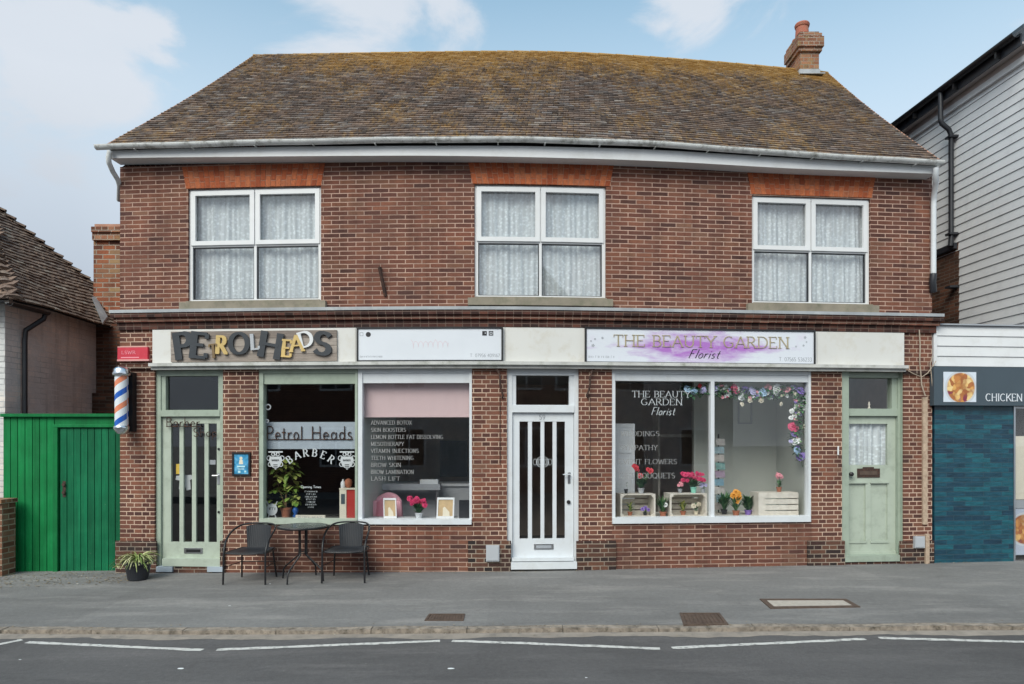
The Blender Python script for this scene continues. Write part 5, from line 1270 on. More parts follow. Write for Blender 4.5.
# ================================================================== PLANTS
def leafset(mb, base, n, length, width, up=.6, spread=1., droop=.5, seg=3, hmin=0., hmax=0., rnd=random):
    for i in range(n):
        a = rnd.uniform(0, 2 * math.pi); e = rnd.uniform(up * .5, up * 1.2); L = length * rnd.uniform(.6, 1.15); w = width * rnd.uniform(.7, 1.2)
        d = Vector((math.cos(a) * spread, math.sin(a) * spread, e)).normalized(); sd = Vector((-math.sin(a), math.cos(a), 0))
        p = Vector(base) + Vector((rnd.uniform(-.01, .01), rnd.uniform(-.01, .01), rnd.uniform(hmin, hmax))); rows = []
        for j in range(seg + 1):
            q = j / seg; ww = w * math.sin(math.pi * min(.97, .12 + q * .88)) ** .8
            rows.append([p - sd * ww / 2, p + sd * ww / 2 + Vector((0, 0, .002))])
            p = p + d * (L / seg); d = (d + Vector((0, 0, -droop / seg * 1.2))).normalized()
        mb.grid(rows)
def blossom(mb, c, r, n=9, face=None, rnd=random):
    f = Vector(face or (rnd.uniform(-.5, .5), -1, rnd.uniform(-.1, .8))).normalized(); a = f.cross(Vector((0, 0, 1))); a = a.normalized() if a.length > .1 else Vector((1, 0, 0)); b = f.cross(a)
    c = Vector(c)
    for ring, (k, rr_, up_) in enumerate(((n, 1., .10), (max(4, n - 3), .68, .35), (max(3, n // 2), .36, .6))):
        for i in range(k):
            t_ = 2 * math.pi * (i + ring * .4) / k + rnd.uniform(-.15, .15); dr = a * math.cos(t_) + b * math.sin(t_); sd = f.cross(dr)
            L = r * rr_ * rnd.uniform(.85, 1.1); w = L * .42
            p1 = c + dr * (L * .55) + f * (r * up_ * .9); p2 = c + dr * L + f * (r * up_ * .6)
            mb.face([c, p1 - sd * w, p2 - sd * w * .5, p2 + sd * w * .5, p1 + sd * w])
def pot(mb, c, r, h, taper=.72):
    mb.lathe(c, [(r * taper, 0), (r * .96, h * .82), (r * 1.06, h * .82), (r * 1.08, h), (r * .94, h), (r * .9, h * .85), (0.01, h * .84)], 20)
def plant(name, c, r, h, potmat, label, cat, leaf, n, ln, lw, blooms=(), bm=None, up=1.0, hmin=.0, hmax=.1, droop=.5, br=.05, group=None):
    t = thing(name, c, label, cat, group); c = Vector(c)
    mb = MB(); pot(mb, c, r, h); mb.build('pot', potmat, t, smooth=False)
    mb = MB(); leafset(mb, c + Vector((0, 0, h * .85)), n, ln, lw, up=up, hmin=hmin, hmax=hmax, droop=droop)
    for dx, dy, dz in blooms: mb.tube([c + Vector((0, 0, h * .85)), c + Vector((dx * .6, dy * .6, h + dz * .6)), c + Vector((dx, dy, h + dz))], .003, 4)
    if n: mb.build('foliage', leaf, t)
    if blooms:
        mb = MB()
        for dx, dy, dz in blooms: blossom(mb, c + Vector((dx, dy, h + dz)), br * random.uniform(.8, 1.15))
        mb.build('blossom', bm, t)
    return t
# spider plant in black pot on the pavement
d = 8.86; x = (138 - CX) / FPX * d; zz = PZ(x, d)
t = thing('potted_plant', (x, d, zz), 'spider plant in a black plastic pot on the pavement by the left pier', 'plant')
mb = MB(); mb.lathe((x, d, zz), [(.11, 0), (.12, .01), (.155, .2), (.16, .2), (.178, .205), (.18, .25), (.168, .25), (.16, .215), (.01, .21)], 28); mb.build('pot', M['blackplastic'], t)
mb = MB(); rg = random.Random(3)
leafset(mb, (x, d, zz + .21), 110, .34, .018, up=2.3, droop=2.2, seg=7, rnd=rg); leafset(mb, (x - .05, d, zz + .21), 40, .34, .015, up=1., droop=1.6, seg=6, rnd=rg)
leafset(mb, (x - .27, d - .02, zz + .16), 18, .10, .011, up=.9, droop=1.6, seg=4, rnd=rg)
leafset(mb, (x + .14, d - .04, zz + .22), 20, .10, .011, up=.9, droop=1.6, seg=4, rnd=rg)
mb.tube([(x, d, zz + .24), (x - .14, d, zz + .33), (x - .25, d - .01, zz + .28), (x - .27, d - .02, zz + .16)], .003, 4)
mb.build('foliage', M['spider'], t)
# shop-window plants. helper: point standing on a shelf
def onshelf(px, zsh, o): p = F(SP(px, o), zsh, o); return (p.x, p.y, p.z)
zFs = zF - .011; rg = random.Random(11)
# crates
def crate_box(px0, px1, ytop, o0, o1, label, open_front):
    s0, s1 = SP(px0, o1), SP(px1, o1); z1 = ZP((px0 + px1) / 2, ytop, o1); t = thing('wooden_crate', F((s0 + s1) / 2, zFs, (o0 + o1) / 2), label, 'crate', 'pale wooden crates in the florist window')
    th_ = .014
    if open_front:
        mb = MB(); 
        for q in (s0, s1 - th_ * 1.6): mb.fb(q, q + th_ * 1.6, zFs, z1, o0, o1)
        mb.fb(s0 + th_ * 1.6, s1 - th_ * 1.6, z1 - th_, z1 - .001, o0, o1 - .002); mb.fb(s0 + th_ * 1.6, s1 - th_ * 1.6, zFs + .001, zFs + th_, o0, o1 - .002); mb.build('crate_sides', M['crate'], t)
        mb = MB(); H = z1 - zFs
        for k in range(4): mb.fb(s0 + th_ * 1.6, s1 - th_ * 1.6, zFs + H * (k + .1) / 4, zFs + H * (k + .88) / 4, o0, o0 + .01)
        for q in ((s0 + .022, 1), (s1 - .022, -1)):
            for zz_, sz in ((zFs + th_, 1), (z1 - th_, -1)):
                a, sg = q; mb.hexa([F(a, zz_, o1 - .003), F(a + sg * .045, zz_, o1 - .003), F(a + sg * .045, zz_, o1 - .02), F(a, zz_, o1 - .02), F(a, zz_ + sz * .045, o1 - .003), F(a + sg * .002, zz_ + sz * .045, o1 - .003), F(a + sg * .002, zz_ + sz * .045, o1 - .02), F(a, zz_ + sz * .045, o1 - .02)])
        mb.build('crate_slats', M['crate'], t)
    else:
        H = z1 - zFs; mb = MB(); mb.fb(s0, s0 + .10, zFs, z1, o1 - .014, o1); mb.fb(s0, s0 + .012, zFs, z1, o0, o1 - .014); mb.fb(s1 - .012, s1, zFs, z1, o0, o1 - .014); mb.fb(s0 + .012, s1 - .012, z1 - .013, z1, o0, o1 - .014); mb.build('crate_sides', M['crate'], t)
        mb = MB()
        for k in range(4): mb.fb(s0 + .10, s1, zFs + H * (k + .0) / 4 + .004, zFs + H * (k + .86) / 4, o1 - .012, o1 - .001)
        mb.build('crate_slats', M['crate'], t)
    return z1
zc1 = crate_box(620.5, 655.5, 494, -.48, -.2, 'pale open crate at the left end of the florist window', True)
zc2 = crate_box(670, 707, 493.5, -.48, -.2, 'pale open crate beside the middle glazing bar of the florist window', True)
zc3 = crate_box(758.5, 798.5, 492.5, -.48, -.2, 'pale slatted crate carrying a pink rose in the right half of the florist window', False)
plant('flower_pot', onshelf(693.5, zc2, -.33), .045, .085, M['mint'], 'mint green pot of bright fuchsia flowers on the middle crate', 'plant', M['leaf'], 70, .11, .05, [(rg.uniform(-.16, .14), rg.uniform(-.09, .03), rg.uniform(.09, .19)) for _ in range(30)], M['fuchsia'], up=1.0, hmax=.06, br=.032)
plant('flower_pot', onshelf(641, zc1, -.33), .045, .075, M['counter'], 'grey pot of red flowers on the left crate in the florist window', 'plant', M['leaf'], 70, .13, .05, [(-.07, -.02, .28), (-.05, .02, .25), (.10, 0, .26), (.13, -.02, .24), (-.02, -.05, .17), (-.09, 0, .30)], M['redp'], up=1.4, hmax=.12, br=.04)
plant('flower_pot', onshelf(680, zc2, -.33), .03, .06, M['greyprint'], 'little grey pot with pink and white flowers left of the mint pot', 'plant', M['leaf'], 14, .05, .02, [(-.02, -.03, .05), (.02, -.03, .06), (0, -.02, .08)], M['pinkp'], br=.026)
plant('flower_pot', onshelf(703, zc2, -.33), .03, .06, M['greyprint'], 'little grey pot with lilac flowers right of the mint pot', 'plant', M['leaf'], 14, .05, .02, [(-.03, -.03, .05), (.03, -.03, .05), (0, -.02, .06)], M['lilacp'], br=.03)
plant('flower_pot', onshelf(626, zc1, -.33), .027, .06, M['blackplastic'], 'small dark empty-looking pot on the left end of the left crate', 'pot', M['leaf'], 6, .03, .015)
plant('flower_pot', onshelf(630, zFs + .015, -.34), .035, .05, M['terracotta'], 'terracotta pot with sparse greenery inside the left crate', 'plant', M['leaf_yellow'], 24, .10, .02, up=1.6)
plant('flower_pot', onshelf(645, zFs + .015, -.34), .03, .04, M['blackplastic'], 'dark pot with purple blooms inside the left crate', 'plant', M['leaf'], 14, .06, .02, [(-.04, -.03, .05), (.04, -.03, .04), (0, -.03, .07)], M['purplep'], br=.03)
plant('flower_pot', onshelf(663, zFs, -.28), .05, .07, M['terracotta'], 'terracotta pot of tall green leaves standing between the two left crates', 'plant', M['leaf'], 60, .17, .03, [(.02, -.06, .10)], M['whitep'], up=2., br=.035)
plant('flower_pot', onshelf(683, zFs + .015, -.34), .04, .055, M['terracotta'], 'terracotta pot of green leaves inside the middle crate', 'plant', M['leaf_yellow'], 34, .10, .03, up=1.6)
plant('flower_pot', onshelf(696, zFs + .015, -.34), .03, .05, M['creamp'], 'cream flowers in a small pot inside the middle crate', 'plant', M['leaf'], 14, .08, .02, [(-.04, -.03, .08), (.03, -.03, .10)], M['creamp'], br=.035)
plant('flower_pot', onshelf(736, zFs, -.34), .05, .07, M['terracotta'], 'terracotta pot of orange flowers right of the glazing bar', 'plant', M['leaf'], 40, .18, .03, [(-.01, -.02, .26), (.03, 0, .24), (-.04, -.03, .22), (.02, -.03, .19), (0, -.04, .14)], M['orangep'], up=2.2, br=.05)
plant('flower_pot', onshelf(748, zFs, -.42), .05, .07, M['purplep'], 'bushy green plant in a purple pot beside the slatted crate', 'plant', M['leaf'], 160, .15, .03, up=1.5, hmax=.12)
plant('flower_pot', onshelf(724, zFs, -.5), .045, .07, M['blackplastic'], 'leafy green plant at the foot of the card spinner', 'plant', M['leaf'], 90, .2, .03, up=2., hmax=.1)
plant('flower_pot', onshelf(779, zc3, -.33), .037, .07, M['terracotta'], 'single pink rose in a terracotta pot on the slatted crate', 'plant', M['leaf'], 16, .07, .035, [(0, -.02, .17), (.02, -.01, .15), (-.02, 0, .16)], M['pinkp'], up=1.8, br=.045, hmax=.06)
# card spinner
t = thing('card_spinner', onshelf(718.5, -.02, -.75), 'tall spinner rack of greetings cards standing behind the florist glazing bar', 'card rack')
p = Vector(onshelf(718.5, 0, -.75)); mb = MB(); mb.tube([(p.x, p.y, -.02), (p.x, p.y, ZP(719, 434, -.75))], .012, 8); mb.lathe((p.x, p.y, -.02), [(.2, 0), (.2, .02), (.02, .04)], 20); mb.build('pole', M['blackmetal'], t)
cols_ = [(.35, .32, .3), (.2, .3, .34), (.4, .38, .36), (.12, .25, .33), (.3, .22, .3), (.15, .3, .28)]
for k in range(9):
    z = ZP(719, 506 - k * 8, -.75); mb = MB(); a = .3 * math.sin(k * 1.7)
    u = Vector((math.cos(a), math.sin(a), 0)); v = Vector((0, 0, 1)); nrm = Vector((math.sin(a), -math.cos(a), 0)); c = p + nrm * .06 + Vector((0, 0, z)) - Vector((0, 0, p.z))
    w, h = .075, .05; Q = [c - u * w - v * h, c + u * w - v * h, c + u * w + v * h, c - u * w + v * h]
    mb.hexa([Q[0] + nrm * .004, Q[1] + nrm * .004, Q[1], Q[0], Q[3] + nrm * .004 - nrm * .02, Q[2] + nrm * .004 - nrm * .02, Q[2] - nrm * .02, Q[3] - nrm * .02])
    mb.build('card', paint('card_%d' % k, cols_[k % 6], .6, .3, dirt=(.5, .5, .5), dirt_amt=.5, scale=18), t)
# garland
t = thing('flower_garland', F(SP(760, -.16), ZP(760, 392, -.16), -.16), 'artificial flower garland trailing along the top and right edge of the florist window', 'garland')
path = [(684, 388), (692, 392), (702, 390), (712, 389), (722, 391), (733, 393), (744, 394), (756, 393), (768, 392), (780, 391), (792, 389), (800, 395), (799, 405), (798, 416), (797, 427), (794, 438), (797, 448), (801, 458)]
P = [F(SP(a, -.15), ZP(a, b, -.15), -.15) for a, b in path]
mb = MB(); mb.tube(P, .006, 5); rg = random.Random(5)
for i in range(len(P) - 1):
    dens = 190 if i > 2 else 80
    if i > 14: dens = 60
    for k in range(dens):
        q = P[i].lerp(P[i + 1], rg.random()) + Vector((rg.uniform(-.05, .05), rg.uniform(-.03, .03), rg.uniform(-.07, .07)))
        leafset(mb, q, 1, .075, .036, up=rg.uniform(-.9, .7), droop=.4, rnd=rg)
mb.tube([P[-1], P[-1] + Vector((.02, 0, -.12))], .003, 4); leafset(mb, P[-1] + Vector((.02, 0, -.12)), 5, .04, .02, rnd=rg)
mb.build('foliage', M['leaf'], t)
FL = [(688, 389, .05, 'bluep'), (694, 391, .045, 'bluep'), (700, 386, .03, 'redp'), (703, 390, .045, 'lilacp'), (715, 388, .05, 'lilacp'), (726, 387, .03, 'whitep'), (729, 394, .045, 'whitep'), (735, 389, .06, 'fuchsia'),
      (741, 397, .055, 'whitep'), (745, 389, .05, 'purplep'), (753, 391, .055, 'lilacp'), (763, 392, .06, 'bluep'), (768, 387, .04, 'pinkp'), (777, 390, .072, 'whitep'), (786, 390, .035, 'pinkp'), (800, 390, .065, 'purplep'),
      (750, 400, .035, 'creamp'), (761, 400, .035, 'creamp'), (742, 404, .03, 'creamp'), (781, 404, .025, 'creamp'), (722, 397, .025, 'pinkp'), (756, 396, .03, 'purplep'), (802, 399, .03, 'whitep'), (797, 405, .032, 'whitep'), (792, 411, .03, 'whitep'), (799, 413, .034, 'creamp'),
      (793, 427, .065, 'fuchsia'), (794, 434, .04, 'purplep'), (795, 441, .058, 'whitep'), (797, 450, .055, 'bluep'), (801, 456, .055, 'purplep'), (791, 441, .03, 'lilacp'), (804, 408, .03, 'whitep'), (805, 426, .03, 'creamp'), (791, 418, .03, 'whitep')]
rq = random.Random(31)
for k in range(58):
    i = rq.randrange(3, 16); a, b = path[i], path[i + 1]; q = rq.random()
    FL.append((lerp(a[0], b[0], q) + rq.uniform(-4, 4), lerp(a[1], b[1], q) + rq.uniform(-5, 6), rq.uniform(.018, .034), rq.choice(['whitep', 'whitep', 'creamp', 'pinkp', 'lilacp', 'purplep', 'fuchsia'])))
for px, y, r, mt in FL:
    mb = MB(); blossom(mb, F(SP(px, -.125), ZP(px, y, -.125), -.125), r * 1.2, 10, rnd=rg); mb.build('flower', M[mt], t)
# open white door inside florist
t = thing('inner_door', onshelf(624, -.02, -.62), 'white panelled inner door standing open behind the left florist pane', 'door')
mb = MB(); s0, s1 = SP(608, -.6), SP(635, -.6); zt_ = ZP(624, 423.5, -.6)
mb.fb(s0, s1, -.02, zt_, -.66, -.62); zq = ZP(624, 451, -.6)
mb.build('door_leaf', M['whitepaint'], t)
mb = MB(); mb.frame(s0 + .02, s1, -.02, zt_ - .001, .055, -.62, -.612); mb.fb(s0 + .075, s1 - .055, zq - .03, zq + .03, -.62, -.612); mb.build('door_rail', M['whitepaint'], t)
# shelf light inside florist dark side (brown cabinet with pale shelf)
mb = MB(); mb.fb(SP(660, -2.), SP(700, -2.), ZP(680, 437, -2.), ZP(680, 434, -2.), -2.4, -2.1); mb.fb(SP(660, -2.), SP(662, -2.), -.02, ZP(680, 410, -2.), -2.4, -2.1); mb.fb(SP(700, -2.), SP(702, -2.), -.02, ZP(680, 410, -2.), -2.4, -2.1)
tag(mb.build('display_stand', M['crate']), 'pale wooden display stand deep inside the florist shop', 'shelf')
mb = MB(); zz = ZP(748, 410, -1.27); mb.frame(SP(738, -1.27), SP(752, -1.27), ZP(745, 424, -1.27), ZP(745, 402, -1.27), .02, -1.28, -1.26)
tag(mb.build('wall_picture', M['greyprint']), 'small grey framed picture on the florist partition wall', 'picture')

# ---- salon window things
t = thing('roller_blind', F(SP(417, -.16), ZP(417, 416, -.16), -.16), 'half lowered pale pink roller blind', 'blind')
mb = MB(); fbp(mb, 364, 470, 383, 416, -.165, -.16); mb.build('blind_fabric', M['blind'], t); mb = MB(); fbp(mb, 364, 470, 415.5, 417.2, -.172, -.152); mb.build('bottom_bar', M['blind'], t)
zWs = zW - .011
def blob_chair():
    o = -.62; c = Vector(onshelf(386.5, 0.0, o)); t = thing('tub_chair', (c.x, c.y, -.02), 'pink velvet tub chair behind the salon window', 'armchair')
    mb = MB(); rows = []
    for j in range(15):
        v = j / 14; z = lerp(.42, ZP(386, 491.5, -.62), v); r = []
        k = math.sin(math.pi * min(1, .25 + v * .62)) ** .6 if v < .93 else .55
        for i in range(17):
            a = lerp(R(-15), R(195), i / 16); r.append(Vector((c.x + .19 * (.75 + .25 * k) * math.cos(a), c.y + .2 * math.sin(a), z - (.11 * abs(math.cos(a)) ** 2.2) * v - .02)))
        rows.append(r)
    mb.grid(rows); ob = mb.build('backrest', M['pinkvelvet'], t, smooth=True); sm_ = ob.modifiers.new('Solid', 'SOLIDIFY'); sm_.thickness = .09; sm_.offset = 0; su = ob.modifiers.new('Sub', 'SUBSURF'); su.levels = su.render_levels = 1
    mb = MB(); mb.lathe((c.x, c.y, .25), [(.12, 0), (.17, .03), (.18, .16), (.16, .21), (.0, .22)], 24); mb.build('seat', M['pinkvelvet'], t, smooth=True)
    for a in (45, 135, 225, 315):
        mb = MB(); mb.tube([(c.x + .12 * math.cos(R(a)), c.y + .12 * math.sin(R(a)), .26), (c.x + .15 * math.cos(R(a)), c.y + .15 * math.sin(R(a)), -.02)], [.02, .012], 8); mb.build('leg', M['gold'], t)
blob_chair()
def easel(px0, px1, ytop, lab, tilt):
    o = -.28; s0, s1 = SP(px0, o), SP(px1, o); z1 = ZP((px0 + px1) / 2, ytop, o); c = F((s0 + s1) / 2, zWs, o); t = thing('picture_frame', c, lab, 'picture frame', 'framed pictures in the salon window')
    w = (s1 - s0) / 2; H = z1 - zWs
    def Q(u, v, dd): return F((s0 + s1) / 2 + u * w + tilt * v * -1, zWs + v * H, o - .10 * v + dd)
    def slab(mb, u0, u1, v0, v1, d0, d1): mb.hexa([Q(u0, v0, d1), Q(u1, v0, d1), Q(u1, v0, d0), Q(u0, v0, d0), Q(u0, v1, d1), Q(u1, v1, d1), Q(u1, v1, d0), Q(u0, v1, d0)])
    mb = MB(); slab(mb, -1, -.84, 0, 1, 0, .02); slab(mb, .84, 1, 0, 1, 0, .02); slab(mb, -.84, .84, .9, 1, 0, .02); slab(mb, -.84, .84, 0, .1, 0, .02); mb.build('frame', M['whitepaint'], t)
    mb = MB(); slab(mb, -.84, .84, .1, .9, .002, .008); mb.build('picture', paint('tan_picture', (.48, .33, .16), .5, .25, scale=5), t)
    mb = MB(); mb.face([Q(-.3, .1, .0095), Q(.5, .1, .0095), Q(.45, .3, .0095), Q(-.1, .55, .0095), Q(-.3, .5, .0095)]); mb.build('picture_shape', M['creamp'], t)
easel(384, 397, 498.5, 'white framed picture leaning in front of the pink tub chair', .03)
easel(436.5, 454, 498, 'white framed picture standing right of the pink flowers', 0.)
plant('flower_pot', onshelf(419, zWs, -.28), .055, .075, M['whitepaint'], 'white patterned pot of bright pink flowers between the two framed pictures', 'plant', M['leaf'], 80, .12, .04, [(rg.uniform(-.14, .1), rg.uniform(-.06, .03), rg.uniform(.10, .21)) for _ in range(26)], M['fuchsia'], up=1.1, hmax=.07, br=.03)
mb = MB(); fbp(mb, 459, 469.5, 500.5, 519.2, -.3, -.2); mb.build; o_ = mb.build('black_box', M['blackplastic'], bevel=.004); tag(o_, 'black box in the right corner of the salon window', 'box')
# ---- barber window things
zBs = zBb - .011
t = thing('house_plant', onshelf(286, zBs, -.32), 'tall rubber plant with yellow-green leaves in a terracotta pot in the barber window', 'plant')
c = Vector(onshelf(286, zBs, -.32)); mb = MB(); pot(mb, c, .075, .13); mb.build('pot', M['terracotta'], t)
mb = MB(); rg = random.Random(21); mb.tube([c + Vector((0, 0, .1)), c + Vector((.0, 0, .35)), c + Vector((-.01, 0, .85))], [.012, .01, .006], 6); mb.tube([c + Vector((0, 0, .12)), c + Vector((-.1, 0, .4)), c + Vector((-.14, 0, .7))], .006, 6)
mb.build('stem', M['brownletter'], t)
mb = MB()
for k in range(150):
    v = rg.random(); leafset(mb, c + Vector((rg.uniform(-.22, .17) * (1 - .3 * v), rg.uniform(-.06, .08), .16 + .66 * v)), 1, .15, .07, up=rg.uniform(-.4, .5), droop=1.0, seg=4, rnd=rg)
mb.build('foliage', M['leaf_yellow'], t)
t = thing('sign_disc', onshelf(272, zBs, -.2), 'white round badge-shaped sign on little legs in the left corner of the barber window', 'sign')
mb = MB(); c = FM(SP(272, -.19), ZP(272, 509.5, -.19), -.19)
for k in range(24):
    pass
mb.face([c(.078 * math.cos(k * math.pi / 12), .082 * math.sin(k * math.pi / 12), .006) for k in range(24)]); mb.face([c(.078 * math.cos(-k * math.pi / 12), .082 * math.sin(-k * math.pi / 12), 0) for k in range(24)])
mb.grid([[c(.078 * math.cos(k * math.pi / 12), .082 * math.sin(k * math.pi / 12), 0) for k in range(24)], [c(.078 * math.cos(k * math.pi / 12), .082 * math.sin(k * math.pi / 12), .006) for k in range(24)]], closed=True)
for sg in (-1, 1): mb.tube([c(sg * .04, -.07, .0), c(sg * .06, -.125, 0)], .008, 6); mb.tube([c(sg * .05, .06, .0), c(sg * .075, .11, 0)], .008, 6)
mb.build('disc', M['whitepaint'], t)
mb = MB(); scribble(mb, .08, .035, FM(SP(272, -.18) - .045, ZP(272, 510, -.18), -.183), seed=3, th=.14)
mb.build('disc_print', M['blackvinyl'], t)
mb = MB(); fbp(mb, 295.5, 325, 515.2, 519, -.2, -.17); o_ = mb.build('name_plate', M['cream']); 
t = o_; tag(t, 'cream name plate lying along the sill of the barber window', 'sign')
mb = MB(); fit(mb, 'PETROL HEADS', 298, 323, 518.3, 2.3, -.169, thick=.14, thin=.1, serif=0); mb.build('plate_lettering', M['greyprint'], t)
t = thing('red_cabinet', onshelf(347, zBs, -.3), 'red and cream cabinet in the right corner of the barber window', 'cabinet')
mb = MB(); fbp(mb, 346.5, 357, 489.5, 519, -.45, -.24); mb.build('cabinet_door', M['redcab'], t); mb = MB(); fbp(mb, 339.5, 346.3, 489.5, 519, -.45, -.23); fbp(mb, 339, 357, 488.3, 489.5, -.46, -.225); mb.build('cabinet_side', M['cream'], t)
mb = MB(); fbp(mb, 341, 344.8, 494, 504, -.23, -.226); mb.build('label_strip', M['slate'], t)
c = Vector(onshelf(343, ZP(343, 488.3, -.225), -.32)); mb = MB(); mb.lathe(c, [(.03, 0), (.032, .02), (.032, .075), (.02, .09), (.012, .1), (.012, .12)], 14); tag(mb.build('white_bottle', M['whitepaint'], smooth=True), 'small white bottle on top of the red cabinet', 'bottle')
c = Vector(onshelf(348.5, ZP(343, 488.3, -.225), -.34)); mb = MB(); mb.lathe(c, [(.02, 0), (.045, .03), (.055, .07), (.045, .11), (.01, .13)], 14); tag(mb.build('vase', M['terracotta'], smooth=True), 'rounded terracotta vase on top of the red cabinet', 'vase')
c = Vector(onshelf(295.5, zBs, -.3)); mb = MB(); mb.lathe(c, [(.03, 0), (.04, .02), (.02, .05), (.045, .09), (.03, .13), (.005, .14)], 14); tag(mb.build('blue_ornament', M['blue'], smooth=True), 'small glossy blue ornament beside the barber plant', 'ornament')
# paper in barber door + cloth
mb = MB(); fbp(mb, 176, 179.5, 464, 474, -.14, -.135); tag(mb.build('yellow_notice', paint('yellow_paper', (.75, .50, .04), .7, .05)), 'yellow notice card behind the barber door glass', 'notice')
mb = MB(); c = FM(SP(184.5, -.14), ZP(184, 482, -.14), -.14); pts = [(-.12, .085), (.1, .1), (.13, .05), (.08, .03), (.09, -.1), (.03, -.12), (0, -.04), (-.03, -.13), (-.08, -.1), (-.07, .02), (-.13, .03)]
mb.face([c(a, b, 0) for a, b in pts]); o_ = mb.build('hanging_decal', M['greyvinyl'], lfL)
mb = MB(); fbp(mb, 209, 215.5, 460, 464.5, -.1, -.0965); mb.build('sticker', M['greyprint'], lfL)

# ================================================================== RIGHT-HAND SHOP AND BOARDED BUILDING
t = thing('takeaway_shop', F(SP(980), 0, -.02), 'single storey takeaway with white boarded parapet and glazed teal tiles', 'building')
s0, s1 = SP(934.5), SP(1190)
mb = MB(); z0_, z1_ = ZP(980, 366.5), ZP(980, 326); n = 4
for k in range(n):
    a, b = lerp(z0_, z1_, k / n), lerp(z0_, z1_, (k + 1) / n)
    mb.hexa([F(s0 + .03, a, .0), F(s1, a, .0), F(s1, a, -.1), F(s0 + .03, a, -.1), F(s0 + .03, b - .004, -.014), F(s1, b - .004, -.014), F(s1, b - .004, -.1), F(s0 + .03, b - .004, -.1)])
mb.build('parapet_boards', M['fascia'], t)
mb = MB(); mb.fb(s0 - .02, s0 + .03, z0_, z1_ + .01, -.1, .015); mb.build('corner_trim', M['fascia'], t)
mb = MB(); mb.fb(s0 - .02, s1, z1_ + .002, z1_ + .022, -.2, .03); mb.build('parapet_cap', M['greyprint'], t)
mb = MB(); zt_ = ZP(980, 406); mb.fb(s0, SP(1013.2), -.1, zt_ + .02, -.12, .0); mb.build('tiled_pier', M['teal'], t)
mb = MB(); mb.fb(SP(1013.2), SP(1013.2) + .022, -.1, zt_, -.1, .012); mb.build('corner_trim', M['steel'], t)
mb = MB(); w0 = SP(1015); 
mb.frame(w0 + .006, s1, ZP(1020, 563), zt_, .03, -.1, -.03); w_ = mb.build('shop_window', M['steel'], t)
mb = MB(); mb.fb(w0 + .036, s1 - .03, ZP(1020, 560), zt_ - .03, -.075, -.07); mb.build('pane', M['glass'], w_)
mb = MB(); mb.fb(w0 + .036, s1 - .03, ZP(1020, 500), ZP(1020, 436), -.12, -.09); mb.build('cream_panel', M['cream'], w_)
mb = MB(); mb.fb(w0 + .036, s1 - .03, ZP(1020, 509), ZP(1020, 500.5), -.12, -.085); mb.build('grey_band', M['greyprint'], w_)
cu, cv = SP(1030), ZP(1030, 530)
mb = MB(); mb.fb(w0 + .036, s1 - .03, ZP(1020, 556), ZP(1020, 509.5), -.12, -.088); mb.build('food_print', mk_food('food_print_window', cu, cv, .22, (.45, .5, .6)), w_)
mb = MB(); mb.box(F(s0, 0).x + .1, 12.5, 9.9, 9.95, -.1, 3.2); mb.build('interior_wall', M['dark'], t)
mb = MB(); pL, pR_ = F(s0, 0, -.1), F(s1, 0, -.1)
mb.hexa([(pL.x + .0, pL.y + .02, 3.2), (pR_.x, pR_.y + .02, 3.2), (pR_.x, 15, 3.2), (pL.x, 15, 3.2), (pL.x, pL.y + .02, 3.26), (pR_.x, pR_.y + .02, 3.26), (pR_.x, 15, 3.26), (pL.x, 15, 3.26)])
mb.build('flat_roof', M['slate'], t)
t = signbase('shop_sign', 980, 406, .05, 'slate grey takeaway sign with a food photo and the word CHICKEN')
zt0, zb0 = ZP(980, 366.8, .1), ZP(980, 405.5, .1); mb = MB(); mb.fb(SP(934, .1), SP(1180, .1), zb0, zt0, .016, .1, step=.6); mb.build('sign_panel', M['slate'], t)
cu, cv = SP(960, .1), ZP(960, 387, .1)
mb = MB(); mb.fb(SP(943.3, .1), SP(976, .1), ZP(960, 402, .1), ZP(960, 372, .1), .1, .104); mb.build('food_photo', mk_food('food_print_sign', cu + .01, cv - .01, .215, (.62, .68, .76)), t)
mb = MB(); fit(mb, 'CHICKEN', 985.5, 1022.5, 401, 7.6, .101, thick=.13, thin=.08, serif=.09, depth=.004); mb.build('sign_lettering', M['signface'], t)
# boarded building
ux, uy = -.0717, 1.0                                 # run of the side wall
def WX(d): return 7.68 + .0717 * (10.1 - d)
t = thing('boarded_building', (9, 12, 0), 'tall building clad in pale grey weatherboards behind the takeaway', 'building')
dF, dB = 10.02, 17.0
zTop = HC + (HY - 23) / FPX * 10.13 - .39
mb = MB(); bh = .146; z = 2.2; z_b0 = HC + (HY - 236) / FPX * 11.55
while z < zTop:
    z2 = min(z + bh, zTop)
    a, b = (dF, dB)
    if z2 > HC + (HY - 236) / FPX * 11.55 - .1: segs = [(dF, dB)]
    else: segs = [(dF, 11.55)]
    for a, b in segs:
        mb.hexa([(WX(a) - .021, a, z), (WX(a) + .05, a, z), (WX(b) + .05, b, z), (WX(b) - .021, b, z), (WX(a) - .008, a, z2 - .003), (WX(a) + .05, a, z2 - .003), (WX(b) + .05, b, z2 - .003), (WX(b) - .008, b, z2 - .003)])
    z += bh
mb.build('weatherboards', paint('pale_board', (.68, .69, .70), .55, .03, dirt=(.42, .42, .44), dirt_amt=.35, scale=1.4), t)
mb = MB(); mb.hexa([(WX(dF) + .05, dF, 0), (15, dF, 0), (15, dB, 0), (WX(dB) + .05, dB, 0), (WX(dF) + .05, dF, zTop), (15, dF, zTop), (15, dB, zTop), (WX(dB) + .05, dB, zTop)]); mb.build('wall', M['fascia'], t)
zbk = HC + (HY - 236) / FPX * 11.55 - .1
mb = MB(); P = [Vector((WX(11.55) + .012, 11.0, 0)), Vector((WX(15) + .012, 15, 0))]
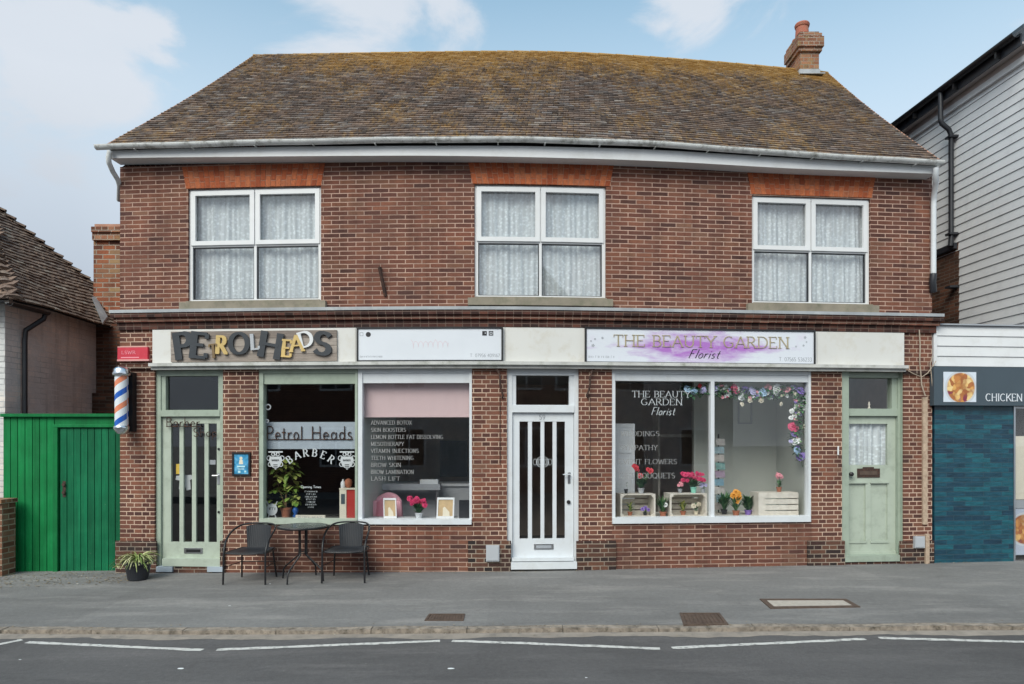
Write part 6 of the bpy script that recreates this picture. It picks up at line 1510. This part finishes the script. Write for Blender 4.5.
mb.hexa([(WX(11.57) - .02, 11.57, 0), (WX(11.57) + .04, 11.57, 0), (WX(15) + .04, 15, 0), (WX(15) - .02, 15, 0), (WX(11.57) - .02, 11.57, zbk), (WX(11.57) + .04, 11.57, zbk), (WX(15) + .04, 15, zbk), (WX(15) - .02, 15, zbk)]); mb.build('brick_base', M['brick_dark'], t)
mb = MB(); q0, q1 = WX(11.57) - .05, WX(15) - .05; mb.hexa([(q0 - .03, 11.58, zbk - .1), (q0 + .03, 11.58, zbk - .1), (q1 + .03, 15, zbk - .1), (q1 - .03, 15, zbk - .1), (q0 - .03, 11.58, zbk + .0), (q0 + .03, 11.58, zbk), (q1 + .03, 15, zbk), (q1 - .03, 15, zbk)]); mb.build('lead_flashing', M['blackplastic'], t)
# eaves: white fascia + soffit + black gutter + roof
def run(mb, x0, x1, z0, z1, a=dF, b=dB): mb.hexa([(WX(a) + x0, a, z0), (WX(a) + x1, a, z0), (WX(b) + x1, b, z0), (WX(b) + x0, b, z0), (WX(a) + x0, a, z1), (WX(a) + x1, a, z1), (WX(b) + x1, b, z1), (WX(b) + x0, b, z1)])
mb = MB(); run(mb, -.07, .0, zTop - .16, zTop - .07); mb.build('frieze_board', M['fascia'], t)
mb = MB(); run(mb, -.06, .0, zTop - .07, zTop + .02); run(mb, -.2, -.0, zTop + .02, zTop + .05); mb.build('soffit', paint('eaves_taupe', (.42, .38, .37), .6, .1), t)
mb = MB(); run(mb, -.225, -.2, zTop + .0, zTop + .17); mb.build('eaves_fascia', M['blackplastic'], t)
mb = MB(); path = [(Vector((WX(d_) - .29, d_, zTop + .175)), Vector((1, 0, 0))) for d_ in (dF, 11.5, 13, 15, dB)]; halfpipe(mb, path, .062); gg = mb.build('gutter', M['blackmetal'], t)
for d_ in (10.4, 11.3, 12.3, 13.3): mb = MB(); mb.box(WX(d_) - .30, WX(d_) - .22, d_ - .02, d_ + .02, zTop + .02, zTop + .11); mb.build('gutter_bracket', M['blackmetal'], gg)
mb = MB(); zr = zTop + .2; mb.hexa([(WX(dF) - .26, dF - .1, zr), (15.3, dF - .1, zr + 4), (15.3, dB, zr + 4), (WX(dB) - .26, dB, zr), (WX(dF) - .26, dF - .1, zr + .05), (15.3, dF - .1, zr + 4.05), (15.3, dB, zr + 4.05), (WX(dB) - .26, dB, zr + .05)]); mb.build('roof', M['slate'], t)
dd = 11.62
mb = MB(); xw = WX(dd)
mb.tube([(xw - .28, dd, zTop + .13), (xw - .28, dd, zTop - .32), (xw - .26, dd, zTop - .4), (xw - .14, dd, zTop - .5), (xw - .10, dd, zTop - .6), (xw - .10, dd, zbk + .1), (xw - .11, dd, zbk - .05)], .04, 10); mb.build('downpipe', M['blackplastic'], t, smooth=True)
for z_ in (zTop - .65, zTop - 2.3, zTop - 3.2): mb = MB(); mb.box(xw - .165, xw - .0, dd - .065, dd + .065, z_, z_ + .035); mb.build('pipe_clip', M['blackplastic'], t)

# ================================================================== LEFT-HAND BUILDING
t = thing('whitewashed_building', (-8, 11, -.1), 'low building with painted brick walls and old tiled hipped roof', 'building')
def LX(d): return -7.20 + .07 * (d - 9.7)
dA, dZ = 9.7, 13.0
zTe = lambda d: 3.5
mb = MB(); mb.face([(LX(dA), dA, -.2), (LX(dZ), dZ, -.2), (LX(dZ), dZ, 3.95), (LX(dA), dA, 3.95)], [(0, 0), (3.3, 0), (3.3, 3.86), (0, 3.86)]); mb.build('wall', M['brick_paint'], t)
mb = MB(); mb.face([(-12, dA, -.2), (LX(dA), dA, -.2), (LX(dA), dA, 3.95), (-12, dA, 3.95)], [(0, 0), (5, 0), (5, 3.86), (0, 3.86)])
mb.face([(LX(dZ), dZ, -.2), (-12, dZ, -.2), (-12, dZ, 3.66), (LX(dZ), dZ, 3.66)], [(0, 0), (5, 0), (5, 3.86), (0, 3.86)]); mb.build('wall', M['brick_white'], t)
def LE(d): return Vector((LX(d) + .26, d, 3.70))
up_ = Vector((-math.cos(R(46)), .0, math.sin(R(46))))
d0, d1 = 9.45, 13.1; SL = 5.2
def ray_plane(px, y):
    D = Vector(((px - CX) / FPX, 1, (HY - y) / FPX)); P0 = LE(10); e = (LE(11) - LE(10)); n = e.cross(up_); k = n.dot(P0 - Vector((0, 0, HC))) / n.dot(D); return Vector((0, 0, HC)) + D * k
h1, h2 = ray_plane(92, 285), ray_plane(0, 212)
def RL(u, v): return LE(lerp(d0, d1, u)) + up_ * (v * SL) + Vector((0, 0, .02 * math.sin(u * 9 + v * 6)))
# hip line in (u,v)
def inv(p):
    v = (p.z - 3.70) / (up_.z * SL); u = (p.y - d0) / (d1 - d0); return u, v
(ua, va), (ub, vb) = inv(h1), inv(h2)
def hipu(v): return ua + (ub - ua) * (v - va) / (vb - va)
def fronthip(v): return 0.02 + v * SL * up_.z / (d1 - d0) * .75
mb = MB(); rows = []
for j in range(11):
    v = j / 10; a, b = fronthip(v), min(1, hipu(v)); b = max(a, b)
    rows.append([RL(lerp(a, b, i / 6), v) - Vector((0, 0, .03)) for i in range(7)])
mb.grid(rows)
rf = mb.build('roof', M['dark'], t)
mb = tiles(RL, 26, 56, keep=lambda p, u, v: fronthip(v) - .01 < u < min(1.0, hipu(v)) + .01, th=.014, jit=1.5); mb.build('roof_tiles', M['tile_left'], rf)
# front slope
def RFr(u, v):
    p = LE(d0) + Vector((lerp(-4.5, .0, u), 0, 0)); return p + Vector((0, math.cos(R(46)) * v * 3, math.sin(R(46)) * v * 3))
mb = tiles(RFr, 27, 28, keep=lambda p, u, v: (1 - u) * 4.5 > v * 3 * math.cos(R(46)) * .95 - .05, th=.014, jit=1.5); mb.build('roof_tiles', M['tile_left'], rf)
mb = MB(); mb.face([RFr(0, 0) - Vector((0, 0, .03)), RFr(1, 0) - Vector((0, 0, .03)), RFr(.52, 1) - Vector((0, 0, .03)), RFr(0, 1) - Vector((0, 0, .03))]); mb.build('roof_deck', M['dark'], rf)
# bonnet hip tiles
mb = MB()
def bonnets(A_, B_, n):
    t_ = (B_ - A_).normalized(); sd = t_.cross(Vector((0, 0, 1))).normalized(); nn_ = sd.cross(t_)
    for i in range(n):
        p = A_.lerp(B_, (i + .0) / n); q = A_.lerp(B_, (i + 1.1) / n); rows = []
        for c_, w, lift in ((p, .13, .075), (q, .08, .02)):
            rows.append([c_ + sd * (w * math.cos(k * math.pi / 6)) + nn_ * (lift + .055 * math.sin(k * math.pi / 6) - .05) for k in range(7)])
        mb.grid(rows); mb.face(rows[0]); mb.face(list(reversed(rows[1])))
        low = [r_ - nn_ * .02 for r_ in rows[0]]; mb.grid([rows[0], low])
bonnets(RL(hipu(0.02) if hipu(.02) < 1 else 1, .02), RL(hipu(.99), .99), 34)
bonnets(RL(fronthip(0), 0), RL(fronthip(.6), .6), 18)
mb.build('hip_tiles', M['tile_left'], rf)
mb = MB(); path = [(LE(d_) + Vector((.05, 0, -.06)), Vector((1, 0, 0))) for d_ in (9.4, 9.8, 10.1)]; halfpipe(mb, path, .045)
path = [(Vector((x_, 9.4, 3.66)), Vector((0, 1, 0))) for x_ in (-12, LE(9.5).x)]; halfpipe(mb, path, .05); mb.build('gutter', M['blackmetal'], t)
pz = HC + (HY - 312) / FPX * 9.45
mb = MB(); xq = LX(10.0); mb.tube([(LE(10.1).x + .02, 10.1, 3.64), (LE(10.1).x + .0, 10.08, 3.54), (xq + .06, 10.0, 3.36), (xq + .06, 9.98, 3.2), (xq + .06, 9.98, .0)], .035, 10); mb.build('downpipe', M['blackplastic'], t, smooth=True)
mb = MB(); L_ = [ray_plane(93, 301), ray_plane(97, 300), ray_plane(109, 320), ray_plane(104, 327)]
mb.hexa([p + Vector((0, -.03, .03)) for p in L_] + [p + Vector((0, -.04, .06)) for p in L_]); mb.build('lead_flashing', M['lead'], rf)
# old orange stack behind
D_ = 11.9
t = thing('brick_stack', PT(105, 420, D_), 'old orange brick stack with corbelled cap between the low roof and the main building', 'brick stack')
def pbox(mb, x0, x1, yt, yb, d, dep):
    a = PT(x0, yt, d); b = PT(x1, yb, d); P = [(a.x, d, b.z), (b.x, d, b.z), (b.x, d + dep, b.z), (a.x, d + dep, b.z), (a.x, d, a.z), (b.x, d, a.z), (b.x, d + dep, a.z), (a.x, d + dep, a.z)]; mb.hexa(P)
mb = MB(); pbox(mb, 93.5, 190, 240, 590, D_, .6); mb.build('shaft', M['brick_old'], t)
mb = MB(); pbox(mb, 92, 190, 232, 240, D_ - .06, .72); pbox(mb, 91, 190, 226.5, 232, D_ - .09, .78); mb.build('cap', M['brick_chim'], t)
mb = MB(); pbox(mb, 94.5, 190, 224, 226.5, D_ - .02, .64); mb.build('mortar_flaunching', M['mortar'], t)
mb = MB(); mb.hexa([Vector(PT(83, 413, 11.5)), Vector(PT(121, 413, 11.5)), Vector(PT(121, 413, 11.85)), Vector(PT(83, 413, 11.85)), Vector(PT(92, 393, 11.5)), Vector(PT(121, 393, 11.5)), Vector(PT(121, 393, 11.85)), Vector(PT(92, 393, 11.85))])
pbox(mb, 96, 125, 324, 600, 11.6, .28); mb.build('buttress', M['brick_dark'], t)
# green gate
GD = 9.52
t = thing('board_gate', PT(60, 573, GD), 'bright green boarded gate and fence panel between the buildings', 'gate')
zt_ = HC + (HY - 417) / FPX * GD
mb = MB(); xs = lambda px: (px - CX) / FPX * GD
px = 3.5; k = 0
while px < 54:
    a, b = xs(px), xs(px + 7.3) - .010; yb = 572.5
    z0_ = PT(0, yb, GD).z + random.uniform(-.01, .01); mb.box(a, b, GD - random.uniform(0, .003), GD + .02, z0_, zt_)
    px += 7.3
mb.box(xs(54.8), xs(124), GD - .003, GD + .02, PT(0, 425.5, GD).z + .002, zt_)
mb.build('fence_boards', M['green'], t)
mb = MB(); mb.box(xs(3.5), xs(124), GD + .021, GD + .03, -.15, zt_ - .01); mb.build('backing', M['green2'], t)
mb = MB(); mb.box(xs(2.5), xs(124), GD - .05, GD + .05, zt_, zt_ + .045); mb.build('capping_rail', M['green'], t, bevel=.005)
mb = MB(); mb.box(xs(54.8), xs(59.5), GD - .045, GD + .02, -.17, PT(0, 427.5, GD).z); mb.box(xs(54.8), xs(124), GD - .045, GD + .02, PT(0, 427.5, GD).z + .001, PT(0, 424.5, GD).z); mb.build('gate_frame', M['green'], t, bevel=.004)
mb = MB(); px = 61
while px < 123:
    a, b = xs(px), xs(px + 6.9) - .009; mb.box(a, b, GD - .012 - random.uniform(0, .003), GD + .02, -.12 + random.uniform(-.008, .008), PT(0, 428.5, GD).z); px += 6.9
gt = mb.build('gate_leaf', M['green2'], t)
mb = MB(); hx = xs(65); 
for y in (484.5, 492.5): mb.tube([(hx, GD - .012, PT(0, y, GD).z), (hx, GD - .04, PT(0, y, GD).z)], .022, 10)
mb.box(hx - .02, hx + .02, GD - .02, GD - .01, PT(0, 497, GD).z, PT(0, 481, GD).z); mb.build('latch', M['rust'], gt)
# low brick wall end
t = thing('low_brick_wall', PT(4, 572, 9.1), 'crumbling low brick wall end at the left edge below the gate', 'wall')
mb = MB(); a = PT(15.5, 502, 9.4); mb.hexa([(-9, 8.9, -.2), (a.x, 8.9 + .25, -.2), (a.x, 9.4, -.2), (-9, 9.4, -.2), (-9, 8.9, a.z), (a.x, 9.15, a.z), (a.x, 9.4, a.z), (-9, 9.4, a.z)])
mb.build('brickwork', M['brick_wallend'], t)
mb = MB(); mb.hexa([(-9, 8.86, a.z), (a.x + .02, 9.11, a.z), (a.x + .02, 9.42, a.z), (-9, 9.42, a.z), (-9, 8.86, a.z + .06), (a.x + .02, 9.11, a.z + .055), (a.x + .02, 9.42, a.z + .055), (-9, 9.42, a.z + .06)]); mb.build('coping', M['brick_chim'], t)

# fallen leaves and grit at the wall foot
mb = MB(); rg = random.Random(8)
for k in range(900):
    r_ = rg.random()
    if r_ < .45: x = rg.uniform(-7, -4.9); y = rg.uniform(8.7, 9.4) - abs(rg.gauss(0, .15))
    elif r_ < .8: x = rg.uniform(-5.2, 6.5); y = F(SP(min(1100, max(0, CX + FPX * x / 9.3))), 0, .02).y - abs(rg.gauss(0, .05))
    else: x = rg.uniform(-7, 7); y = YK(x) + rg.gauss(.06, .07)
    sz = rg.uniform(.004, .012) * (1.5 if r_ < .45 else 1); a = rg.uniform(0, 6.28); z = PZ(x, y) + .003 + rg.uniform(0, .006)
    if y < YK(x): z = RZ(x) + .012
    mb.face([(x + sz * math.cos(a + q), y + sz * math.sin(a + q), z + rg.uniform(0, .004)) for q in (0, 1.7, 3.2, 4.6)])
o_ = mb.build('grit', island('dry_litter', [(0, (.10, .08, .05)), (.5, (.25, .18, .10)), (.9, (.38, .30, .18)), (1, (.6, .58, .52))], .9), org=(0, 0, 0)); o_['kind'] = 'stuff'; o_['label'] = 'dry leaves and grit scattered along the wall foot and kerb'
mb = MB(); rg = random.Random(4)
for px, y, r in ((181, 669, .02), (451, 669, .019), (229.5, 606, .010), (100, 645, .012), (586, 678, .008), (270, 584, .012), (20, 660, .01)):
    p = road_pt(px, y) if y > 640 else None
    if p is None:
        z = -.06
        for _ in range(5): d = (HC - z) * FPX / (y - HY); x = (px - CX) / FPX * d; z = PZ(x, d)
        p = Vector((x, d, z + .003))
    mb.face([p + Vector((r * 1.4 * math.cos(q) * rg.uniform(.7, 1.2), r * math.sin(q) * rg.uniform(.7, 1.2), 0)) for q in [k * .785 for k in range(8)]])
o_ = mb.build('droppings', M['whitep'], org=(0, 0, 0)); o_['kind'] = 'stuff'; o_['label'] = 'small white spots on the road and pavement'

# ================================================================== HOUSES ACROSS THE STREET (seen only as reflections)
def house(x0, x1, eav, rid, wm, label, gable):
    t = thing('terraced_house', ((x0 + x1) / 2, -5.5, 0), label, 'house', 'houses across the street')
    mb = MB(); mb.box(x0, x1, -12, -5.2, -.3, eav); mb.build('wall', wm, t)
    mb = MB(); xm = (x0 + x1) / 2
    if gable:
        mb.face([(x1, -5.2, eav), (x0, -5.2, eav), (xm, -5.2, rid)]); mb.face([(x0 - .2, -5.0, eav - .1), (x0 - .2, -12, eav - .1), (xm, -12, rid + .1), (xm, -5.0, rid + .1)]); mb.face([(x1 + .2, -12, eav - .1), (x1 + .2, -5.0, eav - .1), (xm, -5.0, rid + .1), (xm, -12, rid + .1)])
    else:
        mb.face([(x1, -5.0, eav), (x0, -5.0, eav), (x0, -8.6, rid), (x1, -8.6, rid)]); mb.face([(x0, -12.2, eav), (x1, -12.2, eav), (x1, -8.6, rid), (x0, -8.6, rid)])
    mb.build('roof', M['tile_left'], t)
    for wx in (lerp(x0, x1, .27), lerp(x0, x1, .73)):
        for wz in (.9, 3.6):
            mb = MB(); mb.box(wx - .6, wx + .6, -5.2, -5.16, wz, wz + 1.4); w = mb.build('window', M['white'], t)
            mb = MB(); mb.box(wx - .52, wx - .03, -5.16, -5.15, wz + .08, wz + 1.32); mb.box(wx + .03, wx + .52, -5.16, -5.15, wz + .08, wz + 1.32); mb.build('pane', M['blackmetal'], w)
house(-12, -6.2, 5.2, 7.6, M['brick_up'], 'brick terraced house opposite with plain ridge roof', False)
house(-6.0, .4, 5.0, 7.2, M['brick_white'], 'whitewashed terraced house opposite', False)
house(.6, 5.2, 5.2, 7.75, M['brick_up'], 'brick house opposite with a street-facing gable', True)
house(5.4, 10.8, 4.8, 7.0, M['brick_paint'], 'painted brick terraced house opposite', False)

# ================================================================== SKY, SUN, CAMERA
w = bpy.data.worlds.new('World'); sc.world = w; w.use_nodes = True; nt = w.node_tree
bg = nt.nodes['Background']; sky = N(nt, 'ShaderNodeTexSky'); sky.sky_type = 'NISHITA'; sky.sun_disc = False
SUN_EL, SUN_AZ = 42, 205                              # azimuth clockwise from +Y
sky.sun_elevation = R(SUN_EL); sky.sun_rotation = R(SUN_AZ); sky.air_density = 1.0; sky.dust_density = 1.2; sky.ozone_density = 1.2
tc = N(nt, 'ShaderNodeTexCoord'); dirv = tc.outputs['Generated']
def dir_of(px, y): return Vector(((px - CX) / FPX, 1, (HY - y) / FPX)).normalized()
acc = None
for px, y, rad, amp in ((55, 60, 8, .62), (10, 100, 8, .5), (130, 60, 5, .45), (95, 105, 6, .35), (370, 25, 8, .75), (430, 35, 6, .62), (310, 45, 5, .5), (690, 10, 5, .42), (740, -10, 6, .3), (1000, 20, 8, .12), (-250, 0, 15, .3), (1200, 200, 20, .3)):
    d = dir_of(px, y); dp = N(nt, 'ShaderNodeVectorMath', operation='DOT_PRODUCT'); nt.links.new(dirv, dp.inputs[0]); dp.inputs[1].default_value = d
    m_ = rmap(nt, dp.outputs['Value'], math.cos(R(rad)), 1.0, 0, amp)
    acc = m_ if acc is None else mth(nt, 'MAXIMUM', acc, m_)
mp = N(nt, 'ShaderNodeMapping'); mp.inputs['Scale'].default_value = (1, 1, 2.0); nt.links.new(dirv, mp.inputs[0])
nz = N(nt, 'ShaderNodeTexNoise', Scale=4.2, Detail=9., Roughness=.58, Distortion=.5); nt.links.new(mp.outputs[0], nz.inputs['Vector'])
sepz = N(nt, 'ShaderNodeSeparateXYZ'); nt.links.new(dirv, sepz.inputs[0])
behind = rmap(nt, sepz.outputs['Y'], .2, -.5, 0, .35)
k = mth(nt, 'ADD', mth(nt, 'ADD', mth(nt, 'SUBTRACT', mth(nt, 'MULTIPLY', nz.outputs['Fac'], 2.2), .52), acc), behind)
cl = N(nt, 'ShaderNodeMapRange', interpolation_type='SMOOTHSTEP'); nt.links.new(k, cl.inputs[0]); cl.inputs[1].default_value = .80; cl.inputs[2].default_value = 1.16; cl = cl.outputs[0]
haze = rmap(nt, sepz.outputs['Z'], .30, .60, .95, .0)
blue = mixc(nt, 1.0, sky.outputs[0], (1.387, 1.608, 1.318), 'MULTIPLY')
c1_ = mixc(nt, haze, blue, (3.924, 4.393, 4.947))
leftm = mth(nt, 'MULTIPLY', rmap(nt, sepz.outputs['X'], -.30, -.52), rmap(nt, sepz.outputs['Z'], .42, .20))
cc_ = mixc(nt, leftm, (4.180, 4.393, 4.734), (2.629, 2.982, 3.414))
c1_ = mixc(nt, mth(nt, 'MULTIPLY', leftm, .9), c1_, (2.708, 3.099, 3.610))
nz2 = N(nt, 'ShaderNodeTexNoise', Scale=5., Detail=6., Roughness=.55); nt.links.new(mp.outputs[0], nz2.inputs['Vector'])
cc_ = mixc(nt, rmap(nt, nz2.outputs['Fac'], .35, .7, 0, .22), cc_, (3.412, 3.753, 4.265))
c2_ = mixc(nt, mth(nt, 'MULTIPLY', cl, .85), c1_, cc_)
nt.links.new(c2_, bg.inputs[0]); bg.inputs[1].default_value = .14
sl = bpy.data.lights.new('sun', 'SUN'); sl.energy = 2.2; sl.angle = R(38); sl.color = (1., .96, .90)
so = bpy.data.objects.new('sun', sl); COL.objects.link(so)
az = R(SUN_AZ); el = R(SUN_EL); sd = Vector((math.sin(az) * math.cos(el), math.cos(az) * math.cos(el), math.sin(el)))
so.rotation_euler = (-sd).to_track_quat('-Z', 'Y').to_euler(); so.location = (0, -10, 20)
cam = bpy.data.cameras.new('camera'); co = bpy.data.objects.new('camera', cam); COL.objects.link(co); sc.camera = co
co.location = (0, 0, HC); co.rotation_euler = (R(90), 0, 0); cam.sensor_width = 36; cam.lens = 36 * FPX / 1024
cam.shift_y = (HY - 342) / 1024; cam.clip_start = .05; cam.clip_end = 3000
sc.view_settings.view_transform = 'Standard'; sc.view_settings.look = 'None'; sc.view_settings.exposure = .38; sc.view_settings.gamma = 1
sc.cycles.max_bounces = 8; sc.cycles.transparent_max_bounces = 16; sc.cycles.use_denoising = True
for o in bpy.data.objects:
    if '_o' in o: del o['_o']
